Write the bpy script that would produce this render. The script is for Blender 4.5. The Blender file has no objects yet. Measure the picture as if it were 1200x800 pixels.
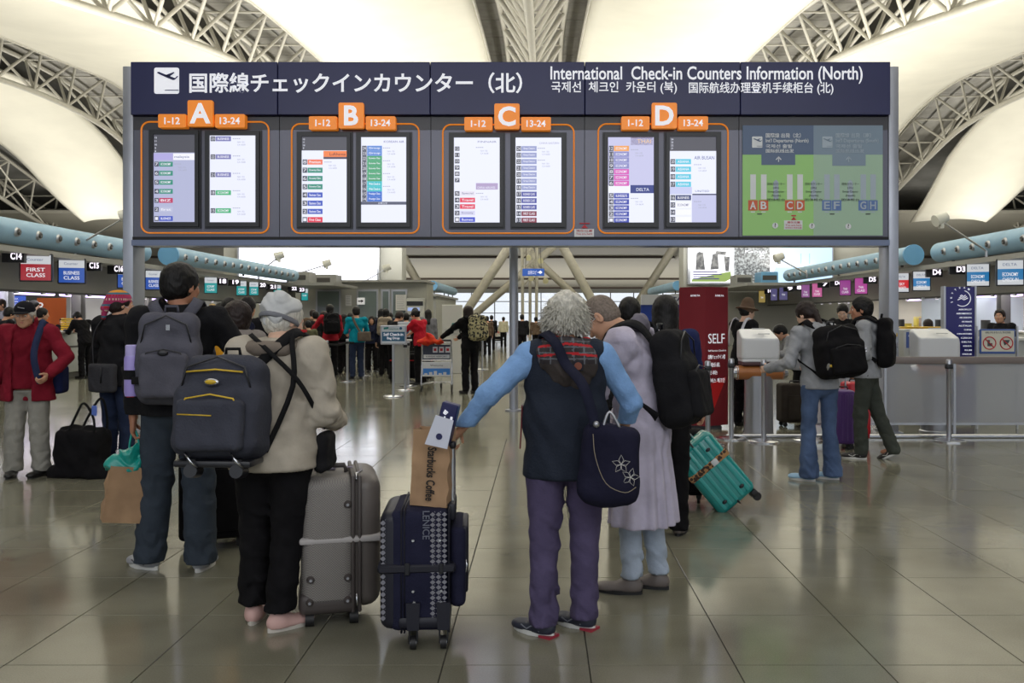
import bpy, bmesh, math, random
import numpy as np
from mathutils import Vector, Matrix, Euler

scene = bpy.context.scene
COL = scene.collection
rnd = random.Random(7)

# ------------------------------------------------------------------ camera
FPX = 1067.0            # focal length in pixels of the 1200-wide frame
EYE = 1.43              # eye height
VX, VY = 634.0, 371.0   # vanishing point of the hall
cam_d = bpy.data.cameras.new('camera')
cam = bpy.data.objects.new('camera', cam_d); COL.objects.link(cam)
cam_d.sensor_width = 36.0
cam_d.lens = FPX / 1200.0 * 36.0
cam_d.shift_x = (600.0 - VX) / 1200.0
cam_d.shift_y = (VY - 400.0) / 1200.0
cam_d.clip_end = 600
cam.location = (0, 0, EYE)
cam.rotation_euler = (math.radians(90), 0, 0)
scene.camera = cam

# ------------------------------------------------------------------ world
w = bpy.data.worlds.new('overcast'); scene.world = w; w.use_nodes = True
bg = w.node_tree.nodes['Background']
bg.inputs[0].default_value = (0.86, 0.92, 1.0, 1); bg.inputs[1].default_value = 1.25

# ------------------------------------------------------------------ lights
def area(name, loc, rot, sx, sy, power, color=(1, 1, 1)):
    d = bpy.data.lights.new(name, 'AREA'); d.shape = 'RECTANGLE'; d.size = sx; d.size_y = sy
    d.energy = power; d.color = color
    o = bpy.data.objects.new(name, d); COL.objects.link(o)
    o.location = loc; o.rotation_euler = [math.radians(a) for a in rot]
    return o
# uplights that stand on the counter canopies and wash the ceiling membranes
for sx in (-1, 1):
    area('uplight', (sx * 12.5, 24, 3.9), (180, 0, 0), 2.5, 34, 4600, (1.0, 0.97, 0.91))
    area('uplight', (sx * 12.5, 56, 3.9), (180, 0, 0), 2.5, 28, 4400, (1.0, 0.97, 0.91))
    area('uplight', (sx * 36, 48, 4.5), (180, 0, 0), 3, 60, 4200, (1.0, 0.97, 0.91))
# lighting under the counter canopies, then added fill further down the hall
for sx in (-1, 1):
    area('canopy_light', (sx * 13.0, 27, 2.3), (0, 0, 0), 1.6, 28, 800, (1.0, 0.97, 0.98))
area('uplight', (0, 104, 1.0), (180, 0, 0), 70, 12, 3600, (1.0, 0.97, 0.92))  # added fill without a fixture, brightens the low far soffit
area('uplight', (0, 44, 4.6), (118, 0, 0), 26, 1.5, 500, (1.0, 0.98, 0.94))  # added fill without a fixture, brightens the end walls
# added fill from above, in place of the hall's indirect light
area('overhead_fill', (0, 6, 8.5), (0, 0, 0), 14, 10, 320, (1.0, 0.97, 0.93))
area('overhead_fill', (0, -5, 6.8), (38, 0, 0), 18, 5, 620, (0.98, 0.98, 1.0))  # added fill above and behind the camera, lifts people and board
area('overhead_fill', (0, 24, 10.5), (0, 0, 0), 14, 16, 900, (1.0, 0.97, 0.9))

# ------------------------------------------------------------------ exposure
scene.view_settings.view_transform = 'Standard'
scene.view_settings.look = 'None'
scene.view_settings.gamma = 1.0
scene.view_settings.use_curve_mapping = False
scene.view_settings.exposure = 0.0
# ================================================================== helpers
def lin(c):
    c = c / 255.0
    return c / 12.92 if c <= 0.04045 else ((c + 0.055) / 1.055) ** 2.4
def rgb(*c): return (lin(c[0]), lin(c[1]), lin(c[2]), 1.0)
def X(px, Y): return (px - VX) * Y / FPX
def Z(py, Y): return EYE + (VY - py) * Y / FPX
def YF(py): return EYE * FPX / (py - VY)
def R(a): return math.radians(a)

MATS = {}
def mat(name, col, rough=0.6, metal=0.0, emit=0.0, var=0.0, vscale=8.0, bump=0.0, bscale=120.0,
        alpha=1.0, trans=0.0, spec=0.5, coat=0.0, kind=None, col2=None, stretch=None):
    if name in MATS: return MATS[name]
    m = bpy.data.materials.new(name); m.use_nodes = True
    nt = m.node_tree; N = nt.nodes; L = nt.links
    p = N['Principled BSDF']
    base = rgb(*col)
    p.inputs['Base Color'].default_value = base
    p.inputs['Roughness'].default_value = rough
    p.inputs['Metallic'].default_value = metal
    p.inputs['Specular IOR Level'].default_value = spec
    p.inputs['Coat Weight'].default_value = coat
    p.inputs['Coat Roughness'].default_value = 0.08
    if alpha < 1: p.inputs['Alpha'].default_value = alpha
    if trans: p.inputs['Transmission Weight'].default_value = trans
    if emit:
        p.inputs['Emission Color'].default_value = base; p.inputs['Emission Strength'].default_value = emit
        if emit > .5: p.inputs['Base Color'].default_value = (0.02, 0.02, 0.02, 1)
    tc = N.new('ShaderNodeTexCoord'); vec = tc.outputs['Object']
    if stretch:
        mp = N.new('ShaderNodeMapping'); mp.inputs['Scale'].default_value = stretch
        L.new(vec, mp.inputs['Vector']); vec = mp.outputs['Vector']
    if var or col2:
        n = N.new('ShaderNodeTexNoise'); n.inputs['Scale'].default_value = vscale; n.inputs['Detail'].default_value = 4
        L.new(vec, n.inputs['Vector'])
        mx = N.new('ShaderNodeMix'); mx.data_type = 'RGBA'
        if col2: c2 = rgb(*col2)
        else: c2 = tuple(min(1, c * (1 + var) + var * 0.02) for c in base[:3]) + (1,)
        c1 = base if col2 else tuple(c * (1 - var) for c in base[:3]) + (1,)
        mx.inputs[6].default_value = c1; mx.inputs[7].default_value = c2
        cr = N.new('ShaderNodeMapRange'); cr.inputs[1].default_value = 0.35; cr.inputs[2].default_value = 0.65
        L.new(n.outputs['Fac'], cr.inputs[0]); L.new(cr.outputs[0], mx.inputs[0])
        L.new(mx.outputs[2], p.inputs['Base Color'])
    if kind in ('camo', 'flower', 'wood', 'argyle', 'weave', 'plaid', 'tweed'):
        mx = N.new('ShaderNodeMix'); mx.data_type = 'RGBA'
        mx.inputs[6].default_value = base; mx.inputs[7].default_value = rgb(*(col2 or (200, 200, 200)))
        if kind == 'camo':
            v = N.new('ShaderNodeTexVoronoi'); v.inputs['Scale'].default_value = vscale; L.new(vec, v.inputs['Vector'])
            r = N.new('ShaderNodeMath'); r.operation = 'GREATER_THAN'; r.inputs[1].default_value = 0.48
            L.new(v.outputs['Distance'], r.inputs[0]); fac = r.outputs[0]
        elif kind == 'flower':
            v = N.new('ShaderNodeTexVoronoi'); v.inputs['Scale'].default_value = vscale; L.new(vec, v.inputs['Vector'])
            r = N.new('ShaderNodeMath'); r.operation = 'LESS_THAN'; r.inputs[1].default_value = 0.42
            L.new(v.outputs['Distance'], r.inputs[0]); fac = r.outputs[0]
        elif kind == 'wood':
            v = N.new('ShaderNodeTexNoise'); v.inputs['Scale'].default_value = 6; v.inputs['Distortion'].default_value = 1.5
            mp = N.new('ShaderNodeMapping'); mp.inputs['Scale'].default_value = (1, 14, 14)
            L.new(vec, mp.inputs['Vector']); L.new(mp.outputs['Vector'], v.inputs['Vector']); fac = v.outputs['Fac']
        elif kind in ('weave', 'tweed', 'plaid'):
            v = N.new('ShaderNodeTexChecker'); v.inputs['Scale'].default_value = vscale
            v.inputs['Color1'].default_value = (0, 0, 0, 1); v.inputs['Color2'].default_value = (1, 1, 1, 1)
            L.new(vec, v.inputs['Vector']); fac = v.outputs['Fac']
        elif kind == 'argyle':
            mp = N.new('ShaderNodeMapping'); mp.inputs['Rotation'].default_value = (0, R(45), 0)
            v = N.new('ShaderNodeTexChecker'); v.inputs['Scale'].default_value = vscale
            v.inputs['Color1'].default_value = (0, 0, 0, 1); v.inputs['Color2'].default_value = (1, 1, 1, 1)
            L.new(vec, mp.inputs['Vector']); L.new(mp.outputs['Vector'], v.inputs['Vector']); fac = v.outputs['Fac']
        L.new(fac, mx.inputs[0]); L.new(mx.outputs[2], p.inputs['Base Color'])
    if bump:
        n = N.new('ShaderNodeTexNoise'); n.inputs['Scale'].default_value = bscale; n.inputs['Detail'].default_value = 3
        L.new(vec, n.inputs['Vector'])
        b = N.new('ShaderNodeBump'); b.inputs['Strength'].default_value = bump; b.inputs['Distance'].default_value = 0.01
        L.new(n.outputs['Fac'], b.inputs['Height']); L.new(b.outputs['Normal'], p.inputs['Normal'])
    MATS[name] = m
    return m
def fab(name, col, **k):      # cloth
    k.setdefault('rough', 0.9); k.setdefault('var', 0.10); k.setdefault('vscale', 9); k.setdefault('bump', 0.35); k.setdefault('bscale', 45)
    k.setdefault('spec', 0.2)
    return mat(name, col, **k)

_bev = {}
class MB:
    """collects shapes; build() links them as one mesh object"""
    def __init__(s): s.v = []; s.f = []; s.m = []; s.n = 0
    def add(s, vs, fs, mi=0, M=None):
        vs = np.asarray(vs, float)
        if M is not None:
            A = np.array(M); vs = vs @ A[:3, :3].T + A[:3, 3]
        s.v.append(vs); s.f += [tuple(i + s.n for i in f) for f in fs]; s.m += [mi] * len(fs); s.n += len(vs)
        return s
    def box(s, c, d, mi=0, M=None):
        x, y, z = d[0] / 2, d[1] / 2, d[2] / 2
        vs = [(c[0] + a * x, c[1] + b * y, c[2] + e * z) for a in (-1, 1) for b in (-1, 1) for e in (-1, 1)]
        return s.add(vs, [(0, 1, 3, 2), (4, 6, 7, 5), (0, 4, 5, 1), (2, 3, 7, 6), (0, 2, 6, 4), (1, 5, 7, 3)], mi, M)
    def bx(s, x0, x1, y0, y1, z0, z1, mi=0, M=None):
        return s.box(((x0 + x1) / 2, (y0 + y1) / 2, (z0 + z1) / 2), (abs(x1 - x0), abs(y1 - y0), abs(z1 - z0)), mi, M)
    def rbox(s, c, d, r=0.02, seg=2, mi=0, M=None):
        key = (round(d[0], 4), round(d[1], 4), round(d[2], 4), round(r, 4), seg)
        if key not in _bev:
            bm = bmesh.new(); bmesh.ops.create_cube(bm, size=1)
            for v in bm.verts: v.co = Vector((v.co.x * d[0], v.co.y * d[1], v.co.z * d[2]))
            bmesh.ops.bevel(bm, geom=bm.edges[:] + bm.verts[:], offset=min(r, min(d) * .49), segments=seg, affect='EDGES', profile=0.5)
            bm.verts.index_update()
            _bev[key] = ([tuple(v.co) for v in bm.verts], [tuple(v.index for v in f.verts) for f in bm.faces]); bm.free()
        vs, fs = _bev[key]
        return s.add(np.array(vs) + np.array(c), fs, mi, M)
    def cyl(s, a, b, r0, r1=None, n=12, mi=0, M=None, cap=True, ex=None):
        r1 = r0 if r1 is None else r1
        a = np.array(a, float); b = np.array(b, float); d = b - a; L = np.linalg.norm(d); d = d / (L or 1)
        u = np.cross(d, (0, 0, 1.0) if abs(d[2]) < .9 else (1.0, 0, 0)); u /= np.linalg.norm(u); w_ = np.cross(d, u)
        t = np.arange(n) * 2 * math.pi / n
        ring = np.outer(np.cos(t), u) + np.outer(np.sin(t), w_)
        vs = np.vstack([a + ring * r0, b + ring * r1])
        fs = [(i, (i + 1) % n, n + (i + 1) % n, n + i) for i in range(n)]
        if cap: fs += [tuple(range(n - 1, -1, -1)), tuple(range(n, 2 * n))]
        return s.add(vs, fs, mi, M)
    def tube(s, pts, r, n=8, mi=0, M=None, closed=False, flat=None):
        """sweep a round (or flat: (w,h)) section along pts"""
        P = np.array(pts, float); k = len(P)
        T = np.zeros_like(P)
        for i in range(k):
            a = P[(i - 1) % k] if closed or i > 0 else P[i]; b = P[(i + 1) % k] if closed or i < k - 1 else P[i]
            T[i] = (b - a) / (np.linalg.norm(b - a) or 1)
        u = np.cross(T[0], (0, 0, 1.0) if abs(T[0][2]) < .9 else (0, 1.0, 0)); u /= np.linalg.norm(u)
        vs = []
        rr = r if hasattr(r, '__len__') else [r] * k
        for i in range(k):
            u = u - T[i] * np.dot(u, T[i]); u /= (np.linalg.norm(u) or 1); w_ = np.cross(T[i], u)
            for j in range(n):
                t = 2 * math.pi * (j + .5) / n
                if flat: vs.append(P[i] + u * math.copysign(flat[0], math.cos(t)) * min(1, abs(math.cos(t)) * 1.5) + w_ * flat[1] * math.sin(t))
                else: vs.append(P[i] + (u * math.cos(t) + w_ * math.sin(t)) * rr[i])
        fs = []
        for i in range(k if closed else k - 1):
            for j in range(n):
                a = i * n + j; b = i * n + (j + 1) % n; c = ((i + 1) % k) * n + (j + 1) % n; d = ((i + 1) % k) * n + j
                fs.append((a, b, c, d))
        if not closed: fs += [tuple(range(n - 1, -1, -1)), tuple(range((k - 1) * n, k * n))]
        return s.add(vs, fs, mi, M)
    def ribbon(s, pts, nrm, w, t, mi=0, M=None):
        """flat strap: pts list, nrm list of outward normals"""
        P = np.array(pts, float); k = len(P); Nn = np.array(nrm, float)
        if Nn.ndim == 1: Nn = np.tile(Nn, (k, 1))
        vs = []
        for i in range(k):
            T = P[min(k - 1, i + 1)] - P[max(0, i - 1)]; T /= (np.linalg.norm(T) or 1)
            n_ = Nn[i] - T * np.dot(Nn[i], T); n_ /= (np.linalg.norm(n_) or 1); sd = np.cross(T, n_)
            for a, b in ((-1, 0), (1, 0), (1, 1), (-1, 1)): vs.append(P[i] + sd * a * w / 2 + n_ * b * t)
        fs = []
        for i in range(k - 1):
            for j in range(4):
                fs.append((i * 4 + j, i * 4 + (j + 1) % 4, (i + 1) * 4 + (j + 1) % 4, (i + 1) * 4 + j))
        fs += [(3, 2, 1, 0), tuple(range((k - 1) * 4, k * 4))]
        return s.add(vs, fs, mi, M)
    def lathe(s, prof, n=20, c=(0, 0, 0), mi=0, M=None):
        vs = []
        for r, z in prof:
            for j in range(n):
                t = 2 * math.pi * j / n; vs.append((c[0] + r * math.cos(t), c[1] + r * math.sin(t), c[2] + z))
        fs = []
        for i in range(len(prof) - 1):
            for j in range(n):
                fs.append((i * n + j, i * n + (j + 1) % n, (i + 1) * n + (j + 1) % n, (i + 1) * n + j))
        fs += [tuple(range(n - 1, -1, -1)), tuple(range((len(prof) - 1) * n, len(prof) * n))]
        return s.add(vs, fs, mi, M)
    def prism(s, pts, z0, z1, mi=0, M=None):
        """pts (x,z) outline extruded in y from z0 to z1"""
        n = len(pts); vs = [(p[0], z0, p[1]) for p in pts] + [(p[0], z1, p[1]) for p in pts]
        fs = [tuple(range(n)), tuple(range(2 * n - 1, n - 1, -1))] + [(i, n + i, n + (i + 1) % n, (i + 1) % n) for i in range(n)]
        return s.add(vs, fs, mi, M)
    def sph(s, c, r, n=12, m=8, mi=0, M=None):
        r = r if hasattr(r, '__len__') else (r, r, r)
        prof = [(math.sin(math.pi * i / m), -math.cos(math.pi * i / m)) for i in range(m + 1)]
        vs = []; fs = []
        for a, z in prof:
            for j in range(n):
                t = 2 * math.pi * j / n; vs.append((c[0] + r[0] * a * math.cos(t), c[1] + r[1] * a * math.sin(t), c[2] + r[2] * z))
        for i in range(m):
            for j in range(n): fs.append((i * n + j, i * n + (j + 1) % n, (i + 1) * n + (j + 1) % n, (i + 1) * n + j))
        return s.add(vs, fs, mi, M)
    def mesh(s, name, mats, smooth=False):
        me = bpy.data.meshes.new(name)
        V = np.vstack(s.v) if s.v else np.zeros((0, 3))
        me.from_pydata(V.tolist(), [], s.f)
        if not isinstance(mats, (list, tuple)): mats = [mats]
        for m in mats: me.materials.append(m)
        if len(mats) > 1: me.polygons.foreach_set('material_index', s.m)
        if smooth:
            me.shade_smooth() if hasattr(me, 'shade_smooth') else None
            if smooth != 'all':
                try: me.set_sharp_from_angle(angle=R(38))
                except Exception: pass
        me.update()
        return me
    def build(s, name, mats, parent=None, smooth=False, label=None, loc=None, rot=None):
        return obj(name, s.mesh(name, mats, smooth), parent, label, loc, rot)

def obj(name, me, parent=None, label=None, loc=None, rot=None):
    o = bpy.data.objects.new(name, me); COL.objects.link(o)
    if parent is not None: o.parent = parent
    if label: o['label'] = label
    if loc is not None: o.location = loc
    if rot is not None: o.rotation_euler = rot
    return o
def thing(name, label, cat, loc=(0, 0, 0), rz=0, group=None, rot=None):
    o = bpy.data.objects.new(name, None); COL.objects.link(o); o.empty_display_size = .1
    o.location = loc; o.rotation_euler = rot if rot is not None else (0, 0, rz)
    o['label'] = label; o['category'] = cat
    if group: o['group'] = group
    return o
def tag(o, label, cat, group=None):
    o['label'] = label; o['category'] = cat
    if group: o['group'] = group
    return o
def struct(o): o['kind'] = 'structure'; return o
def copy_tree(o, parent=None):
    c = o.copy(); COL.objects.link(c); c.parent = parent
    for ch in list(o.children): copy_tree(ch, c)
    return c

# ---- lettering (flat glyph outlines turned into a thin mesh)
_txt = {}
def text_geo(s, bold=0.0, ext=0.004):
    k = (s, bold, ext)
    if k in _txt: return _txt[k]
    cu = bpy.data.curves.new('lettering', 'FONT'); cu.body = s; cu.size = 1; cu.resolution_u = 3
    cu.offset = bold; cu.extrude = ext
    o = bpy.data.objects.new('lettering', cu); COL.objects.link(o)
    dg = bpy.context.evaluated_depsgraph_get()
    me = bpy.data.meshes.new_from_object(o.evaluated_get(dg))
    vs = np.zeros(len(me.vertices) * 3); me.vertices.foreach_get('co', vs); vs = vs.reshape(-1, 3)
    fs = [tuple(p.vertices) for p in me.polygons]
    bpy.data.objects.remove(o); bpy.data.curves.remove(cu); bpy.data.meshes.remove(me)
    if len(vs):
        lo = vs.min(0); hi = vs.max(0); vs = vs - [(lo[0]), (lo[1]), 0]; wd = hi[0] - lo[0]; ht = hi[1] - lo[1]
    else: wd = ht = 1
    _txt[k] = (vs, fs, wd, ht); return _txt[k]
def text(mb, s, x0, z0, w_=None, h=None, y=0, mi=0, bold=0.0, t=0.004, align='l', M=None):
    """upright lettering facing -Y: lower-left (x0,z0), fitted into width w_ and/or height h"""
    vs, fs, wd, ht = text_geo(s, bold)
    if len(vs) == 0: return
    sz = (h / ht) if h else w_ / wd
    sx = (w_ / wd) if w_ else sz
    if align == 'c': x0 -= wd * sx / 2
    out = np.empty_like(vs)
    out[:, 0] = x0 + vs[:, 0] * sx; out[:, 2] = z0 + vs[:, 1] * sz; out[:, 1] = y - (vs[:, 2] / .004) * t / 2
    mb.add(out, fs, mi, M)

def rrect(x0, x1, z0, z1, r, n=5):
    pts = []
    for cx, cz, a0 in ((x1 - r, z1 - r, 0), (x0 + r, z1 - r, 90), (x0 + r, z0 + r, 180), (x1 - r, z0 + r, 270)):
        for i in range(n + 1):
            a = R(a0 + 90 * i / n); pts.append((cx + r * math.cos(a), cz + r * math.sin(a)))
    return pts
# ================================================================== floor
m_tile = mat('polished_floor_stone', (122, 118, 96), rough=0.13, spec=0.6, var=0.10, vscale=2.2)
def _tile_nodes(m):
    nt = m.node_tree; N = nt.nodes; L = nt.links; p = N['Principled BSDF']
    tc = N['Texture Coordinate'] if 'Texture Coordinate' in N else N.new('ShaderNodeTexCoord')
    g = N.new('ShaderNodeNewGeometry')
    n = N.new('ShaderNodeTexNoise'); n.inputs['Scale'].default_value = 160; n.inputs['Detail'].default_value = 2
    L.new(g.outputs['Position'], n.inputs['Vector'])
    n2 = N.new('ShaderNodeTexNoise'); n2.inputs['Scale'].default_value = 1.6; n2.inputs['Detail'].default_value = 3
    L.new(g.outputs['Position'], n2.inputs['Vector'])
    a = N.new('ShaderNodeMath'); a.operation = 'MULTIPLY_ADD'; a.inputs[1].default_value = 0.5
    L.new(n.outputs['Fac'], a.inputs[0]); L.new(n2.outputs['Fac'], a.inputs[2])
    mr = N.new('ShaderNodeMapRange'); mr.inputs[1].default_value = .5; mr.inputs[2].default_value = 1.0
    L.new(a.outputs[0], mr.inputs[0])
    mx = N.new('ShaderNodeMix'); mx.data_type = 'RGBA'
    mx.inputs[6].default_value = rgb(104, 102, 88); mx.inputs[7].default_value = rgb(132, 130, 114)
    L.new(mr.outputs[0], mx.inputs[0]); L.new(mx.outputs[2], p.inputs['Base Color'])
    r = N.new('ShaderNodeMapRange'); r.inputs[3].default_value = .09; r.inputs[4].default_value = .18
    L.new(n2.outputs['Fac'], r.inputs[0]); L.new(r.outputs[0], p.inputs['Roughness'])
    return N, L, p, mx
_tile_nodes(m_tile)
m_slab = mat('floor_stone_far', (122, 118, 96), rough=0.13, spec=0.6)
N, L, p, mx = _tile_nodes(m_slab)
g = N.new('ShaderNodeNewGeometry'); br = N.new('ShaderNodeTexBrick')
br.offset = 0; br.inputs['Scale'].default_value = 1; br.inputs['Mortar Size'].default_value = .0035
br.inputs['Brick Width'].default_value = .6; br.inputs['Row Height'].default_value = .626
br.inputs['Color1'].default_value = (1, 1, 1, 1); br.inputs['Color2'].default_value = (1, 1, 1, 1); br.inputs['Mortar'].default_value = (.3, .3, .3, 1)
mp = N.new('ShaderNodeMapping'); TX0 = -0.07; TY0 = 1526 / 779.0 + .0
TX0 = (513 - VX) * (1526 / 429.0) / FPX      # one joint line
TY0 = 1526 / (779 - VY)                      # one joint row
mp.inputs['Location'].default_value = (-TX0, -TY0, 0)
L.new(g.outputs['Position'], mp.inputs['Vector']); L.new(mp.outputs['Vector'], br.inputs['Vector'])
m2 = N.new('ShaderNodeMix'); m2.data_type = 'RGBA'; m2.blend_type = 'MULTIPLY'; m2.inputs[0].default_value = 1
L.new(mx.outputs[2], m2.inputs[6]); L.new(br.outputs['Color'], m2.inputs[7]); L.new(m2.outputs[2], p.inputs['Base Color'])
m_joint = mat('floor_joint', (38, 36, 30), rough=.8)

TS, TD = 0.6, 0.626
nrow = 12
YE = TY0 + nrow * TD - TD * 1      # end of laid tiles
x_cells = range(-11, 11)
XA, XB = TX0 + x_cells[0] * TS, TX0 + (x_cells[-1] + 1) * TS
YA = TY0 - TD
fl = MB()
fl.bx(-60, 60, YE, 150, -.25, 0, 0); fl.bx(-60, XA, -25, YE, -.25, 0, 0); fl.bx(XB, 60, -25, YE, -.25, 0, 0)
fl.bx(XA, XB, -25, YA, -.25, 0, 0); fl.bx(XA, XB, YA, YE, -.25, -.006, 1)
floor = struct(fl.build('floor', [m_slab, m_joint]))
tm = MB(); a = TS / 2 - .0024; b = TD / 2 - .0024; c = .0012
vs = [(-a, -b, -.006), (a, -b, -.006), (a, b, -.006), (-a, b, -.006), (-a, -b, -c), (a, -b, -c), (a, b, -c), (-a, b, -c),
      (-a + c, -b + c, 0), (a - c, -b + c, 0), (a - c, b - c, 0), (-a + c, b - c, 0)]
fs = [(0, 1, 5, 4), (1, 2, 6, 5), (2, 3, 7, 6), (3, 0, 4, 7), (4, 5, 9, 8), (5, 6, 10, 9), (6, 7, 11, 10), (7, 4, 8, 11), (8, 9, 10, 11)]
tm.add(vs, fs); tme = tm.mesh('tile', m_tile)
for j in range(nrow):
    yc = YA + (j + .5) * TD
    for i in x_cells:
        xc = TX0 + (i + .5) * TS
        if abs(xc + .1) > (yc + .4) * .62 + .45: # outside the frame
            o = obj('tile', tme, floor, loc=(xc, yc, 0)) if False else None
            continue
        obj('tile', tme, floor, loc=(xc, yc, 0))
# plain stone fills under the parts of the laid field that lie outside the view
ff = MB()
for j in range(nrow):
    yc = YA + (j + .5) * TD
    for sgn in (-1, 1):
        xs = [TX0 + (i + .5) * TS for i in x_cells if abs(TX0 + (i + .5) * TS + .1) > (yc + .4) * .62 + .45 and (TX0 + (i + .5) * TS) * sgn > 0]
        if xs: ff.bx(min(xs) - TS / 2, max(xs) + TS / 2, yc - TD / 2, yc + TD / 2, -.006, 0)
ff.build('tile_field', m_slab, floor)

# ================================================================== roof
def crv(pts):
    xs = np.array([p[0] for p in pts], float); ys = np.array([p[1] for p in pts], float)
    m = np.gradient(ys, xs)
    def f(x):
        i = int(np.clip(np.searchsorted(xs, x) - 1, 0, len(xs) - 2)); h = xs[i + 1] - xs[i]; t = (x - xs[i]) / h
        t = min(max(t, 0), 1)
        return ((2 * t**3 - 3 * t**2 + 1) * ys[i] + (t**3 - 2 * t**2 + t) * h * m[i] + (-2 * t**3 + 3 * t**2) * ys[i + 1] + (t**3 - t**2) * h * m[i + 1])
    return f
zc = crv([(-25, 7.0), (0, 7.6), (10, 8.6), (20, 9.9), (28, 11.2), (35, 12.45), (44, 13.8), (50, 14.35), (55, 14.5), (62, 14.1), (67, 13.0), (72, 11.7), (80, 9.7), (95, 7.3), (115, 5.4), (130, 4.6)])
zm = crv([(-25, 9.0), (0, 9.9), (10, 10.9), (20, 12.2), (28, 13.4), (38, 14.75), (45, 15.35), (51, 15.75), (58, 16.1), (63, 15.5), (69, 13.5), (73, 10.9), (76, 9.3), (90, 9)])
def zd(y): return max(zm(y) + .9, zc(y) + 2.9) if y < 84 else zc(y) + 2.9 - (y - 84) * .09
TRX = [-44.0, -29.4, -14.8, -0.4, 14.0, 28.4, 43.0]
m_deck = mat('dark_roof_deck', (124, 123, 118), rough=.6, var=.15, vscale=.7)
m_panel = mat('grey_roof_panel', (150, 147, 138), rough=.5, metal=.3, var=.12, vscale=1.2)
m_memb = mat('cream_membrane', (226, 222, 205), rough=.75, var=.03, vscale=.5)
m_steel = mat('cream_painted_steel', (186, 182, 168), rough=.42, var=.05, vscale=4)
m_wallw = mat('light_grey_wall', (168, 168, 160), rough=.7, var=.04, vscale=1)
ceil = MB()
ys = list(np.arange(-25, 118.1, 2.75))
for i in range(len(ys) - 1):
    y0, y1 = ys[i], ys[i + 1]; a, b = zd(y0) + .12, zd(y1) + .12
    ceil.add([(-60, y0, a), (60, y0, a), (60, y1, b), (-60, y1, b), (-60, y0, a + .3), (60, y0, a + .3), (60, y1, b + .3), (-60, y1, b + .3)],
             [(0, 3, 2, 1), (4, 5, 6, 7), (0, 1, 5, 4), (1, 2, 6, 5), (2, 3, 7, 6), (3, 0, 4, 7)])
ceiling = struct(ceil.build('ceiling', m_deck))
# grey lining panels between the membranes, one by one
NP_ = 24
for k, tx in enumerate(TRX[1:-1]):
    for j in range(NP_):
        y0 = 26 + j * 3.7; y1 = y0 + 3.62
        if y1 > 114: break
        if abs(tx) > 20 and y0 < 40: continue
        for side in (-1, 1):
            xa, xb = tx + side * .12, tx + side * 2.9
            z0, z1 = zd(y0), zd(y1)
            pm = MB(); yc = (y0 + y1) / 2; zc_ = (z0 + z1) / 2; xc = (xa + xb) / 2; hw = abs(xb - xa) / 2
            pm.add([(-hw, y0 - yc, z0 - zc_), (hw, y0 - yc, z0 - zc_), (hw, y1 - yc, z1 - zc_), (-hw, y1 - yc, z1 - zc_),
                    (-hw, y0 - yc, z0 - zc_ + .1), (hw, y0 - yc, z0 - zc_ + .1), (hw, y1 - yc, z1 - zc_ + .1), (-hw, y1 - yc, z1 - zc_ + .1),
                    (-hw, -.03, -.05), (hw, -.03, -.05), (hw, .03, -.05), (-hw, .03, -.05)],
                   [(0, 3, 2, 1), (0, 1, 5, 4), (1, 2, 6, 5), (2, 3, 7, 6), (3, 0, 4, 7)])
            key = ('rp', j)
            if key not in MATS: MATS[key] = pm.mesh('roof_panel', m_panel)
            obj('roof_panel', MATS[key], ceiling, loc=(xc, yc, zc_))
# soffit bands of the low end of the roof: long louvre boards across the hall
m_band = [mat('pale_soffit_board', (176, 172, 158), rough=.45), mat('dark_gap_board', (70, 58, 50), rough=.6)]
for j, (y0, y1) in enumerate([(79, 83.8), (84, 89), (89.2, 94.6), (94.8, 100.6), (101, 107), (107.3, 113.5), (113.8, 118)]):
    z0, z1 = zc(y0) + .5, zc(y1) + .5 - .12
    if j > 2: z0 = 9.2 - (y0 - 84) * .135; z1 = 9.2 - (y1 - 84) * .135 - .1
    bb = MB(); bb.add([(-58, y0, z0), (58, y0, z0), (58, y1, z1), (-58, y1, z1), (-58, y0, z0 + .25), (58, y0, z0 + .25), (58, y1, z1 + .25), (-58, y1, z1 + .25)],
                      [(0, 3, 2, 1), (4, 5, 6, 7), (0, 1, 5, 4), (1, 2, 6, 5), (2, 3, 7, 6), (3, 0, 4, 7)])
    bb.build('soffit_board', m_band[0], ceiling)
    if j in (2, 4, 5): MB().bx(-58, 58, y1 - .05, y1 + .25, z1 - .22, z1 + .1).build('dark_joint_beam', m_band[1], ceiling)

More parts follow.
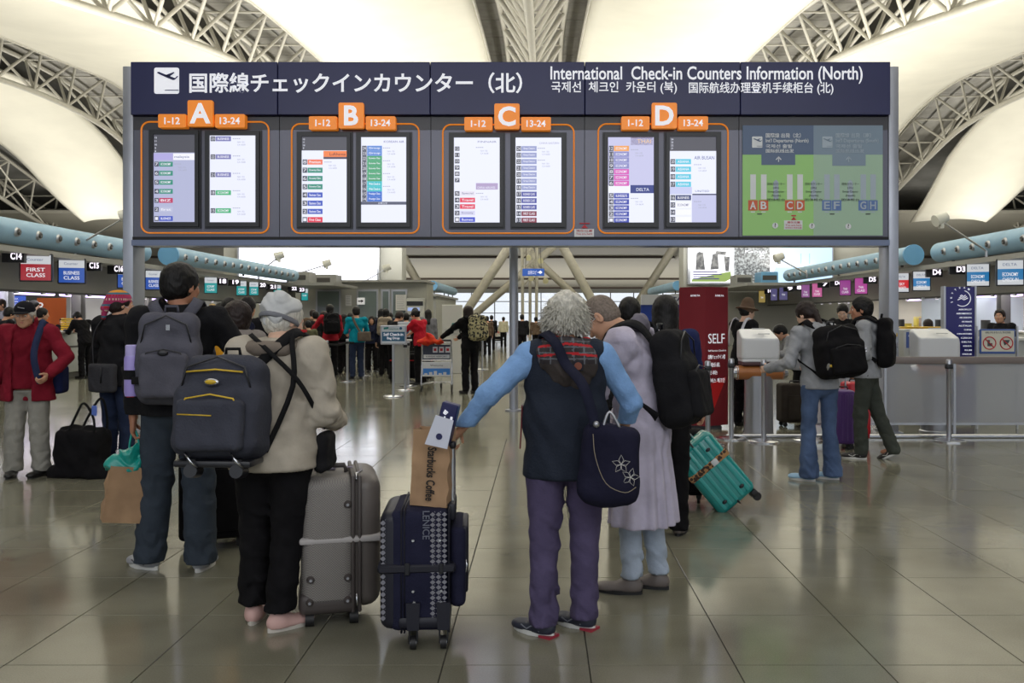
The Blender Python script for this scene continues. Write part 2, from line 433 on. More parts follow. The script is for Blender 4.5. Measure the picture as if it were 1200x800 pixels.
# membranes: long white sails hung between the trusses
for k in range(len(TRX) - 1):
    xl, xr = TRX[k] + 2.45, TRX[k + 1] - 2.45
    mb = MB(); nu, nv = 17, 60; vs = []
    for j in range(nv + 1):
        for i in range(nu + 1):
            u = i / nu * 2 - 1
            yend = 76 - 1.4 * (1 - u * u)
            y = 6 + (yend - 6) * j / nv
            z = zm(y) - .55 * (1 - u * u) - .0
            tp = 3.4 * min(1, max(0, (y - 56) / 20)) ** 1.5; xa_ = xl + (tp if k == 0 else 0); xb_ = xr - (tp if k == 5 else 0)
            vs.append((xa_ + (xb_ - xa_) * i / nu, y, z))
    W = nu + 1
    nb = len(vs); vs2 = vs + [(v[0], v[1], v[2] + .03) for v in vs]
    fs = []
    for j in range(nv):
        for i in range(nu):
            a = j * W + i; fs.append((a, a + W, a + W + 1, a + 1)); fs.append((nb + a, nb + a + 1, nb + a + W + 1, nb + a + W))
    for i in range(nu): fs.append((i, i + 1, nb + i + 1, nb + i)); a = nv * W + i; fs.append((a + 1, a, nb + a, nb + a + 1))
    for j in range(nv): a = j * W; fs.append((a + W, a, nb + a, nb + a + W)); a += nu; fs.append((a, a + W, nb + a + W, nb + a))
    mb.add(vs2, fs)
    # hem rods along the two long edges
    for xe in (xl, xr):
        mb.tube([(xe, 6 + 70 * t / 30, zm(6 + 70 * t / 30)) for t in range(31)], .07, 6, 1)
    o = mb.build('ceiling_membrane', [m_memb, m_steel], smooth='all')
    lab = ['cream ceiling sail at the far left edge of the roof, beyond the outermost left truss',
           'cream ceiling sail second from the left, ending above the left ducts',
           'broad cream ceiling sail left of the central truss, above letters A and B of the board'][k] if k < 3 else \
          ['broad cream ceiling sail right of the central truss, above letter D of the board',
           'cream ceiling sail right of the board, between the two right-hand trusses',
           'cream ceiling sail at the far right with its pointed end above the right duct'][k - 3]
    if k == 1: lab = 'cream ceiling sail left of the board, between the two left-hand trusses'
    if k == 0: lab = 'cream ceiling sail at the far left with its end above the left duct'
    if k == 2: lab = 'broad cream ceiling sail just left of the central truss above the board'
    tag(o, lab, 'ceiling sail', 'cream ceiling sails')
# trusses
cy6 = MB().cyl((0, 0, 0), (0, 0, 1), 1, 1, 8); web_me = cy6.mesh('brace', m_steel, 'all')
def bar(name, a, b, r, parent):
    a = Vector(a); b = Vector(b); d = b - a
    o = obj(name, web_me, parent); o.rotation_mode = 'QUATERNION'
    o.rotation_quaternion = d.to_track_quat('Z', 'Y'); o.location = a; o.scale = (r, r, d.length); return o
tl = ['outermost left roof truss low above the duct', 'left roof truss ending behind the left post of the board',
      'left roof truss rising from the board top between cream sails', 'central roof truss seen end-on above the board',
      'right roof truss rising from the top right of the board', 'right roof truss ending behind the right post of the board', 'outermost right roof truss above the right duct']
for k, tx in enumerate(TRX):
    t = thing('roof_truss', 'cream tubular steel ' + tl[k], 'roof truss', (tx, 30, 0), group='roof trusses')
    ya, yb = (20, 94) if abs(tx) < 20 else ((38, 98) if abs(tx) < 35 else (56, 98))
    nb_ = int((yb - ya) / 3.7)
    Yn = [ya + 3.7 * i for i in range(nb_ + 1)]
    ch = MB(); ch.tube([(0, y - 30, zc(y)) for y in np.arange(ya - 1, yb + 1, 1.5)], .17, 10)
    ch.build('lower_chord', m_steel, t, 'all')
    for sd in (-1, 1):
        c2 = MB(); c2.tube([(sd * 1.55, y - 30, zc(y) + 2.35) for y in np.arange(ya - 1, yb + 1, 1.5)], .13, 8)
        c2.build('upper_chord', m_steel, t, 'all')
    for i in range(nb_):
        y0, y1 = Yn[i], Yn[i + 1]; ymid = (y0 + y1) / 2
        for sd in (-1, 1):
            U = (sd * 1.55, ymid - 30, zc(ymid) + 2.35)
            bar('brace', (0, y0 - 30, zc(y0)), U, .085, t); bar('brace', U, (0, y1 - 30, zc(y1)), .085, t)
        bar('cross_tie', (-1.55, ymid - 30, zc(ymid) + 2.35), (1.55, ymid - 30, zc(ymid) + 2.35), .06, t)
# splayed tubular columns under the low end of the roof
def colm(x0, y0, x1, y1, Y, r, lab):
    # pixel line (x0,y0)-(x1,y1) at depth Y continued to the floor and the roof
    sl = (x1 - x0) / (y1 - y0); yf = VY + EYE * FPX / Y
    a = (X(x0 + sl * (yf - y0), Y), Y, 0)
    yt = VY - (zc(Y) - EYE) * FPX / Y; b = (X(x0 + sl * (yt - y0), Y), Y, zc(Y))
    m = MB().cyl((0, 0, 0), (b[0] - a[0], 0, b[2]), r, r, 20)
    m.cyl((0, 0, 0), (0, 0, .35), r * 1.35, r * 1.3, 20)
    o = m.build('slanted_column', m_steel, smooth=True, loc=a)
    tag(o, lab, 'column', 'splayed roof columns'); return o
colm(596, 290, 553, 355, 66, .33, 'thick cream slanted column left of the middle post, the steeper of the left pair')
colm(622, 312, 560, 365, 72, .30, 'cream slanted column left of the middle post, the flatter of the left pair')
colm(660, 290, 690, 345, 66, .33, 'thick cream slanted column right of the middle post, the steeper of the right pair')
colm(630, 306, 680, 352, 72, .30, 'cream slanted column right of the middle post, the flatter of the right pair')
colm(470, 296, 492, 335, 80, .36, 'cream slanted column beside the billboard wall on the left')
colm(783, 300, 752, 348, 80, .36, 'cream slanted column beside the rock picture billboard on the right')
t = thing('lattice_mast', 'slender cream lattice mast with lamps standing behind the middle post', 'mast', (X(621, 64), 64, 0))
for dx, dy in ((-.5, 0), (.45, 0), (.0, .9)): bar('mast_pole', (dx, dy, 0), (dx * 1.2, dy, zc(64)), .11, t)
for i in range(11):
    z = 3.6 + i * 1.0
    bar('mast_brace', (-.5, 0, z), (.45, 0, z + 1), .05, t); bar('mast_brace', (.45, 0, z), (0, .9, z + 1), .05, t)
for dx, dz in ((-.1, 5.6), (.75, 5.4), (.1, 4.2), (1.1, 4.0)):
    mm = MB().cyl((dx, -.3, dz), (dx, -.75, dz - .1), .17, .2, 12); mm.build('lamp_head', mat('cream_lamp', (205, 200, 160), rough=.4), t, True)
# far end window wall
m_fr = mat('grey_window_frame', (120, 122, 124), rough=.4, metal=.5)
m_glass = mat('clear_glass', (225, 235, 240), rough=.02, alpha=.12, spec=.8)
wm = MB()
for x in np.arange(-57, 57.1, 3): wm.bx(x - .06, x + .06, 117.8, 118.1, 0, 5.2)
for z in (0.1, 1.9, 3.4, 5.1): wm.bx(-57, 57, 117.8, 118.1, z - .05, z + .05)
win = struct(wm.build('window_1', m_fr))
MB().bx(-57, 57, 117.95, 117.97, 0, 5.2).build('pane', m_glass, win)
# walls around the hall outside the counters
struct(MB().bx(-60, -59.6, -25, 118, 0, 14).build('wall_left', m_wallw))
struct(MB().bx(59.6, 60, -25, 118, 0, 14).build('wall_right', m_wallw))
struct(MB().bx(-60, 60, -25.3, -25, 0, 2.2).build('wall_back', m_wallw))
# ================================================================== information board
BY = 11.2
def ub(x, y):
    u = ((x - 600) / 450.0) ** 2; k = max(0, (288 - y)) / 213.0
    return y - 7.5 * u * k + 3.2 * k
bx0 = X(600, BY)
board = thing('information_board', 'large overhead check-in information board with navy header and eight screens on steel posts', 'information board', (bx0, BY, 0))
def bX(x): return X(x, BY) - bx0
def bZ(x, y): return Z(ub(x, y), BY)
def bZc(y): return Z(ub(600, y), BY)
m_post = mat('brushed_steel_post', (168, 172, 182), rough=.35, metal=.6, var=.05, vscale=3)
m_navy = mat('navy_header_panel', (28, 32, 80), rough=.35, var=.05, vscale=2)
m_dark = mat('dark_grey_board_panel', (62, 61, 66), rough=.35)
m_mid = mat('grey_board_panel', (96, 97, 110), rough=.28, metal=.25, var=.05, vscale=1)
m_or = mat('orange_enamel', (244, 140, 40), rough=.35, emit=.3)  # faint glow added to the enamel to brighten the orange
m_wh = mat('white_lettering', (236, 238, 246), rough=.5, emit=.4)  # emission added so the letters come out a brighter white
m_blk = mat('black_bezel', (28, 29, 34), rough=.35)
m_gap = mat('dark_seam', (14, 14, 18), rough=.6)
m_lip = mat('blue_grey_lip', (108, 118, 142), rough=.3, metal=.4)
zt, zmid, zb = Z(74.5, BY), Z(136, BY), Z(288, BY)
for a, b in ((143.5, 156), (1041.5, 1053.5)):
    m = MB(); m.rbox(((bX(a) + bX(b)) / 2, .17, (zt - .03) / 2), (bX(b) - bX(a), .34, zt - .03), .012, 2)
    m.bx(bX(a) - .04, bX(b) + .04, -.04, .38, 0, .015)
    m.build('post', m_post, board, True)
fr = MB(); fr.bx(bX(156), bX(1041), .05, .3, zb + .02, zt - .02); fr.build('backing_frame', m_gap, board)
seams = [156, 327.5, 505, 685, 866, 1041]
for i in range(5):
    a, b = bX(seams[i]) + .004, bX(seams[i + 1]) - .004
    m = MB(); m.rbox(((a + b) / 2, 0, (zt + zmid) / 2), (b - a, .16, zt - zmid), .006, 1); m.build('header_panel', m_navy, board)
    m = MB(); m.bx(a, b, .0, .08, Z(152, BY), zmid - .008); m.build('upper_panel', m_dark, board)
    m = MB(); m.bx(a, b, .004, .08, zb + .11, Z(152, BY) - .002); m.build('lower_panel', m_mid, board)
lp = MB(); lp.bx(bX(156), bX(1041), -.05, .3, zb, zb + .07, 0); lp.bx(bX(156), bX(1041), -.02, .3, zb + .07, zb + .11, 1)
lp.build('bottom_lip', [m_lip, m_gap], board)
# header lettering
hd = MB(); yf = -.084
m_wt = m_wh
def tx(mb, s, x0, x1, yb, yt, **k): text(mb, s, bX(x0), bZ((x0 + x1) / 2, yb), bX(x1) - bX(x0), bZ((x0 + x1) / 2, yt) - bZ((x0 + x1) / 2, yb), **k)
o = MB(); tx(o, '国際線チェックインカウンター（北）', 225, 612, 109.5, 85, y=yf, bold=.018); o.build('lettering', m_wt, board)
o = MB(); tx(o, 'International  Check-in Counters Information (North)', 645, 1008, 99, 78.5, y=yf, bold=.012); o.build('lettering', m_wt, board)
o = MB(); tx(o, '국제선  체크인  카운터 (북)', 646, 792, 110, 95, y=yf, bold=.008); o.build('lettering', m_wt, board)
o = MB(); tx(o, '国际航线办理登机手续柜台 (北)', 806, 974, 113, 98, y=yf, bold=.008); o.build('lettering', m_wt, board)
def plane_icon(mb, x0, x1, y0, y1, y, mi_w=0, mi_k=1, M=None, t=.004):
    """white square pictogram of a departing aircraft; x,z box in metres"""
    w_ = x1 - x0; h = y1 - y0
    def q(u, v): return (x0 + u * w_, y1 - v * h)
    mb.prism(rrect(x0, x1, y0, y1, w_ * .08, 3), y, y + t, mi_w)
    def pl(pts): mb.prism([q(*p) for p in pts], y - t, y, mi_k)
    pl([(.13, .17), (.20, .16), (.42, .25), (.84, .40), (.93, .32), (.97, .34), (.84, .46), (.76, .48), (.4, .34), (.14, .22)])
    pl([(.42, .30), (.78, .17), (.83, .19), (.60, .36)])
    pl([(.44, .85), (.98, .85), (.98, .88), (.44, .88)])
o = MB(); plane_icon(o, bX(184), bX(213), bZ(200, 114), bZ(200, 84), yf); o.build('aircraft_pictogram', [m_wt, m_navy], board)
# orange outlines, letter plates and screens
bays = [('A', 239, 166, 315, 177, 234, 242.5, 305), ('B', 414, 342, 491, 350, 411.5, 419.5, 481), ('C', 594.5, 519, 672.5, 528, 590, 600, 662), ('D', 777, 701, 853, 708, 770, 780, 843)]
m_scr = {}
def sc(c, e=1.0):
    k = ('scr',) + tuple(c) + (e,)
    if k not in m_scr: m_scr[k] = mat('screen_%d_%d_%d' % tuple(c), c, rough=.3, emit=e)
    return m_scr[k]
def screen(parent, x0, x1, y0, y1, bgc, rows, blocks, texts):
    """rows (yfrac, h, numlabel, colour, word), blocks (u0,u1,v0,v1,colour), texts (s,u0,v,h,colour,[u1])"""
    a, b = bX(x0), bX(x1); zt_, zb_ = bZ((x0 + x1) / 2, y0), bZ((x0 + x1) / 2, y1); W_, H_ = b - a, zt_ - zb_
    m = MB(); fw = .045
    m.bx(a, b, -.05, .03, zb_, zb_ + .055); m.bx(a, b, -.05, .03, zt_ - fw, zt_); m.bx(a, a + fw, -.05, .03, zb_ + .055, zt_ - fw); m.bx(b - fw, b, -.05, .03, zb_ + .055, zt_ - fw)
    m.bx(a - .02, b + .02, -.02, .03, zb_ - .02, zt_ + .02)
    mon = m.build('monitor', m_blk, parent)
    sx0, sx1, sz0, sz1 = a + fw, b - fw, zb_ + .055, zt_ - fw; w_, h = sx1 - sx0, sz1 - sz0
    mats = [sc(bgc)]; idx = {tuple(bgc): 0}
    def mi(c):
        c = tuple(c)
        if c not in idx: idx[c] = len(mats); mats.append(sc(c))
        return idx[c]
    q = MB(); q.bx(sx0, sx1, -.026, .0, sz0, sz1, 0)
    for u0, u1, v0, v1, c in blocks: q.bx(sx0 + u0 * w_, sx0 + u1 * w_, -.028, -.026, sz1 - v1 * h, sz1 - v0 * h, mi(c))
    for v, hh, num, c, wd in rows:
        z1 = sz1 - v * h; z0 = z1 - hh * h
        if num:
            q.bx(sx0 + .02 * w_, sx0 + .12 * w_, -.030, -.028, z0, z1, mi((70, 74, 92) if c != (250, 250, 255) or True else c))
            text(q, num, sx0 + .035 * w_, z0 + hh * h * .2, .07 * w_, hh * h * .6, y=-.031, mi=mi((235, 235, 245)), t=.001)
        if c is not None: q.bx(sx0 + .13 * w_, sx0 + .46 * w_, -.030, -.028, z0, z1, mi(c))
        if wd: text(q, wd, sx0 + .17 * w_, z0 + hh * h * .25, .25 * w_, hh * h * .5, y=-.031, mi=mi((240, 240, 250) if c and sum(c) < 600 else (120, 120, 160)), t=.001, bold=.01)
    for t_ in texts:
        s, u0, v, hh, c = t_[:5]
        text(q, s, sx0 + u0 * w_, sz1 - v * h, (t_[5] - u0) * w_ if len(t_) > 5 else None, hh * h, y=-.031, mi=mi(c), t=.001)
    q.build('screen', mats, mon)
W = (236, 239, 255); G = (46, 140, 120); B_ = (56, 84, 190); LG = (188, 190, 214); TX = (165, 168, 190); DK = (74, 74, 84)
def dep(u, v, c=TX): return [('----', u, v, .008, c, u + .16), ('NH 155', u + .1, v + .045, .018, c), ('CA 6658', u + .1, v + .075, .018, c)]
content = {
 'A0': ((178, 182, 214), [(.31 + i * .1035, .055, str(7 - i), [G, G, G, G, (190, 40, 90), (186, 190, 218), (50, 76, 190)][i], ['ECONOMY'] * 4 * 1 and (['ECONOMY'] * 4 + ['BIZ', 'first', 'BUSINESS'])[i]) for i in range(7)],
        [(0, 1, 0, .205, DK), (.47, .98, .215, .29, (244, 244, 252)), (.0, .46, .215, .29, (176, 170, 224))],
        [('malaysia', .5, .275, .035, (60, 80, 150), .86), ('12', .03, .045, .02, W), ('11', .03, .085, .02, W), ('10', .03, .125, .02, W), ('9', .03, .165, .02, W), ('8', .03, .2, .02, W)] + dep(.5, .34)),
 'A1': (W, [(.01 + i * .207, .055, ['23', '22', '21', '18', '15'][i], [(120, 120, 180)] * 3 * 1 and ([(120, 120, 180)] * 3 + [(70, 178, 120)] * 2)[i], ['BUSINESS', 'BUSINESS', 'BUSINESS', 'ECONOMY', 'ECONOMY'][i]) for i in range(5)], [],
        sum([dep(.5, .04 + .2 * i) for i in range(5)], [])),
 'B0': (W, [(.265 + i * .096, .06, str(8 - i), [(240, 120, 90), G, G, G, B_, B_, B_, (226, 40, 70)][i], (['Premium'] + ['Economy Class'] * 3 + ['Business Class'] * 3 + ['First Class'])[i]) for i in range(8)],
        [(0, 1, 0, .16, DK), (.48, 1, .165, .235, (242, 130, 70)), (.48, 1, .235, .26, (80, 70, 90))],
        [('Lufthansa', .62, .22, .035, (60, 40, 60), .97), ('12', .03, .04, .02, W), ('11', .03, .075, .02, W), ('10', .03, .11, .02, W), ('9', .03, .145, .02, W)] + dep(.5, .30)),
 'B1': (W, [(.10 + i * .0595, .0585, str(24 - i), ([(96, 140, 214)] * 2 + [(60, 160, 110)] * 5 + [(50, 190, 200)] * 2 + [(56, 110, 205)] * 2)[i], (['Group'] * 2 + ['Economy Class'] * 5 + ['Web Check-in'] * 2 + ['Prestige Class'] * 2)[i]) for i in range(11)],
        [(0, 1, .755, .79, (84, 88, 110))], [('KOREAN AIR', .5, .065, .025, (90, 90, 150), .95), ('お知らせ', .38, .785, .025, W)] + sum([dep(.48, .13 + .15 * i) for i in range(4)], [])),
 'C0': (W, [(.105 + i * .074, .05, ['12', '11', '10', '9', '8', '7'][i], None, None) for i in range(6)] + [(.63 + i * .0765, .055, str(5 - i), [(230, 226, 240), (226, 60, 90), (226, 60, 90), (214, 214, 240), (50, 70, 200)][i], ['Special', 'Travel', 'Travel', 'Economy', 'Business'][i]) for i in range(5)],
        [(.48, .96, .535, .61, (178, 160, 200))], [('FINNAIR', .52, .06, .022, (120, 120, 160), .93), ('CHINA AIRLINES', .51, .6, .025, W, .9)] + dep(.48, .12) + dep(.48, .66)),
 'C1': (W, [(.10 + i * .0765, .058, str(24 - i), ([(150, 158, 204)] * 7 + [(70, 76, 160)] * 3 + [(130, 44, 66)] * 2)[i], (['Group Check-in'] * 7 + ['BUSINESS CLASS'] * 3 + ['FIRST CLASS'] * 2)[i]) for i in range(12)],
        [], [('CHINA EASTERN', .52, .075, .02, (150, 150, 180), .95)] + dep(.48, .13) + dep(.48, .27)),
 'D0': (W, [(.10 + i * .068, .062, str(12 - i), ([(240, 160, 80)] + [(134, 136, 196)] * 3 + [(214, 84, 184)] * 3)[i], 'ECONOMY') for i in range(7)] + [(.655 + i * .071, .062, str(5 - i), (48, 64, 170), ['BUSINESSELITE', 'ECONOMY', 'ECONOMY', 'ECONOMY', 'ECONOMY'][i]) for i in range(5)],
        [(0, 1, 0, .56, (198, 198, 232)), (.5, .98, .0, .09, (110, 92, 116)), (0, .48, .56, .64, (240, 242, 255)), (.49, 1, .56, .655, (40, 56, 130))],
        [('THAI', .64, .07, .045, (240, 200, 150), .94), ('DELTA', .62, .63, .035, W, .9)] + dep(.5, .15) + dep(.5, .72)),
 'D1': (W, [(.26 + i * .088, .06, str(20 - i), (84, 200, 226), 'ASIANA') for i in range(4)] + [(.68 + i * .085, .06, str(16 - i), [(36, 50, 110), (246, 247, 255), (246, 247, 255), (246, 247, 255)][i], ['BUSINESS', 'ECONOMY', None, None][i]) for i in range(4)],
        [(0, 1, 0, .165, DK), (0, .48, .585, .67, (200, 204, 240)), (.49, 1, .665, .68, (40, 46, 90)), (.48, 1, .68, 1, (196, 198, 232))],
        [('AIR BUSAN', .53, .265, .04, (70, 84, 150), .96), ('UNITED', .55, .645, .022, (70, 84, 150), .85), ('24', .03, .04, .02, W), ('23', .03, .075, .02, W), ('22', .03, .11, .02, W), ('21', .03, .145, .02, W)] + dep(.52, .33) + dep(.52, .76)),
}
for L_, xc, xa, xb, s0a, s0b, s1a, s1b in bays:
    o = MB(); za, zb2 = bZ(xc, 144), bZ(xc, 273); pts = rrect(bX(xa), bX(xb), zb2, za, .10, 6)
    o.tube([(p[0], -.006, p[1]) for p in pts], .0105, 6, closed=True); o.build('orange_outline', m_or, board, True)
    o = MB(); z0, z1 = bZ(xc, 151.5), bZ(xc, 121.5); a, b = bX(xc - 14.6), bX(xc + 14.6)
    o.prism(rrect(a, b, z0, z1, .02, 3), -.125, -.06); pl = o.build('letter_plate', m_or, board)
    o = MB(); text(o, L_, (a + b) / 2, z0 + .035, None, (z1 - z0) - .07, y=-.128, bold=.03, align='c'); o.build('lettering', m_wh, pl)
    for (u0, u1, s) in ((-49.5, -17, '1-12'), (16.5, 51, '13-24')):
        o = MB(); z0, z1 = bZ(xc, 152.5), bZ(xc, 137); a, b = bX(xc + u0), bX(xc + u1)
        o.prism(rrect(a, b, z0, z1, .015, 3), -.105, -.0); pl = o.build('number_plate', m_or, board)
        o = MB(); text(o, s, (a + b) / 2, z0 + .04, None, (z1 - z0) - .08, y=-.108, bold=.015, align='c'); o.build('lettering', m_wh, pl)
    screen(board, s0a, s0b, 155.5, 266, *content[L_ + '0']); screen(board, s1a, s1b, 155.5, 266, *content[L_ + '1'])
# you-are-here tag below bay C
o = MB(); o.bx(bX(673), bX(696), -.012, .0, bZ(685, 280), bZ(685, 268), 0); text(o, 'You are here', bX(675), bZ(685, 275), bX(694) - bX(675), None, y=-.014, mi=1, t=.001)
text(o, '現在位置', bX(675), bZ(685, 271.5), bX(694) - bX(675), .028, y=-.014, mi=1, t=.001)
o.prism([(bX(681), bZ(685, 267)), (bX(689), bZ(685, 267)), (bX(685), bZ(685, 262.5))], -.014, -.002, 1); o.bx(bX(679), bX(691), -.014, -.002, bZ(685, 262), bZ(685, 260.8), 1)
o.build('location_tag', [mat('paper_white', (226, 226, 228), rough=.6), mat('sign_red', (190, 40, 52), rough=.5)], board)
# map panel on the right
m_slate = mat('map_slate', (80, 98, 126), rough=.4, emit=.08); m_slate2 = mat('map_pale_slate', (118, 136, 152), rough=.4, emit=.08)
m_gr = mat('map_green', (142, 190, 112), rough=.4, emit=.12); m_gr2 = mat('map_pale_green', (150, 178, 154), rough=.4, emit=.1)
m_tan = mat('map_red_orange', (206, 92, 52), rough=.4); m_bl = mat('map_blue', (92, 122, 178), rough=.4)
m_w2 = mat('map_white', (222, 226, 228), rough=.5); m_w3 = mat('map_dim_white', (170, 184, 196), rough=.5); m_k = mat('map_black', (30, 34, 38), rough=.5); m_rd = mat('sign_red', (190, 40, 52))
mm = MB(); mats = [m_slate, m_slate2, m_gr, m_gr2, m_tan, m_bl, m_w2, m_w3, m_k, m_rd, m_navy]
def fb(x0, x1, y0, y1, mi, d): mm.bx(bX(x0), bX(x1), -.012 - d, 0, bZ(950, y1), bZ(950, y0), mi)
fb(870, 953, 148, 276, 2, 0); fb(953, 1034, 148, 276, 3, 0.0005)
fb(870, 953, 148, 182, 0, .002); fb(953, 1034, 148, 182, 1, .002); fb(892, 931.5, 181, 194, 0, .003); fb(975, 1014, 181, 195, 1, .003)
for x0, dim in ((881, 0), (963, 1)):
    o2 = MB(); k = 7 if dim else 6
    a, b = bX(x0), bX(x0 + 12); z0, z1 = bZ(950, 174), bZ(950, 161)
    plane_icon(mm, a, b, z0, z1, -.018, k, 0 + dim)
    for s, yb, yt, x1 in ((('国際線 出発（北）', '国際線 出発（南）')[dim], 162.5, 157, 41), (("Int'l Departures (North)", "Int'l Departures (South)")[dim], 169, 163.5, 50), ('국제선 출발', 174.5, 170, 31), ('国际航线出发', 180, 175.5, 33)):
        text(mm, s, bX(x0 + 16), bZ(950, yb), bX(x0 + 16 + (x1 if x1 < 45 else 50)) - bX(x0 + 16), bZ(950, yt) - bZ(950, yb), y=-.018, mi=k, t=.001, bold=.012)
    xa = x0 + 31; mm.prism([(bX(xa - 3.4), bZ(950, 187.5)), (bX(xa), bZ(950, 184)), (bX(xa + 3.4), bZ(950, 187.5)), (bX(xa + 2.6), bZ(950, 188.4)), (bX(xa), bZ(950, 185.6)), (bX(xa - 2.6), bZ(950, 188.4))], -.019, -.01, k)
    mm.bx(bX(xa - .5), bX(xa + .5), -.019, -.01, bZ(950, 190.5), bZ(950, 185), k)
for x0, l, c in ((876.5, 'A', 4), (889, 'B', 4), (919.5, 'C', 4), (931.5, 'D', 4), (963, 'E', 5), (974.5, 'F', 5), (1005.5, 'G', 5), (1017, 'H', 5)):
    k = 6 if c == 4 else 7
    fb(x0 + 2.5, x0 + 9, 205, 234, k, .002); fb(x0, x0 + 11, 235, 247, c, .003); fb(x0 + 3, x0 + 8, 248, 249.2, k, .002)
    text(mm, l, bX(x0 + 2), bZ(950, 245.5), bX(x0 + 9) - bX(x0 + 2), bZ(950, 236.5) - bZ(950, 245.5), y=-.018, mi=k, t=.001, bold=.02)
for x0 in (899, 943, 986):
    k = 8
    mm.prism([(bX(x0 + 7), bZ(950, 214)), (bX(x0 + 10), bZ(950, 211)), (bX(x0 + 13), bZ(950, 214)), (bX(x0 + 13), bZ(950, 234)), (bX(x0 + 7), bZ(950, 234))], -.0135, -.01, 7)
    for i, s in enumerate(('団体カウンター', '(北)', 'Group Counter', '(North)', '团体柜台')):
        wd_ = (20, 7, 19, 11, 21)[i]; text(mm, s, bX(x0 + 10), bZ(950, 215 + i * 4.6 + 2.6), bX(x0 + wd_) - bX(x0), bZ(950, 211) - bZ(950, 214), y=-.018, mi=k, t=.001, align='c')
for x0, y0 in ((908, 264.5), (951, 265), (993.5, 265.5)):
    mm.cyl((bX(x0), -.012, bZ(950, y0)), (bX(x0), -.02, bZ(950, y0)), .036, .036, 16, 6); text(mm, '?', bX(x0), bZ(950, y0 + 2), None, .05, y=-.022, mi=8, t=.001, align='c', bold=.02)
for x0 in (887, 972, 1014): fb(x0, x0 + 5.5, 250.5, 251.7, 8, .002)
fb(918.5, 940, 258.5, 269, 6, .003); fb(927, 932.5, 252.3, 253.8, 9, .003)
mm.prism([(bX(926.5), bZ(950, 258)), (bX(933), bZ(950, 258)), (bX(929.7), bZ(950, 254.5))], -.018, -.002, 9)
text(mm, '現在位置', bX(922), bZ(950, 262), bX(937) - bX(922), .026, y=-.018, mi=9, t=.001, bold=.01); text(mm, 'You are here', bX(920), bZ(950, 265), bX(939) - bX(920), .022, y=-.018, mi=9, t=.001)
text(mm, '현재위치 现在位置', bX(920), bZ(950, 268), bX(939) - bX(920), .02, y=-.018, mi=9, t=.001)
mm.build('floor_map_panel', mats, board)
# middle steel post behind the board
pY = YF(481)
m = MB(); m.cyl((0, 0, .02), (0, 0, Z(286, pY)), .066, .066, 20); m.cyl((0, 0, 0), (0, 0, .02), .13, .13, 20)
mp_ = m.build('steel_post', m_post, smooth=True, loc=(X(602, pY), pY, 0)); tag(mp_, 'round grey steel post rising behind the middle of the board', 'post')
# ================================================================== check-in islands
m_duct = mat('blue_painted_duct', (140, 176, 202), rough=.45, var=.05, vscale=2)
m_ductcap = mat('blue_duct_cap', (112, 170, 214), rough=.4)
m_chrome = mat('polished_steel', (205, 207, 212), rough=.18, metal=.95)
m_sat = mat('satin_steel', (176, 178, 184), rough=.32, metal=.85)
m_canopy = mat('grey_canopy', (150, 150, 146), rough=.5, var=.05, vscale=1)
m_fascia = mat('warm_grey_fascia', (140, 138, 132), rough=.45)
m_soff = mat('dark_soffit', (70, 68, 66), rough=.5)
m_ctr = mat('pale_counter_laminate', (172, 174, 170), rough=.4, var=.04, vscale=2)
m_top = mat('counter_worktop', (200, 200, 196), rough=.3)
m_dkpost = mat('dark_steel_column', (92, 90, 88), rough=.4, metal=.4)
m_violet = mat('violet_tube_light', (214, 190, 255), rough=.4, emit=3.2)
m_cream = mat('cream_partition', (196, 190, 176), rough=.6, var=.03, vscale=1)
m_ngl = mat('bright_window_view', (205, 215, 222), rough=.1, spec=.6)
m_litnum = mat('lit_number', (250, 240, 255), emit=1.7)
m_screenwhite = sc((228, 230, 236)); 
SIDE = {-1: 'left', 1: 'right'}
NW = dict(zip(['7', '8', '9', '10', '17', '18', '19', '20', '21', '22', '23', 'C14', 'C15', 'C16', 'D3', 'D4', 'D5', 'D6'], 'seven|eight|nine|ten|seventeen|eighteen|nineteen|twenty|twenty-one|twenty-two|twenty-three|C fourteen|C fifteen|C sixteen|D three|D four|D five|D six'.split('|')))
ORD = 'first second third fourth fifth sixth seventh eighth ninth tenth eleventh twelfth'.split()
def duct(s, xc, z, y0, y1, r, lab, nozz=True, capr=None, base=2.84):
    t = thing('air_duct', lab, 'air duct', (xc, y0, z))
    m = MB(); m.cyl((0, 0, 0), (0, y1 - y0, 0), r, r, 24)
    for k in range(1, int((y1 - y0) / 3.2)):
        m.cyl((0, k * 3.2 - .02, 0), (0, k * 3.2 + .02, 0), r * 1.015, r * 1.015, 24, cap=False)
    m.build('duct_body', m_duct, t, True)
    m = MB(); cr = capr or r * 1.12; m.cyl((0, -.03, 0), (0, .05, 0), cr, cr, 24); m.build('end_cap', m_ductcap, t, True)
    for yy in (.8, (y1 - y0) * .5, (y1 - y0) - .8):
        m = MB(); m.bx(-.03, .03, yy - .03, yy + .03, base - z, -r + .02); m.build('saddle', m_soff, t)
    if nozz:
        a = np.array([-s * math.cos(R(8)), 0, -math.sin(R(8))])
        nm = MB(); nm.cyl(a * 0, a * .05, .10, .085, 14, 0); nm.cyl(a * .045, a * .075, .062, .05, 12, 1); nm.cyl(a * .07, a * .085, .03, .03, 10, 2)
        me = nm.mesh('nozzle', [m_sat, m_soff, m_chrome], True)
        n = int((y1 - y0) / .8)
        for k in range(n): obj('nozzle', me, t, loc=(a[0] * (r - .01), .55 + k * .8, a[2] * (r - .01)))
    return t
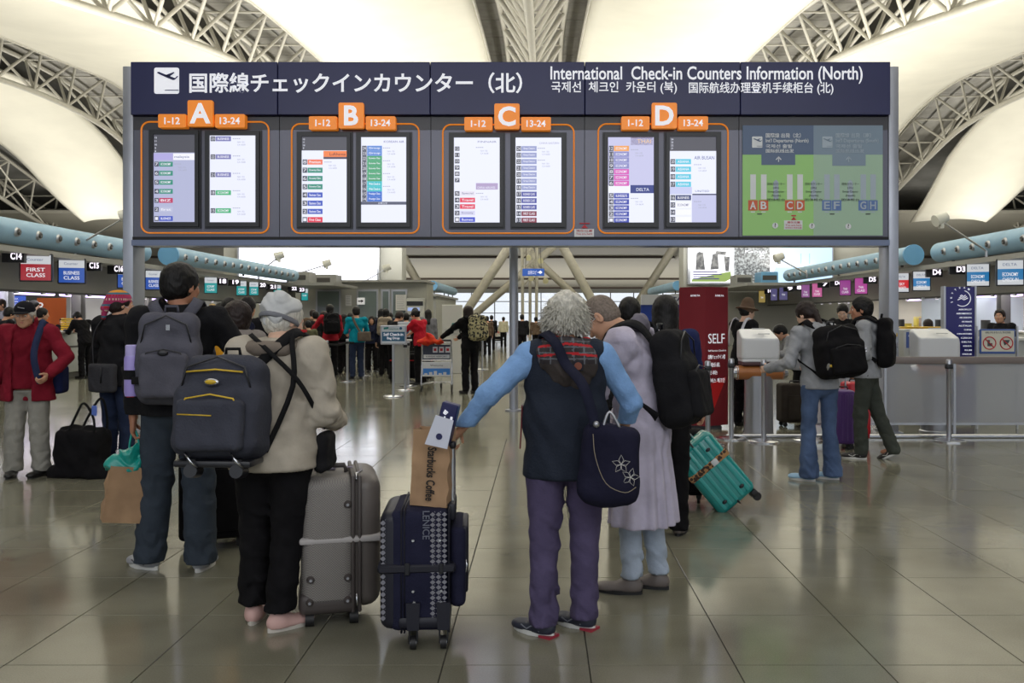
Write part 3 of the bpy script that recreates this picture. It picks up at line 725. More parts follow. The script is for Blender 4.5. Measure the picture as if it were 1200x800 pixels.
for s in (-1, 1):
    sd = SIDE[s]
    duct(s, s * 11.0, 3.2, 8.5, 25.1, .27, 'long blue round air duct with nozzles over the near %s counters' % sd)
    duct(s, s * 10.35, 3.15, 25.3, 38.0, .25, 'blue air duct with a round disc end over the far %s counters' % sd, capr=.29)
    # canopy
    CL = 34.3 if s < 0 else 37.8
    t = thing('counter_canopy', 'long grey canopy over the %s row of check-in counters' % sd, 'canopy', (s * 12.4, 8, 0))
    m = MB(); m.bx(s * -1.9, s * 2.2, 0, CL, 2.72, 2.84); m.bx(s * -3.9, s * -1.9, 29.5, CL, 2.72, 2.84); m.build('roof_slab', m_canopy, t)
    m = MB(); m.bx(s * -1.0, s * -.92, 0, CL, 2.0, 2.72); m.build('fascia', m_fascia, t)
    for i in range(5):
        m = MB(); m.bx(s * (-.8 + i * .42), s * (-.8 + i * .42 + .3), 0, CL, 2.36 - .02 * i, 2.42 - .02 * i); m.build('soffit_slat', m_soff if i % 2 else m_canopy, t)
    m = MB(); m.bx(s * -1.02, s * -.9, 0, CL, 1.97, 2.02); m.build('lower_rail', m_soff, t)
    for i in range(30):
        m = MB(); m.cyl((0, 0, 0), (0, 0, -.04), .045, .055, 10, 0); m.cyl((0, 0, -.04), (0, 0, -.05), .04, .04, 10, 1)
        if i == 0: dl_me = m.mesh('spotlight', [m_sat, m_litnum])
        if 6 < i: obj('spotlight', dl_me, t, loc=(s * -1.04, 1 + i * 1.07, 1.98))
    for yy in (4, 8.3, 12.6, 13.6, 17, 21.3, 25.6, 30):
        m = MB(); m.rbox((s * .3, yy, 1.36), (.28, .28, 2.72), .03); m.build('column', m_dkpost if yy != 13.6 else m_sat, t, True)
    tb = None
    for k, (ya, yb) in enumerate(((2, 6), (6.3, 10.3), (10.6, 13), (14, 17.2), (17.6, 21), (22, 25.5))):
        m = MB(); m.cyl((0, ya, 0), (0, yb, 0), .055, .055, 10); m.build('tube_light', m_violet, t, True, loc=(s * 1.1, 0, 2.06))
    # counters
    yc = 9.2; k = 0
    while yc < 39:
        if not (s == 1 and False):
            c = thing('check_in_counter', 'pale check-in counter, %s in the %s row from the near end' % (ORD[k], sd), 'counter', (s * 11.35, yc, 0), group='check-in counters on the %s' % sd)
            m = MB(); m.rbox((0, .95, .58), (.5, 1.9, .92), .02); m.build('counter_body', m_ctr, c, True)
            m = MB(); m.bx(-.2, .2, .06, 1.84, 0, .12); m.build('plinth', m_soff, c)
            m = MB(); m.rbox((s * .06, .95, 1.07), (.7, 1.96, .05), .02); m.build('worktop', m_top, c, True)
            m = MB(); m.bx(-s * .252, -s * .262, .02, 1.88, .70, .745, 0); m.bx(-.24, .24, -.006, .0, .70, .745, 0); m.build('stripe', m_soff, c)
            m = MB(); m.rbox((s * .1, .5, 1.2), (.06, .42, .3), .015, mi=0); m.bx(s * .1 - .04, s * .1 + .04, .45, .55, 1.09, 1.1, 0); m.build('terminal', m_blk, c, True)
            sg = thing('baggage_scale', 'low steel baggage scale, %s in the %s row from the near end' % (ORD[k], sd), 'scale', (s * 11.35, yc + 2.3, 0), group='baggage scales on the %s' % sd)
            m = MB(); m.rbox((0, 0, .12), (.62, .62, .24), .03); m.build('scale_body', m_sat, sg, True)
            m = MB(); m.rbox((0, 0, .25), (.5, .54, .03), .01); m.build('belt', m_blk, sg, True)
        yc += 2.75; k += 1
    # back shelf and partition
    bp = thing('back_partition', 'pale partition standing behind the %s row of counters' % sd, 'partition', (s * 14.6, 8, 0))
    m = MB()
    if s == 1: m.bx(0, .12, 17.5, 34, 0, 2.6)
    else: m.bx(0, .12, 20, 34, 0, 2.6)
    m.build('panel', m_cream if s == 1 else m_wallw, bp)
    m = MB(); m.bx(0, .12, 0, 20, 0, 1.05); m.build('low_panel', m_ctr, bp)
    for yy in range(0, 18, 3):
        m = MB(); m.bx(.0, .12, yy, yy + .12, 1.05, 2.6); m.build('mullion', m_dkpost, bp)
    if s == 1:
        sh = thing('back_shelf', 'white shelf along the cream partition behind the right counters', 'shelf', (14.1, 24, 0))
        MB().bx(-.3, .4, 0, 14, .98, 1.03).build('shelf_board', m_top, sh)
        for yy in (.2, 4.5, 9, 13.6): MB().bx(-.25, .35, yy, yy + .05, 0, .98).build('bracket', m_ctr, sh)
# stuff on the far side of the left island: orange panel, blue flight screens
t = thing('orange_panel', 'orange sign panel with white characters behind the left counters', 'sign', (X(61, 30), 30, 0))
MB().bx(-.5, .5, 0, .1, 0, 2.05).build('panel', mat('orange_board', (214, 106, 52), rough=.6), t)
o = MB(); text(o, '3', -.46, 1.6, .18, .3, y=-.01); text(o, '番', -.46, 1.2, .2, .3, y=-.01); o.build('lettering', m_wh, t)
t = thing('flight_screen', 'blue flight information screen behind the man in the red jacket', 'screen', (X(12, 27), 27, 0))
MB().bx(-.42, .42, 0, .08, 1.55, 2.05).build('screen', sc((60, 96, 210), .8), t)
o = MB()
for i in range(5): text(o, 'FLIGHT 0%d  KIX' % (i + 3), -.36, 1.6 + i * .085, .6, .05, y=-.005)
o.build('lettering', m_wh, t); MB().cyl((0, .04, 0), (0, .04, 1.55), .04, .04, 10).build('stand', m_dkpost, t)
for k, (px, Y_, wdt) in enumerate(((86, 33, 2.2), (108, 36, 1.6), (1140, 27, 3.0))):
    o = MB().bx(-wdt / 2, wdt / 2, 0, .06, .9, 2.0).build('light_panel', m_wallw if k < 2 else m_ngl, None, loc=(X(px, Y_), Y_, 0))
    MB().bx(-wdt / 2, -wdt / 2 + .06, 0, .06, 0, .9).build('post', m_dkpost, o); MB().bx(wdt / 2 - .06, wdt / 2, 0, .06, 0, .9).build('post', m_dkpost, o)
    tag(o, ('pale screen wall behind the left counter with the yellow tray', 'narrow pale screen wall behind the man in the knitted hat', 'wide pale glass screen behind the right counters and blue pillar sign')[k], 'screen')

# hanging monitors ------------------------------------------------------------
m_cap = mat('monitor_white_bar', (222, 226, 230), emit=.75)
def monitor(s, px, py, wpx, hpx, col, lines, lab, head=(222, 226, 230), yaw=18, Xc=10.75, foot=None, hl=None):
    Y_ = Xc * FPX / abs(px - VX); sc_ = FPX / Y_; w_, h = wpx / sc_, hpx / sc_
    t = thing('counter_monitor', lab, 'monitor', (s * Xc, Y_, Z(py, Y_)), rz=R(s * -yaw * -1) if False else R(s * -yaw), group='hanging monitors over the counters')
    # after rz the face (-Y) turns towards the aisle
    m = MB(); m.rbox((0, .06, 0), (w_, .12, h), .012, 1); m.build('housing', m_blk, t)
    MB().bx(-.03, .03, .06, .12, h / 2, 2.72 - Z(py, Y_)).build('hanger', m_soff, t)
    m = MB(); mats = [sc(col, .9), m_cap if head else sc(col, .9), sc((240, 240, 245), .9), sc((70, 90, 130), .9)]
    a, b = -w_ / 2 * .9, w_ / 2 * .9; z0, z1 = -h / 2 * .9, h / 2 * .9; zs = z1 - (z1 - z0) * .36
    m.bx(a, b, -.006, .001, z0, zs, 0); m.bx(a, b, -.006, .001, zs, z1, 1)
    if foot: m.bx(a, b, -.008, -.006, z0, z0 + (z1 - z0) * .2, 1)
    for i, l in enumerate(lines):
        hh = (z1 - z0) * .15; text(m, l, 0, zs - (i + 1.35) * hh * 1.45 + .0, (b - a) * (.62 if len(l) > 4 else .4), hh, y=-.009, mi=2, t=.001, align='c', bold=.01)
    if hl: text(m, hl, a + (b - a) * .2, zs + (z1 - zs) * .35, (b - a) * .55, (z1 - zs) * .3, y=-.009, mi=3, t=.001)
    m.build('screen', mats, t)
    return t
def numsign(s, px, py, txt, Xc=10.75, w_=.42):
    Y_ = Xc * FPX / abs(px - VX); z = Z(py, Y_)
    t = thing('number_sign', 'black hanging sign lit with white %s over the %s counters' % (NW.get(txt, txt), SIDE[s]), 'number sign', (s * Xc, Y_, z), rz=R(s * -12), group='lit number signs')
    m = MB(); m.rbox((0, .08, 0), (w_, .16, .26), .01, 1); m.build('housing', m_blk, t)
    MB().bx(-.02, .02, .06, .1, .13, 2.72 - z).build('hanger', m_soff, t)
    m = MB(); text(m, txt, -w_ * .1, -.07, w_ * .5, .15, y=-.004, align='l' if len(txt) > 1 else 'l', bold=.03); m.build('lettering', m_litnum, t)
RED, BLU, TEA = (160, 36, 48), (44, 84, 170), (28, 150, 150)
PUR, DPU = (128, 84, 150), (84, 80, 120)
for a in ((42, 313.5, 35, 33, RED, ['FIRST', 'CLASS'], 'hanging monitor with a red FIRST CLASS screen, left row'),
          (84, 317.5, 30, 30, BLU, ['BUSINESS', 'CLASS'], 'hanging monitor with a blue BUSINESS CLASS screen beside the red one'),
          (150, 325, 24, 26, BLU, ['BUSINESS', 'CLASS'], 'blue hanging monitor half hidden by the left post of the board'),
          (180, 328, 19, 24, BLU, ['BUSINESS', 'CLASS'], 'blue BUSINESS CLASS monitor just right of the left post'),
          (220, 332, 16, 22, TEA, ['ECONOMY', 'CLASS'], 'teal monitor hidden mostly by the backpack man'),
          (247, 334, 15, 20, TEA, ['ECONOMY', 'CLASS'], 'teal monitor right of the backpack man head'),
          (283, 337.5, 12, 18, TEA, ['ECONOMY', 'CLASS'], 'teal monitor first of the close pair left of the white head wrap'),
          (297.5, 338, 11, 17, TEA, ['ECONOMY', 'CLASS'], 'teal monitor second of the close pair left of the white head wrap'),
          (325, 340, 9, 16, TEA, ['ECONOMY'], 'small teal monitor above the white head wrap'),
          (357, 345, 8, 15, TEA, ['ECONOMY'], 'last teal monitor at the far end of the left row')):
    monitor(-1, *a, hl='Counter')
for a in ((15, 300, 'C14'), (107, 311, 'C15'), (136, 315, 'C16'), (196, 321, '17'), (259, 329.5, '18'), (274, 330.5, '19'), (306, 334, '20'), (318, 336, '21'), (343, 338, '22'), (352, 339.5, '23')):
    numsign(-1, *a)
for a in ((1184, 319, 30, 32, (36, 116, 170), ['ECONOMY', 'CHECK-IN'], 'hanging monitor with a blue ECONOMY CHECK-IN screen at the right edge'),
          (1146, 322, 26, 28, (36, 116, 170), ['ECONOMY', 'CHECK-IN'], 'hanging blue ECONOMY CHECK-IN monitor above the blue pillar sign'),
          (1080, 329, 20, 24, (36, 120, 180), ['ECONOMY', 'CHECK-IN'], 'hanging blue monitor right of the right post of the board'),
          (1057, 331, 16, 24, (206, 36, 46), ['SKY', 'PRIORITY'], 'red and white hanging monitor beside the right post')):
    monitor(1, *a, foot=1, hl='DELTA')
for i, (px, py, wd_, hh, c, lab) in enumerate(((1009, 335, 15, 20, (176, 70, 150), 'brightest magenta hanging monitor left of the right post'), (990.5, 337, 13, 19, (150, 64, 140), 'magenta hanging monitor, second left of the right post'),
          (957.5, 340, 12, 17, (196, 96, 150), 'pink hanging monitor above the woman in jeans'), (944, 341, 10, 16, (140, 84, 140), 'purple hanging monitor above the jeans woman and left of the pink one'),
          (918, 344, 10, 16, DPU, 'dim purple hanging monitor above the second self check-in kiosk'), (907, 345, 8, 15, DPU, 'dim purple monitor in the right row, third from the far end'), (893, 347.5, 8, 15, (150, 130, 70), 'last small monitor with a gold stripe at the far end of the right row'))):
    monitor(1, px, py, wd_, hh, c, ['THAI', 'CLASS'] if i < 4 else ['THAI'], lab, head=None, foot=None)
for a in ((1123, 315.5, 'D3'), (1095, 319, 'D4'), (1020, 327.5, 'D5'), (980, 331.5, 'D6'), (965, 333, '7'), (935, 337, '8'), (924, 338, '9'), (901, 341, '10')):
    numsign(1, *a)
# uplight fixtures on arms ------------------------------------------------------
m_fix = mat('white_lamp_housing', (214, 214, 206), rough=.4)
for px, py, qx, qy, Y_, lab in ((148, 254, 88, 289, 21.5, 'white floodlight on a long arm above the near left duct'), (1103, 259, 1156, 294, 21.5, 'white floodlight on a long arm above the near right duct'),
        (327, 301, 303, 319, 34, 'small floodlight on an arm in front of the white billboard'), (383, 310, 350, 320, 40, 'small floodlight on an arm before the right half of the white billboard'),
        (453, 315, 430, 328, 43, 'small floodlight beside the right edge of the white billboard'), (913, 303, 946, 321, 33, 'small floodlight before the light blue end of the rock billboard')):
    a = (X(px, Y_), Z(py, Y_)); b = (X(qx, Y_), Z(qy, Y_))
    zb_ = 3.16 if px == 453 else (2.84 if px != 791 else b[1] - .02)
    t = thing('floodlight', lab, 'floodlight', (b[0], Y_, b[1]), group='arm floodlights')
    dx, dz = a[0] - b[0], a[1] - b[1]; r = .12 + Y_ * .0012
    m = MB(); m.cyl((0, 0, zb_ - b[1]), (0, 0, 0), .03, .03, 8); m.cyl((0, 0, 0), (0, 3 if px == 791 else .02, 0), .03, .03, 8); m.cyl((0, 0, 0), (dx, 0, dz), .025, .025, 8); m.build('arm', m_sat, t, True)
    m = MB(); m.cyl((dx - r, 0, dz), (dx + r, .05, dz + r * .7), r, r * .8, 14); m.box((dx, 0, dz - r * .7), (r * .5, r, r)); m.build('lamp_head', m_fix, t, True)

# ---- back walls under the roof, billboards
def wallbox(name, x0, x1, Y_, ytop, depth, m_, ybot=None, parent=None):
    m = MB(); m.bx(X(x0, Y_), X(x1, Y_), Y_, Y_ + depth, 0 if ybot is None else Z(ybot, Y_), Z(ytop, Y_)); return m.build(name, m_, parent)
wf1 = struct(wallbox('wall_far_left', 262, 471, 46, 270, 1.5, m_wallw))
wf2 = struct(wallbox('wall_far_right', 801, 1040, 46, 270, 1.5, m_wallw))
m_bill = mat('lit_white_billboard', (240, 242, 255), emit=2.6)
t = thing('billboard', 'long lit white billboard above the left check-in area', 'billboard', (X(361, 45.6), 45.6, Z(310, 45.6)))
hw = (X(441, 45.6) - X(280, 45.6)) / 2; hh = (Z(288, 45.6) - Z(328, 45.6)) / 2
MB().bx(-hw - .12, hw + .12, 0, .41, -hh - .12, hh + 1.4).build('frame', m_sat, t)
m = MB(); m.bx(-hw, hw, -.04, 0, -hh, hh + 1.3, 0); text(m, 'Welcome', hw - 1.1, -.1, .6, .14, y=-.045, mi=1, t=.001); text(m, 'KANSAI', hw - 1.1, -.4, .5, .14, y=-.045, mi=1, t=.001)
m.build('lit_face', [m_bill, mat('faint_red_print', (246, 214, 220), emit=1.5)], t)
t = thing('billboard', 'lit picture billboard of grey standing rocks and light blue sky on the right', 'billboard', (X(891, 45.6), 45.6, Z(310, 45.6)))
def U(px): return X(px, 45.6) - X(891, 45.6)
def V(py): return Z(py, 45.6) - Z(310, 45.6)
MB().bx(U(806), U(977), 0, .41, V(333), V(270)).build('frame', m_sat, t)
m_rock = mat('billboard_rock', (96, 98, 100), emit=.9, var=.3)
rk = mat('billboard_crowd', (120, 124, 124), rough=.5); rk.node_tree.nodes['Principled BSDF'].inputs['Emission Strength'].default_value = 0
def emit_noise(name, c1, c2, scale, st):
    m = bpy.data.materials.new(name); m.use_nodes = True; nt = m.node_tree; p = nt.nodes['Principled BSDF']
    n = nt.nodes.new('ShaderNodeTexNoise'); n.inputs['Scale'].default_value = scale; n.inputs['Detail'].default_value = 6
    tc = nt.nodes.new('ShaderNodeTexCoord'); nt.links.new(tc.outputs['Object'], n.inputs['Vector'])
    r = nt.nodes.new('ShaderNodeValToRGB'); r.color_ramp.elements[0].position = .42; r.color_ramp.elements[1].position = .6
    r.color_ramp.elements[0].color = rgb(*c1); r.color_ramp.elements[1].color = rgb(*c2)
    nt.links.new(n.outputs['Fac'], r.inputs[0]); nt.links.new(r.outputs[0], p.inputs['Emission Color']); p.inputs['Emission Strength'].default_value = st
    p.inputs['Base Color'].default_value = (.02, .02, .02, 1); return m
m_rk = emit_noise('billboard_rock_print', (70, 72, 76), (140, 140, 138), 5, 1); m_cr = emit_noise('billboard_crowd_print', (70, 74, 78), (190, 196, 196), 12, 1)
m = MB(); MM = [sc((250, 250, 255), 1.6), m_rk, m_cr, sc((196, 226, 250), 1.3), sc((150, 176, 90), 1), sc((70, 60, 130), 1), sc((130, 190, 240), 1.2)]
m.bx(U(809), U(860), -.04, 0, V(331), V(275), 0); m.bx(U(860), U(902), -.04, 0, V(331), V(275), 2); m.bx(U(902), U(975), -.04, 0, V(331), V(275), 3)
def poly(pts, mi, d=.05): m.prism([(U(a), V(b)) for a, b in pts], -d, -.03, mi)
poly([(815, 316), (816, 297), (819, 295), (824, 296), (826, 316)], 1); poly([(832, 316), (835, 298), (841, 296), (842, 315)], 1)
poly([(838, 298), (839, 294), (851, 295), (850, 299)], 1, .06); poly([(848, 300), (855, 301), (854, 318), (850, 318)], 1)
poly([(810, 330), (811, 327), (830, 323), (846, 320), (856, 318), (857, 326), (850, 330)], 4)
for y_, x1 in ((318, 840), (320.8, 845), (323.5, 836), (326, 842)): poly([(812, y_ + 1.2), (812, y_), (x1, y_), (x1 + 1, y_ + 1.2)], 5, .06)
poly([(903, 331), (915, 290), (902, 275), (902, 331)], 0, .05)
for x_ in (938, 948): poly([(x_, 309), (x_, 297), (x_ + .7, 297), (x_ + .7, 309)], 6, .06)
text(m, 'Kansai', U(873), V(296), U(898) - U(873), V(293) - V(296), y=-.06, mi=0, t=.001); text(m, '石', U(889), V(303), .3, .28, y=-.06, mi=0, t=.001)
m.build('lit_face', MM, t)
# grey plant boxes on the canopies
for px0, px1, y0, y1, Y_, m_, lab in ((338, 362, 313, 327, 38.6, m_canopy, 'grey box unit on top of the left canopy, the nearer one'), (364, 394, 315, 328, 41.2, m_canopy, 'grey box unit on the far end of the left canopy'),
        (862, 882, 319, 331, 40.5, m_canopy, 'grey box unit on the far end of the right canopy'), (892, 912, 317, 331, 38.8, m_ductcap, 'light blue box unit at the end of the right duct')):
    o = MB().rbox((0, 0, 0), (X(px1, Y_) - X(px0, Y_), 1.2, Z(y0, Y_) - Z(y1, Y_)), .03).build('plant_box', m_, loc=((X(px0, Y_) + X(px1, Y_)) / 2, Y_ + .6, 2.84 + (Z(y0, Y_) - Z(y1, Y_)) / 2)); tag(o, lab, 'equipment box')
    MB().bx(-.3, .3, -.62, -.6, -.1, .1).build('vent_grille', m_soff, o)
# lower end building left, with glass doors
eb = struct(wallbox('wall_end_left', 352, 500, 43, 330, 2.6, m_wallw))
m = MB(); m.bx(X(340, 43), X(502, 43), 42.4, 45.8, Z(331, 43), Z(328.5, 43)); m.build('roof_edge', m_canopy, eb)
m_dglass = mat('grey_green_glass', (112, 124, 122), rough=.12, spec=.8)
for n_, (x0, x1) in enumerate(((370, 399), (418, 443), (446.5, 457), (458.5, 477))):
    d = struct(wallbox('door_%d' % (n_ + 1), x0, x1, 42.95, 339, .1, m_sat)); 
    q = MB(); q.bx(X(x0, 42.9) + .08, X(x1, 42.9) - .08, 42.9, 42.96, .1, Z(340, 42.9) - .05); q.build('glass', m_dglass, d)
    MB().cyl((X(x1, 42.9) - .16, 42.86, .9), (X(x1, 42.9) - .16, 42.86, 1.3), .02, .02, 8).build('door_handle', m_chrome, d)
t = thing('arrow_sign', 'small white sign with a black right arrow on the grey end wall', 'sign', (X(423, 42.8), 42.8, Z(352.7, 42.8)))
m = MB(); m.bx(-.18, .18, -.02, 0, -.16, .16, 0); m.bx(-.13, .03, -.03, -.02, -.03, .03, 1); m.prism([(.02, -.08), (.13, 0), (.02, .08)], -.03, -.02, 1); m.build('face', [sc((232, 232, 232), .35), m_blk], t)
for i, (px, py, w_, h, lab) in enumerate(((408.5, 352, .28, .5, 'white notice sheet on the grey wall left of the arrow sign'), (470, 358, .5, .45, 'pale poster on the glass right of the arrow sign'), (470, 349, .5, .3, 'upper pale poster on the glass right of the arrow sign'))):
    t = thing('notice', lab, 'notice', (X(px, 42.8), 42.8, Z(py, 42.8))); m = MB(); m.bx(-w_ / 2, w_ / 2, -.02, 0, -h / 2, h / 2, 0)
    for r_ in range(5): m.bx(-w_ * .4, w_ * (.3 - .07 * (r_ % 2)), -.024, -.02, h * (.36 - r_ * .17), h * (.40 - r_ * .17), 1)
    m.build('sheet', [mat('notice_white', (214, 214, 212)), mat('notice_grey', (150, 150, 156))], t)
t = thing('ticket_machine', 'wide machine with a dark slot in the end wall behind the woman in red', 'machine', (X(487, 42.7), 42.7, 0))
hw = (X(498, 42.7) - X(477, 42.7)) / 2
MB().rbox((0, 0, 1.15), (hw * 2, .4, 2.3), .03).build('cabinet', m_ctr, t, True); MB().bx(-hw * .9, hw * .9, -.22, -.19, 1.95, 2.15).build('slot', m_blk, t); MB().bx(-hw * .8, hw * .5, -.22, -.19, 1.7, 1.86).build('screen', sc((160, 180, 230), .9), t)
# second-row kiosk building and small ducts further back
for s, px, lab in ((-1, 507, 'short blue duct far back left of the slanted columns'), (1, 794, 'short blue duct far back right of the slanted columns')):
    Y_ = 50; xx = X(px, Y_); dd = duct(s, xx, Z(334.5, Y_), Y_, 62, .26, lab, nozz=False, capr=.27, base=2.68)
    t = thing('rear_counter_block', 'pale counter block below the short blue duct on the far %s' % SIDE[s], 'counter', (xx + s * 1.0, Y_, 0))
    MB().bx(-1.15, 1.15, .3, 12, 0, 2.55).build('block', m_wallw if s < 0 else m_ctr, t); MB().bx(-1.3, 1.3, -.3, 12.2, 2.55, 2.68).build('roof_slab', m_canopy, t)
    for i in range(2): MB().rbox((-.2 + .9 * i - (0 if s < 0 else .5), .2, 2.1), (.35, .1, .35), .02).build('screen', sc((110, 170, 240), .8) if i else m_blk, t)
    if s < 0:
        for i in range(4): MB().bx(-1.0 + i * .55, -.95 + i * .55, .25, .3, 0, 2.0).build('door_frame', m_sat, t)
# white standing panel behind the trolley woman
t = thing('standing_panel', 'tall white standing panel with a small teal logo behind the trolley woman', 'panel', (X(530, 23), 23, 0))
w_ = X(543, 23) - X(519, 23)
MB().rbox((0, 0, (Z(357, 23)) / 2), (w_, .08, Z(357, 23)), .01, 1).build('panel', mat('matt_white_panel', (196, 196, 192), rough=.6), t)
m = MB(); m.prism([(-.02, 1.2), (.09, 1.22), (.12, 1.28), (.0, 1.27)], -.05, -.04, 0); text(m, 'CATHAY', -.18, 1.06, .36, .06, y=-.05, mi=1, t=.002); text(m, 'PACIFIC', -.1, .97, .24, .05, y=-.05, mi=1, t=.002)
m.build('logo', [mat('logo_teal', (30, 120, 120)), mat('logo_grey', (140, 142, 144))], t)
# blue hanging sign in the far middle
t = thing('hanging_sign', 'small blue hanging direction sign beside the middle post, far back', 'sign', (X(625, 52), 52, Z(319, 52)))
MB().rbox((0, 0, 0), (1.25, .1, .42), .02, 1).build('board', mat('sign_blue', (36, 84, 176), emit=.25), t)
m = MB(); text(m, '出発ロビー', -.3, -.12, .6, .22, y=-.06); m.prism([(.28, .0), (.4, .1), (.52, .0), (.4, -.1)], -.06, -.05); m.build('lettering', m_wh, t)
for x in (-.45, .45): MB().cyl((x, 0, .2), (x * .1 + (TRX[3] - X(625, 52)), 0, zc(52) - Z(319, 52)), .02, .02, 6).build('hanger', m_soff, t)
# ================================================================== people: implicit bodies meshed by surface nets
def nrm(v): v = np.array(v, float); return v / (np.linalg.norm(v) or 1)
def smin(a, b, k):
    if k <= 0: return np.minimum(a, b)
    h = np.clip(.5 + .5 * (b - a) / k, 0, 1)
    return b * (1 - h) + a * h - k * h * (1 - h)
class Field:
    def __init__(s): s.p = []
    def cone(s, a, b, ra, rb, k=.02, op='+', sx=None):
        """tapered capsule; sx=(axis, factor): squeezed across axis"""
        a = np.array(a, float); b = np.array(b, float); m = max(ra, rb)
        def f(P):
            ab = b - a; L2 = float(ab @ ab) or 1e-9; d = P - a; t = np.clip((d @ ab) / L2, 0, 1)
            q = d - t[..., None] * ab
            if sx is not None:
                ax = sx[0]; c = q @ ax; q = q + (c * (1 / sx[1] - 1))[..., None] * ax
            return np.sqrt((q * q).sum(-1)) - (ra + (rb - ra) * t)
        lo = np.minimum(a, b) - m - k; hi = np.maximum(a, b) + m + k
        s.p.append((f, lo, hi, k, op)); return s
    def ell(s, c, r, k=.02, op='+', M=None, rotz=0):
        c = np.array(c, float); r = np.array(r, float)
        Rm = np.eye(3) if M is None else np.array(M, float)
        def f(P):
            q = (P - c) @ Rm
            k0 = np.sqrt(((q / r) ** 2).sum(-1)); k1 = np.sqrt(((q / (r * r)) ** 2).sum(-1)) + 1e-9
            return k0 * (k0 - 1) / k1
        m = max(r) + k; s.p.append((f, c - m, c + m, k, op)); return s
    def plane(s, o, n, k=0.0):
        """keep what lies behind the plane (cuts away the side n points to)"""
        o = np.array(o, float); n = nrm(n)
        s.p.append((lambda P: (P - o) @ n, None, None, k, '&')); return s
    def box(s, c, h, r=.01, k=.01, M=None, op='+'):
        c = np.array(c, float); h = np.array(h, float) - r; Rm = np.eye(3) if M is None else np.array(M, float)
        def f(P):
            q = np.abs((P - c) @ Rm) - h
            return np.sqrt((np.maximum(q, 0) ** 2).sum(-1)) + np.minimum(q.max(-1), 0) - r
        m = float(np.linalg.norm(h)) + r + k; s.p.append((f, c - m, c + m, k, op)); return s
    def fold(s, amp, fr, lo, hi, ax=(0, 0, 1)):
        """cloth creases inside a box"""
        ax = np.array(ax, float)
        def f(P):
            x, y, z = P[..., 0], P[..., 1], P[..., 2]
            w1 = np.sin(y * fr * .7 + 2.1 * np.sin(x * fr * .6 + z * fr * .25)); w2 = np.sin(z * fr + 1.7 * np.sin(x * fr * .8 + 1.3) + 1.5 * w1)
            return amp * (w2 * np.abs(w2) + .35 * np.sin(fr * 1.9 * (z + .7 * x - .5 * y)) * w1)
        s.p.append((f, np.array(lo, float), np.array(hi, float), 0, 'd')); return s
    def bounds(s):
        A = [p for p in s.p if p[4] == '+']
        return np.min([p[1] for p in A], 0), np.max([p[2] for p in A], 0)
    def mesh(s, h, lo=None, hi=None):
        l, u = s.bounds(); lo = l if lo is None else np.maximum(lo, l); hi = u if hi is None else np.minimum(hi, u)
        lo = lo - 2 * h; n = np.ceil((hi - lo) / h).astype(int) + 3
        ax = [lo[i] + h * np.arange(n[i]) for i in range(3)]
        D = np.full(n, .15)
        for f, a, b, k, op in s.p:
            if a is None: sl = tuple(slice(0, n[i]) for i in range(3))
            else:
                i0 = np.maximum(np.floor((a - lo) / h).astype(int) - 1, 0); i1 = np.minimum(np.ceil((b - lo) / h).astype(int) + 2, n)
                if (i1 <= i0).any(): continue
                sl = tuple(slice(i0[i], i1[i]) for i in range(3))
            P = np.stack(np.meshgrid(ax[0][sl[0]], ax[1][sl[1]], ax[2][sl[2]], indexing='ij'), -1)
            v = f(P)
            if op == '+': D[sl] = smin(D[sl], v, k)
            elif op == '-': D[sl] = -smin(-D[sl], v, k)
            elif op == '&': D[sl] = np.maximum(D[sl], v)
            elif op == 'd': D[sl] = D[sl] + v
        for i in range(3):      # closed at the borders of the grid
            D[tuple([slice(None)] * i + [0])] = np.maximum(D[tuple([slice(None)] * i + [0])], h * .5)
            D[tuple([slice(None)] * i + [-1])] = np.maximum(D[tuple([slice(None)] * i + [-1])], h * .5)
        return surface_nets(D, lo, h)
def surface_nets(D, lo, h):
    S = D < 0
    c = [(i, j, k) for i in (0, 1) for j in (0, 1) for k in (0, 1)]
    n = np.array(D.shape) - 1
    cnt = np.zeros(n, np.int8)
    for i, j, k in c: cnt += S[i:i + n[0], j:j + n[1], k:k + n[2]]
    act = (cnt > 0) & (cnt < 8); I = np.argwhere(act)
    if len(I) == 0: return np.zeros((0, 3)), np.zeros((0, 4), int)
    idx = -np.ones(n, int); idx[act] = np.arange(len(I))
    acc = np.zeros((len(I), 3)); num = np.zeros(len(I))
    for (a, b) in [(a, b) for ai, a in enumerate(c) for b in c[ai + 1:] if sum(abs(np.array(a) - np.array(b))) == 1]:
        da = D[I[:, 0] + a[0], I[:, 1] + a[1], I[:, 2] + a[2]]; db = D[I[:, 0] + b[0], I[:, 1] + b[1], I[:, 2] + b[2]]
        x = (da < 0) != (db < 0); t = np.where(x, da / np.where(x, da - db, 1), 0)
        acc += np.where(x[:, None], np.array(a) + t[:, None] * (np.array(b) - np.array(a)), 0); num += x
    V = lo + h * (I + acc / num[:, None])
    F = []
    for ax in range(3):
        o1, o2 = (ax + 1) % 3, (ax + 2) % 3
        s0 = [slice(1, n[q]) for q in range(3)]; s0[ax] = slice(0, n[ax])
        s1 = list(s0); s1[ax] = slice(1, n[ax] + 1)
        A = S[tuple(s0)]; B = S[tuple(s1)]; E = np.argwhere(A != B)
        if len(E) == 0: continue
        flip = A[E[:, 0], E[:, 1], E[:, 2]]
        E = E + np.array([0 if q == ax else 1 for q in range(3)])
        d1 = np.eye(3, dtype=int)[o1]; d2 = np.eye(3, dtype=int)[o2]
        q = np.stack([idx[tuple((E - a * d1 - b * d2).T)] for a, b in ((0, 0), (1, 0), (1, 1), (0, 1))], 1)
        q[~flip] = q[~flip][:, ::-1]
        F.append(q)
    return V, np.vstack(F)
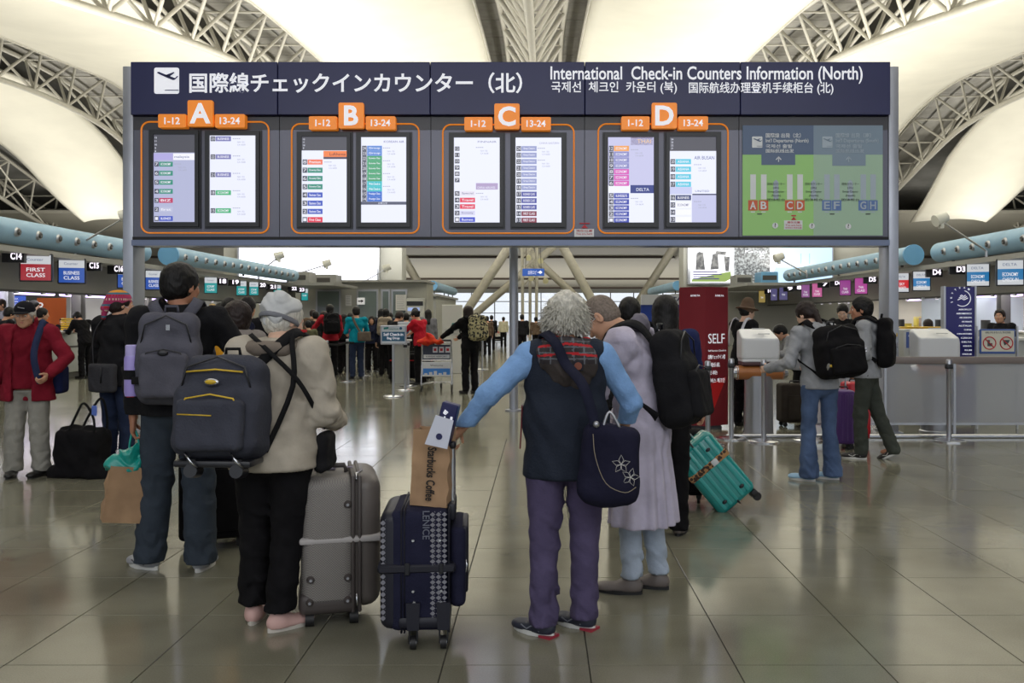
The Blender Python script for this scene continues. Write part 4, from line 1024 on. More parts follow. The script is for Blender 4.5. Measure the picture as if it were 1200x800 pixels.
def nets_obj(name, VF, mats, parent, paint=None, label=None):
    """VF: list of (V,F); paint: function(centres)->material index array"""
    if not isinstance(VF, list): VF = [VF]
    V = np.vstack([a for a, b in VF]); off = 0; Fs = []
    for a, b in VF: Fs.append(b + off); off += len(a)
    F = np.vstack(Fs)
    me = bpy.data.meshes.new(name)
    me.vertices.add(len(V)); me.vertices.foreach_set('co', V.astype(np.float32).ravel())
    me.loops.add(len(F) * 4); me.loops.foreach_set('vertex_index', F.astype(np.int32).ravel())
    me.polygons.add(len(F)); me.polygons.foreach_set('loop_start', np.arange(0, len(F) * 4, 4, dtype=np.int32))
    try: me.polygons.foreach_set('loop_total', np.full(len(F), 4, np.int32))
    except Exception: pass
    mats = mats if isinstance(mats, (list, tuple)) else [mats]
    for m in mats: me.materials.append(m)
    if paint is not None:
        C_ = V[F].mean(1); me.polygons.foreach_set('material_index', np.asarray(paint(C_), np.int32))
    me.polygons.foreach_set('use_smooth', np.ones(len(F), bool))
    me.update(calc_edges=True); me.validate()
    return obj(name, me, parent, label)

def rotx(a): c, s_ = math.cos(a), math.sin(a); return np.array([[1, 0, 0], [0, c, -s_], [0, s_, c]])
def roty(a): c, s_ = math.cos(a), math.sin(a); return np.array([[c, 0, s_], [0, 1, 0], [-s_, 0, c]])
def rotz(a): c, s_ = math.cos(a), math.sin(a); return np.array([[c, -s_, 0], [s_, c, 0], [0, 0, 1]])

SKIN = mat('skin', (196, 150, 122), rough=.5, var=.05, vscale=14, spec=.35)
SKIN2 = mat('pale_skin', (214, 176, 152), rough=.5, var=.05, vscale=14, spec=.35)
SKIN3 = mat('tanned_skin', (168, 118, 92), rough=.5, var=.06, vscale=14, spec=.35)
m_eye = mat('eye_white', (226, 222, 216), rough=.2); m_iris = mat('dark_iris', (34, 24, 20), rough=.15)
m_lipc = mat('lip', (164, 92, 84), rough=.45); m_brow = mat('eyebrow', (40, 32, 28), rough=.8)
H_BLK = mat('black_hair', (14, 12, 12), rough=.5, var=.3, vscale=30, bump=.25, bscale=60, stretch=(4, 4, .5), spec=.25)
H_BRN = mat('dark_brown_hair', (34, 22, 19), rough=.5, var=.3, vscale=30, bump=.25, bscale=60, stretch=(4, 4, .5), spec=.3)
H_GRY = mat('silver_grey_hair', (206, 203, 192), rough=.6, var=.18, vscale=26, bump=.7, bscale=50, stretch=(3, 3, .7))
H_BUZ = mat('cropped_grey_hair', (116, 104, 94), rough=.8, var=.25, vscale=90)
m_soled = mat('dark_shoe_sole', (30, 30, 32), rough=.6); m_solew = mat('white_shoe_sole', (210, 210, 206), rough=.55)

class Person: pass
def ik(a, c, l1, l2, pole):
    a = np.array(a, float); c = np.array(c, float); d = c - a; L = np.linalg.norm(d)
    if L > (l1 + l2) * .999: c = a + d / L * (l1 + l2) * .999; d = c - a; L = np.linalg.norm(d)
    u = d / L; x = (l1 * l1 - l2 * l2 + L * L) / (2 * L); hgt = math.sqrt(max(l1 * l1 - x * x, 1e-8))
    p_ = np.array(pole, float); p_ = p_ - u * (p_ @ u); p_ = nrm(p_)
    return a + u * x + p_ * hgt, c

def person(label, px, Y, H, yaw=0, q=2, skin=SKIN, bulk=1.0, bend=4, side=0, twist=0, feet=None, hands=None, poles=None, knees=None,
           head=(0, 0, 0), hair=('short', H_BLK), top=None, legs=None, shoes=None, group=None, fem=False, neckf=0.0, hat=None,
           curl=(.6, .6), handrot=(None, None), skirt=None, name='person', x=None, headfwd=0.0, toes=(10, -10), sh_drop=0.0, hidden_legs=False, foot_pitch=(0, 0)):
    """faces local +Y; yaw turns it counter-clockwise seen from above; q: 0 near .. 3 far"""
    P = Person(); g = H / 1.70
    hb = [.0115, .014, .019, .028][q]; hh = [.0048, .0075, .011, .015][q]; hd = [.0042, .0055, .0075, .009][q]
    root = thing(name, label, 'person', (X(px, Y) if x is None else x, Y, 0), rz=R(yaw), group=group)
    P.root = root; P.g = g; P.q = q
    feet = feet or ((-.10, 0), (.10, 0))
    P.hipc = np.array([0, 0, .525 * H])
    hipw = (.088 if not fem else .092) * g * (bulk * .5 + .5)
    ank = [np.array([f[0] * g, f[1] * g, .052 * g + (f[2] if len(f) > 2 else 0)]) for f in feet]
    hips = [P.hipc + (-hipw, 0, -.01), P.hipc + (hipw, 0, -.01)]
    kn = knees or ((0, 1, 0), (0, 1, 0))
    thl, shl = .245 * H, .235 * H
    K = [ik(hips[i], ank[i], thl, shl, kn[i])[0] for i in (0, 1)]
    # spine
    def fr(a): return rotz(R(twist) * a) @ rotx(-R(bend) * a) @ roty(R(side) * a)
    w_ = P.hipc + np.array([0, 0, .0]) + fr(.4) @ np.array([0, 0, .10 * H])
    c_ = w_ + fr(.8) @ np.array([0, .005, .115 * H]); n_ = c_ + fr(1.0) @ np.array([0, -.01 * g, .095 * H])
    P.waist, P.chest, P.neck = w_, c_, n_
    F = fr(1.0); P.F = F
    shw = (.112 if not fem else .100) * H * (bulk * .35 + .65)
    sh = [n_ + F @ np.array([-shw, -.005 * g, -(.025 + sh_drop) * H]), n_ + F @ np.array([shw, -.005 * g, -(.025 + sh_drop) * H])]
    P.sh = sh
    hands = hands or (None, None)
    ual, fal = .170 * H, .150 * H
    el, wr = [], []
    for i in (0, 1):
        s_ = -1 if i == 0 else 1
        tgt = hands[i]
        if tgt is None: tgt = sh[i] + np.array([s_ * .05 * g, .03 * g, -(ual + fal) * .985])
        else: tgt = np.array(tgt, float)
        pole = (poles[i] if poles and poles[i] is not None else (s_ * .35, -1, -.25))
        e, wv = ik(sh[i], tgt, ual, fal, pole); el.append(e); wr.append(wv)
    P.el, P.wr, P.K, P.ank = el, wr, K, ank
    # head frame
    hs = H / 1.70 * (1.0 if not fem else .96) * 1.02
    HF = F @ rotz(R(head[0])) @ rotx(R(head[1])) @ roty(R(head[2]))
    hc = n_ + F @ np.array([0, (.045 + headfwd) * g, .02 * H]) + HF @ np.array([0, .0, .105 * hs])
    P.hc, P.HF, P.hs = hc, HF, hs
    def hp(x_, y_, z_): return hc + HF @ (np.array([x_, y_, z_]) * hs)
    P.hp = hp
    # ---------------- body (one continuous surface, finer over the head and hands)
    f = Field(); B = bulk
    def torso(f, e, k=.04, lowz=0.0):
        yb = fr(.2)
        ax = F @ np.array([0, 1, 0]); 
        f.ell(P.hipc + (0, -.01, .0), (.158 * g * B + e, .112 * g * B + e, .13 * g + e * .5), k)
        f.ell(w_, (.132 * g * B + e, .098 * g * B + e, .14 * g), k, M=fr(.5))
        f.ell(c_ + F @ np.array([0, .0, .0]), (.158 * g * (B * .7 + .3) + e, .112 * g * (B * .7 + .3) + e, .155 * g), k, M=F)
        f.cone(sh[0], sh[1], .055 * g + e * .6, .055 * g + e * .6, k)
        f.cone(n_ - F @ np.array([0, 0, .05 * g]), n_ + F @ np.array([0, .01, .015 * g]), .085 * g + e * .5, .058 * g + e * .4, k)
        if fem: f.ell(c_ + F @ np.array([0, .07 * g, -.02 * g]), (.12 * g + e, .065 * g + e, .07 * g), k, M=F)
    torso(f, -.012)
    for i in (0, 1):
        f.cone(hips[i], K[i], .062 * g, .040 * g, .03); f.cone(K[i], ank[i], .040 * g, .028 * g, .02)
        f.cone(ank[i], ank[i] + rotz(R(toes[i])) @ np.array([0, .10 * g, -.025 * g]), .033 * g, .024 * g, .02)
        f.cone(sh[i], el[i], .046 * g * (B * .5 + .5), .036 * g, .03); f.cone(el[i], wr[i], .036 * g, .024 * g, .02)
    f.cone(n_, hp(0, -.02, -.07), .052 * g, .048 * g, .02)
    f.ell(hp(0, -.012, .03), np.array([.074, .092, .088]) * hs, .02, M=HF)
    VF = [f.mesh(hb)]
    h_ = Field(); a = lambda *v: np.array(v) * hs
    h_.ell(hp(0, -.012, .03), a(.076, .096, .090), .02, M=HF).ell(hp(0, .028, -.030), a(.060, .066, .078), .03, M=HF)
    h_.ell(hp(0, .056, -.088), a(.030, .030, .024), .03, M=HF).ell(hp(-.036, .02, -.062), a(.022, .04, .03), .025, M=HF).ell(hp(.036, .02, -.062), a(.022, .04, .03), .025, M=HF)
    h_.ell(hp(0, .080, .022), a(.048, .016, .012), .02, M=HF)
    h_.ell(hp(-.036, .066, -.022), a(.022, .02, .018), .02, M=HF).ell(hp(.036, .066, -.022), a(.022, .02, .018), .02, M=HF)
    for sx_ in (-1, 1): h_.ell(hp(sx_ * .031, .098, .004), a(.018, .017, .011), .012, '-', M=HF)
    h_.cone(hp(0, .090, .006), hp(0, .108, -.028), .008 * hs, .0125 * hs, .012)
    h_.ell(hp(-.012, .100, -.031), a(.008, .010, .007), .006, M=HF).ell(hp(.012, .100, -.031), a(.008, .010, .007), .006, M=HF)
    h_.ell(hp(0, .088, -.053), a(.024, .012, .0065), .006, M=HF).ell(hp(0, .086, -.066), a(.020, .012, .0075), .006, M=HF)
    h_.ell(hp(0, .104, -.0595), a(.022, .010, .002), .003, '-', M=HF)
    for sx_ in (-1, 1):
        h_.ell(hp(sx_ * .079, -.012, -.006), a(.010, .020, .033), .008, M=HF @ rotz(sx_ * -.35)); h_.ell(hp(sx_ * .088, -.006, -.002), a(.006, .012, .02), .004, '-', M=HF @ rotz(sx_ * -.35))
    h_.cone(hp(0, -.022, -.05), n_ + F @ np.array([0, .0, -.015 * g]), .052 * hs, .055 * g, .03)
    VF.append(h_.mesh(hh))
    # hands
    fin = [(-.030, .085, .0085), (-.010, .094, .0090), (.010, .088, .0086), (.028, .072, .0076)]
    for i in (0, 1):
        d = nrm(wr[i] - el[i]); s_ = -1 if i == 0 else 1
        hr = handrot[i]
        palm_n = nrm(np.cross(d, (0, 1, 0))) if hr is None else nrm(hr)      # towards the palm side
        if hr is None: palm_n = nrm(np.array([-s_, .25, 0])); 
        palm_n = nrm(palm_n - d * (palm_n @ d)); acr = nrm(np.cross(d, palm_n)) # across the knuckles
        thumb_side = -s_ if (acr @ (F @ np.array([0, 1, 0]))) * s_ < 0 else s_
        if acr @ np.array(F @ np.array([0, 1, 0])) < 0: acr = -acr            # acr: towards the front = thumb side
        g2 = g * (.92 if fem else 1.0); W0 = wr[i]; hf = Field()
        Mh = np.stack([acr, d, palm_n], 1)
        hf.cone(W0 - d * .03 * g2, W0 + d * .012 * g2, .025 * g2, .024 * g2, .01, sx=(palm_n, .8))
        hf.ell(W0 + d * .050 * g2, np.array([.040, .050, .017]) * g2, .015, M=Mh)
        cu = curl[i]
        for off, ln, r_ in fin:
            ln = ln * .82; b0 = W0 + d * .085 * g2 - acr * off * g2; pr = b0; ang = 0
            for sgi, (fr_, da) in enumerate(((.45, .55), (.30, .95), (.25, .8))):
                ang += cu * da * 1.25; dd = d * math.cos(ang) + palm_n * math.sin(ang); nx = pr + dd * ln * fr_ * g2
                hf.cone(pr, nx, r_ * g2 * (1 - .08 * sgi), r_ * g2 * (1 - .08 * (sgi + 1)), .0025); pr = nx
        t0 = W0 + d * .025 * g2 + acr * .028 * g2; t1 = t0 + nrm(d * .6 + acr * .7 + palm_n * .35) * .036 * g2; t2 = t1 + nrm(d * .85 + acr * (.35 - .3 * cu) + palm_n * (.25 + .7 * cu)) * .032 * g2
        hf.cone(t0, t1, .0135 * g2, .0105 * g2, .01); hf.cone(t1, t2, .0105 * g2, .0085 * g2, .003)
        VF.append(hf.mesh(hd))
    body = nets_obj('body', VF, skin, root); P.body = body
    # eyes, brows
    if q < 3:
        e = MB()
        for sx_ in (-1, 1): e.sph(hp(sx_ * .031, .0755, .003), .0125 * hs, 10, 8, 0); e.sph(hp(sx_ * .031, .0835, .003), .0062 * hs, 8, 6, 1)
        e.build('eyes', [m_eye, m_iris], root, 'all')
        e = MB()
        for sx_ in (-1, 1): e.tube([hp(sx_ * .016, .092, .024), hp(sx_ * .030, .091, .029), hp(sx_ * .047, .080, .025)], .0035 * hs, 6)
        e.build('eyebrows', m_brow, root, 'all')
        e = MB(); e.sph(hp(0, .094, -.0545), (.019 * hs, .006 * hs, .0045 * hs), 10, 6); e.sph(hp(0, .092, -.065), (.016 * hs, .006 * hs, .005 * hs), 10, 6)
        if abs(R(head[1])) < .01 and abs(head[0]) < 1: pass
        if q < 2: e.build('lips', m_lipc, root, 'all')
    # hair
    hk = hair[0] if hair else None
    if hk:
        f = Field(); th = {'buzz': .004, 'short': .014, 'fluffy': .034, 'bob': .022, 'long': .020, 'bun': .012, 'tail': .014, 'sparse': .008}[hk]
        f.ell(hp(0, -.016, .034), a(.076 + th, .096 + th, .090 + th), .02, M=HF)
        if hk in ('short', 'fluffy', 'buzz', 'sparse'): f.ell(hp(0, -.045, -.025), a(.066 + th * .8, .055 + th, .055 + th * .5), .03, M=HF)
        if hk == 'fluffy':
            f.ell(hp(0, -.03, .004), a(.098, .095, .066), .03, M=HF)
        if hk == 'bob':
            f.ell(hp(0, -.035, -.04), a(.088, .078, .098), .03, M=HF)
            for sx_ in (-1, 1): f.ell(hp(sx_ * .070, .01, -.05), a(.026, .045, .075), .03, M=HF)
        if hk == 'long':
            f.ell(hp(0, -.05, -.05), a(.085, .062, .11), .04, M=HF)
            b0 = hp(0, -.06, -.08); b1 = n_ + F @ np.array([0, -.10 * g, -.12 * g])
            f.cone(b0, b1, .075 * hs, .05 * hs, .04)
            for sx_ in (-1, 1): f.ell(hp(sx_ * .070, .0, -.06), a(.024, .04, .09), .03, M=HF)
        if hk == 'tail': f.ell(hp(0, -.05, -.02), a(.07, .055, .05), .03, M=HF); f.cone(hp(0, -.11, -.02), n_ + F @ np.array([0.02, -.13 * g, -.08 * g]), .032, .02, .02)
        if hk == 'bun': f.ell(hp(0, -.05, -.02), a(.07, .055, .05), .03, M=HF); f.ell(hp(0, -.125, .03), a(.034, .03, .034), .01, M=HF)
        # clear the face
        f.ell(hp(0, .125, -.045), a(.066 if hk in ('bob', 'long') else .082, .115, .112), .015, '-', M=HF)
        if hk in ('short', 'buzz', 'fluffy', 'bun', 'tail', 'sparse'):
            for sx_ in (-1, 1): f.ell(hp(sx_ * .095, .02, -.045), a(.03, .042, .05), .01, '-', M=HF)
        if hk == 'sparse': f.ell(hp(0, .09, .09), a(.06, .07, .05), .01, '-', M=HF)
        lo, hi = f.bounds()
        if hk != 'buzz': f.fold(.006 if hk == 'fluffy' else .0018, 120 if q < 2 else 60, lo, hi)
        nets_obj('hair', f.mesh([.006, .009, .012, .015][q]), hair[1], root)
        if hk == 'fluffy' and q == 0:
            st = MB(); rr = random.Random(3)
            for _ in range(1500):
                u, v = rr.uniform(-1, 1), rr.uniform(0, 2 * math.pi); s2 = math.sqrt(1 - u * u)
                dv = np.array([s2 * math.cos(v), s2 * math.sin(v), u])
                if dv[1] > .45 and dv[2] < .5: continue
                if dv[2] < -.75: continue
                b_ = np.array([0, -.018, .022]) + dv * np.array([.101, .118, .112]); 
                dn = nrm(np.array([dv[0] * .5 + rr.uniform(-.35, .35), dv[1] * .5 + rr.uniform(-.35, .35), -.75 + rr.uniform(-.3, .3)]))
                p1 = b_ + dn * .018 + dv * .010; p2 = p1 + dn * .022 + dv * rr.uniform(-.004, .010)
                st.ribbon([hp(*b_), hp(*p1), hp(*p2)], HF @ dv, .0032, .0012)
            o = st.build('hair_strands', hair[1], root, 'all'); o['kind'] = 'stuff'
    # ---------------- trousers
    if legs:
        m_, ext, wd = legs[0], legs[1], legs[2]      # material, hem height above the ground, ease
        ltype = legs[3] if len(legs) > 3 else 'straight'
        f = Field(); e = .012 + wd * .5
        f.ell(P.hipc + (0, -.012, .0), (.160 * g * B + .01, .115 * g * B + .012, .12 * g), .03)
        f.cone(P.hipc + (0, 0, .03), w_, .128 * g * B, .122 * g * B, .03)
        for i in (0, 1):
            kr, ar = {'straight': (.066, .062), 'slim': (.060, .046), 'flare': (.064, .090), 'taper': (.074, .052), 'loose': (.080, .078)}[ltype]
            f.cone(hips[i] + (0, -.01, 0), K[i], (.090 * g * B + wd * .5), kr * g + wd * .5, .025)
            f.cone(K[i], ank[i] + (0, -.012, -.0), kr * g + wd * .5, ar * g + wd * .5, .02)
            kz = K[i]
            f.fold((.0042, .005, .005, .005)[q], 46, kz - (.14, .14, .12), kz + (.14, .14, .10))
            az = ank[i]; f.fold((.0055, .005, .005, .005)[q], 52, az - (.14, .16, .05), az + (.14, .14, .16))
        f.fold(.004, 30, P.hipc - (.25, .25, .22), P.hipc + (.25, .25, .05))
        f.plane((0, 0, ext * g), (0, 0, -1)); f.plane((0, 0, min(w_[2] + .02, ((top or {}).get('cut', (top or {}).get('hem', .6)) * H + .035))), (0, 0, 1))
        P.trousers = nets_obj('trousers', f.mesh(hb * .9), m_, root)
    if skirt:   # long gown from the waist down: (material, hem height, hem radius, pleats)
        f = Field(); hz = skirt[1] * g
        f.cone(P.hipc + (0, 0, .12), np.array([ank[0][0] * .5 + ank[1][0] * .5, (ank[0][1] + ank[1][1]) / 2, hz]), .13 * g * B + .02, skirt[2], .03, sx=(np.array([0, 1., 0]), .8))
        np_ = skirt[3]
        def pl(P_, np_=np_, hz=hz):
            an = np.arctan2(P_[..., 1], P_[..., 0]); dn = np.clip((P.hipc[2] - P_[..., 2]) / P.hipc[2], 0, 1)
            return .016 * dn * np.sin(an * np_ + 1.2 * np.sin(an * 3)) 
        lo, hi = f.bounds(); f.p.append((pl, lo, hi, 0, 'd'))
        f.plane((0, 0, hz), (0, 0, -1))
        nets_obj('gown_skirt', f.mesh(hb * .9), skirt[0], root)
    # ---------------- top garment: dict(m, hem, ease, sleeve, cuffm, collar, paint)
    if top:
        t_ = dict(hem=.47, ease=.02, sleeve=1.0, hemflare=.0, collar=0.0, vneck=0, fold=1.0, sl_ease=.0); t_.update(top)
        e = t_['ease']; f = Field()
        torso(f, e, .05)
        hz = t_['hem'] * H
        hr_ = .150 * g * B + e + t_['hemflare']
        if t_['hem'] < .56:
            f.cone(w_, np.array([P.hipc[0], P.hipc[1] - .012, hz - .03]), .132 * g * B + e, hr_ + .012, .05, sx=(np.array([0, 1., 0]), .80))
        if t_['sleeve'] > 0:
            for i in (0, 1):
                se = t_['sl_ease'] + e
                f.cone(sh[i], el[i], .052 * g * (B * .5 + .5) + se * .75, .042 * g + se * .7, .035)
                if t_['sleeve'] > .45:
                    tt = min(1, (t_['sleeve'] - .45) / .55); end = el[i] + (wr[i] - el[i]) * tt
                    f.cone(el[i], end, .042 * g + se * .7, .031 * g + se * .65, .02)
                    f.fold(.0055 * t_['fold'], 60, el[i] - .09 * g, el[i] + .09 * g)
                    f.fold(.004 * t_['fold'], 80, wr[i] - .07 * g, wr[i] + .07 * g)
        if t_['collar']:
            f.cone(n_ - F @ np.array([0, .0, .03 * g]), n_ + F @ np.array([0, .02 * g, t_['collar']]), .085 * g, .068 * g, .02)
        if t_.get('pleat'):
            def plt(P_, hz=hz):
                an = np.arctan2(P_[..., 1], P_[..., 0]); dn = np.clip((w_[2] - .02 - P_[..., 2]) / .5, 0, 1)
                return .016 * dn * np.sin(an * t_['pleat'] + 1.2 * np.sin(an * 3))
            l0, h0 = f.bounds(); h0 = h0.copy(); h0[2] = w_[2]; f.p.append((plt, np.array([-.34, -.34, 0]), np.array([.34, .34, w_[2]]), 0, 'd'))
        f.fold(.006 * t_['fold'], 26, w_ - .28, w_ + .28); f.fold(.004 * t_['fold'], 40, c_ - .3, c_ + .3)
        f.plane((0, 0, hz), (0, 0, -1))
        if t_['sleeve'] > .9:
            pass
        if t_['sleeve'] > .45:
            for i in (0, 1):
                tt = min(1, (t_['sleeve'] - .45) / .55)
        # cut the collar open at the neck
        top_c = n_ + F @ np.array([0, .015 * g, max(t_['collar'], .02)])
        pc = top_c; fnn = F @ nrm(np.array([0, -.25 + .9 * t_['vneck'], 1]))
        f.cone(n_ + F @ np.array([0, .01, -.02]), n_ + F @ np.array([0, .05 * g, .16]), .057 * g if t_['collar'] else .06 * g, .062 * g, .004, '-')
        def upcut(P_, pc=pc, fnn=fnn):
            d_ = (P_ - pc) @ fnn; r2 = np.sqrt((((P_ - pc) - ((P_ - pc) @ fnn)[..., None] * fnn) ** 2).sum(-1))
            return np.where(r2 < .13 * g, d_, -1)
        f.p.append((upcut, None, None, 0, '&'))
        lo, hi = f.bounds()
        nets_obj('top' if 'name' not in t_ else t_['name'], f.mesh(hb * .9), t_['m'], root, paint=(lambda C_: t_['paint'](C_, P)) if 'paint' in t_ else None)
    # ---------------- shoes
    if shoes:
        m1, m2 = shoes[0], shoes[1]
        for i in (0, 1):
            A = ank[i]; Rz = rotz(R(toes[i])) @ rotx(R(foot_pitch[i])); fo = np.array([A[0], A[1], A[2] - .052 * g])
            def sp(x_, y_, z_): return A + Rz @ (np.array([x_, y_, z_ - .052]) * g)
            f = Field(); f.ell(sp(0, .075, .03), np.array([.046, .115, .030]) * g, .02, M=Rz).ell(sp(0, -.025, .045), np.array([.036, .045, .042]) * g, .03, M=Rz).ell(sp(0, .02, .05), np.array([.037, .05, .034]) * g, .03, M=Rz)
            f.ell(sp(0, .135, .026), np.array([.043, .055, .026]) * g, .02, M=Rz)
            if True: f.cone(sp(0, 0, .04), sp(0, -.005, .085), .040 * g, .038 * g, .02)
            f.plane(sp(0, 0, .016), -(Rz @ np.array([0, 0, 1.])))
            f.plane(sp(0, 0, .088), (Rz @ nrm(np.array([0, .1, 1.]))))
            o = nets_obj('shoe', f.mesh([.006, .008, .012, .018][q]), m1, root)
            pts = []
            for k in range(20):
                an = 2 * math.pi * k / 20; yy = math.sin(an); xw = .047 if yy > 0 else .040
                pts.append(((xw - .006 * abs(yy)) * math.cos(an), .055 + (.130 if yy > 0 else .122) * yy))
            sm = MB(); nb_ = [sp(px_, py_, .0) for px_, py_ in pts]; nt_ = [sp(px_ * 1.02, py_ * 1.0, .022) for px_, py_ in pts]
            sm.add(nb_ + nt_, [tuple(range(19, -1, -1)), tuple(range(20, 40))] + [(k, (k + 1) % 20, 20 + (k + 1) % 20, 20 + k) for k in range(20)])
            sm.build('sole', m2, o, True)
            if len(shoes) > 3:
                he = MB(); he.add([sp(a_, b_, c_) for a_, b_, c_ in [(-.041, -.070, -.0), (.041, -.070, -.0), (.0415, .0, -.0), (-.0415, .0, -.0), (-.040, -.068, .012), (.040, -.068, .012), (.0415, .0, .010), (-.0415, .0, .010)]], [(3, 2, 1, 0), (4, 5, 6, 7), (0, 1, 5, 4), (1, 2, 6, 5), (2, 3, 7, 6), (3, 0, 4, 7)]); he.build('heel_insert', shoes[3], o)
            if len(shoes) > 2 and shoes[2] is not None and q < 2:
                ac = MB()
                for dy in (.045, .065, .085): ac.tube([sp(-.03, dy, .052), sp(0, dy, .068 - (dy - .045) * .25), sp(.03, dy, .052)], .003 * g, 6)
                for sx_ in (-1, 1): ac.tube([sp(sx_ * .044, -.01, .03), sp(sx_ * .043, .03, .055), sp(sx_ * .044, .07, .03), sp(sx_ * .04, .11, .042)], .0045 * g, 6)
                ac.build('laces', shoes[2], o, 'all')
    return P
def on(P, v):      # local point of a person -> world
    return P.root.matrix_basis @ Vector(v)

# ---------------- worn and carried things ----------------
def glasses(P, m_=None):
    hp = P.hp; m = MB(); mm = m_ or m_sat
    for s in (-1, 1):
        c = [hp(s * .032 + .021 * math.cos(t), .103, .0 + .015 * math.sin(t)) for t in np.arange(0, 6.28, .5)]
        m.tube(c, .0016, 5, closed=True); m.tube([hp(s * .053, .102, .004), hp(s * .074, .09, .006), hp(s * .082, -.01, .006)], .0016, 5)
    m.tube([hp(-.011, .104, .003), hp(.011, .104, .003)], .0016, 5)
    m.build('glasses', mm, P.root, 'all')
def backpack(P, label, w=.30, h=.45, d=.17, m_=None, m2=None, drop=.0, straps=True, pocket=True, x=0.0, details=None, strapm=None, name='backpack', group=None, top_round=True, grows=0):
    """a pack on a person's back (thing of its own), built in the person's frame"""
    root = P.root; F = P.F; g = P.g
    c = P.chest + F @ np.array([x, -(.115 * g + d / 2 + .02), -.02 - drop])
    t = thing(name, label, 'backpack', root.location, rz=root.rotation_euler.z, group=group)
    h_ = [.010, .012, .018, .024][P.q]; f = Field()
    f.box(c, (w / 2, d / 2, h / 2), r=min(w, d) * .42, M=F, k=.02)
    f.box(c + F @ np.array([0, -.015, -h * .12]), (w / 2 + .008, d / 2 + .012, h * .34), r=.06, M=F, k=.03)
    f.fold(.003, 35, c - .4, c + .4)
    nets_obj('pack_body', f.mesh(h_), m_, t)
    y0 = -d / 2 - .028
    def Q(a, b, e_): return c + F @ np.array([a, b, e_])
    if pocket:
        f = Field(); f.box(Q(0, y0 - .012, -h * .18), (w * .40, .035, h * .24), r=.03, M=F, k=.02); f.fold(.002, 40, c - .4, c + .4)
        nets_obj('pocket', f.mesh(h_ * .9), m2 or m_, t)
        z = MB(); z.tube([Q(-w * .36, y0 - .025, -h * .08), Q(-w * .28, y0 - .035, h * .06), Q(0, y0 - .03, h * .10), Q(w * .28, y0 - .035, h * .06), Q(w * .36, y0 - .025, -h * .08)], .004, 6)
        z.build('zipper', details.get('zip', m_blk) if details else m_blk, t, 'all')
        z = MB(); z.tube([Q(-w * .44, y0 + .03, h * .10), Q(-w * .34, y0 + .012, h * .36), Q(0, y0 + .02, h * .46), Q(w * .34, y0 + .012, h * .36), Q(w * .44, y0 + .03, h * .10)], .0045, 6)
        z.build('zipper', m_blk, t, 'all')
    z = MB(); z.tube([Q(-.035, d * .3, h / 2 - .005), Q(-.03, d * .25, h / 2 + .035), Q(.03, d * .25, h / 2 + .035), Q(.035, d * .3, h / 2 - .005)], .008, 8); z.build('grab_handle', strapm or m_blk, t, 'all')
    if straps:
        for i, s in ((0, -1), (1, 1)):
            sh = P.sh[i]; a0 = Q(s * .05, d / 2, h * .40); up = F @ np.array([0, 0, 1.]); fw = F @ np.array([0, 1., 0]); sd = F @ np.array([s, 0, 0.])
            e = .085 * g
            mid = P.neck + (sh - P.neck) * .55 
            pts = [a0, mid + up * (e * .62) - fw * .09 * g, mid + up * (e * 1.0) - fw * .01, mid + up * e * .45 + fw * .11 * g, P.chest + F @ np.array([s * .12 * g, .14 * g, .02]), P.chest + F @ np.array([s * .165 * g, .05 * g, -.12 * g]), Q(s * w * .42, d / 2, -h * .36)]
            pts = smooth_pts(pts, 4); cc = P.chest
            nn = [nrm((p_ - cc) * np.array([1, 1, 1])) for p_ in pts]
            z = MB(); z.ribbon(pts, nn, .06 if i < 2 else .06, .010); z.build('shoulder_strap', strapm or m_, t, 'all')
    P.Q = Q; return t, Q, y0
def smooth_pts(pts, n=4):
    P = [np.array(p, float) for p in pts]; out = []
    for i in range(len(P) - 1):
        p0 = P[max(i - 1, 0)]; p1 = P[i]; p2 = P[i + 1]; p3 = P[min(i + 2, len(P) - 1)]
        for j in range(n):
            t = j / n; out.append(.5 * ((2 * p1) + (-p0 + p2) * t + (2 * p0 - 5 * p1 + 4 * p2 - p3) * t * t + (-p0 + 3 * p1 - 3 * p2 + p3) * t**3))
    out.append(P[-1]); return out
def soft_bag(label, cat, pos, size, m_, rz=0, r=.05, h_=.012, name='bag', fold=.006, fr=30, group=None, tilt=None, part='bag_body', taper=0):
    t = thing(name, label, cat, pos, rz=rz, group=group)
    f = Field(); f.box((0, 0, size[2] / 2), (size[0] / 2, size[1] / 2, size[2] / 2), r=r, M=None, k=.01)
    f.fold(fold, fr, (-1, -1, -1), (1, 1, 2)); V, F_ = f.mesh(h_)
    if taper: V[:, 0] *= 1 - taper * V[:, 2] / size[2]; V[:, 1] *= 1 - taper * V[:, 2] / size[2]
    V[:, 2] = np.maximum(V[:, 2], 0.0)
    nets_obj(part, (V, F_), m_, t); return t
c_black = fab('black_cloth', (24, 24, 27)); c_jet = fab('jet_black_cloth', (14, 13, 16), bump=.2)
c_char = fab('charcoal_cloth', (52, 60, 70)); c_beige = fab('stone_beige_jacket', (172, 164, 150), bump=.2)
c_dkn = fab('dark_denim_vest', (36, 42, 54), bscale=90); c_lb = fab('light_blue_knit', (126, 164, 212), bscale=90)
c_pur = fab('purple_corduroy', (78, 70, 98), var=.16, vscale=6); c_grl = fab('pale_lilac_grey_robe', (186, 180, 198)); c_wl = fab('pale_blue_leggings', (168, 180, 196))
c_red = fab('dark_red_anorak', (122, 22, 40)); c_khk = fab('light_grey_trousers', (146, 144, 136))
c_jean = fab('blue_jeans', (72, 90, 122), var=.25, vscale=5, bscale=110); c_djn = fab('dark_jeans', (36, 46, 70)); c_ghood = fab('grey_marl_hoodie', (150, 152, 156), bscale=90)
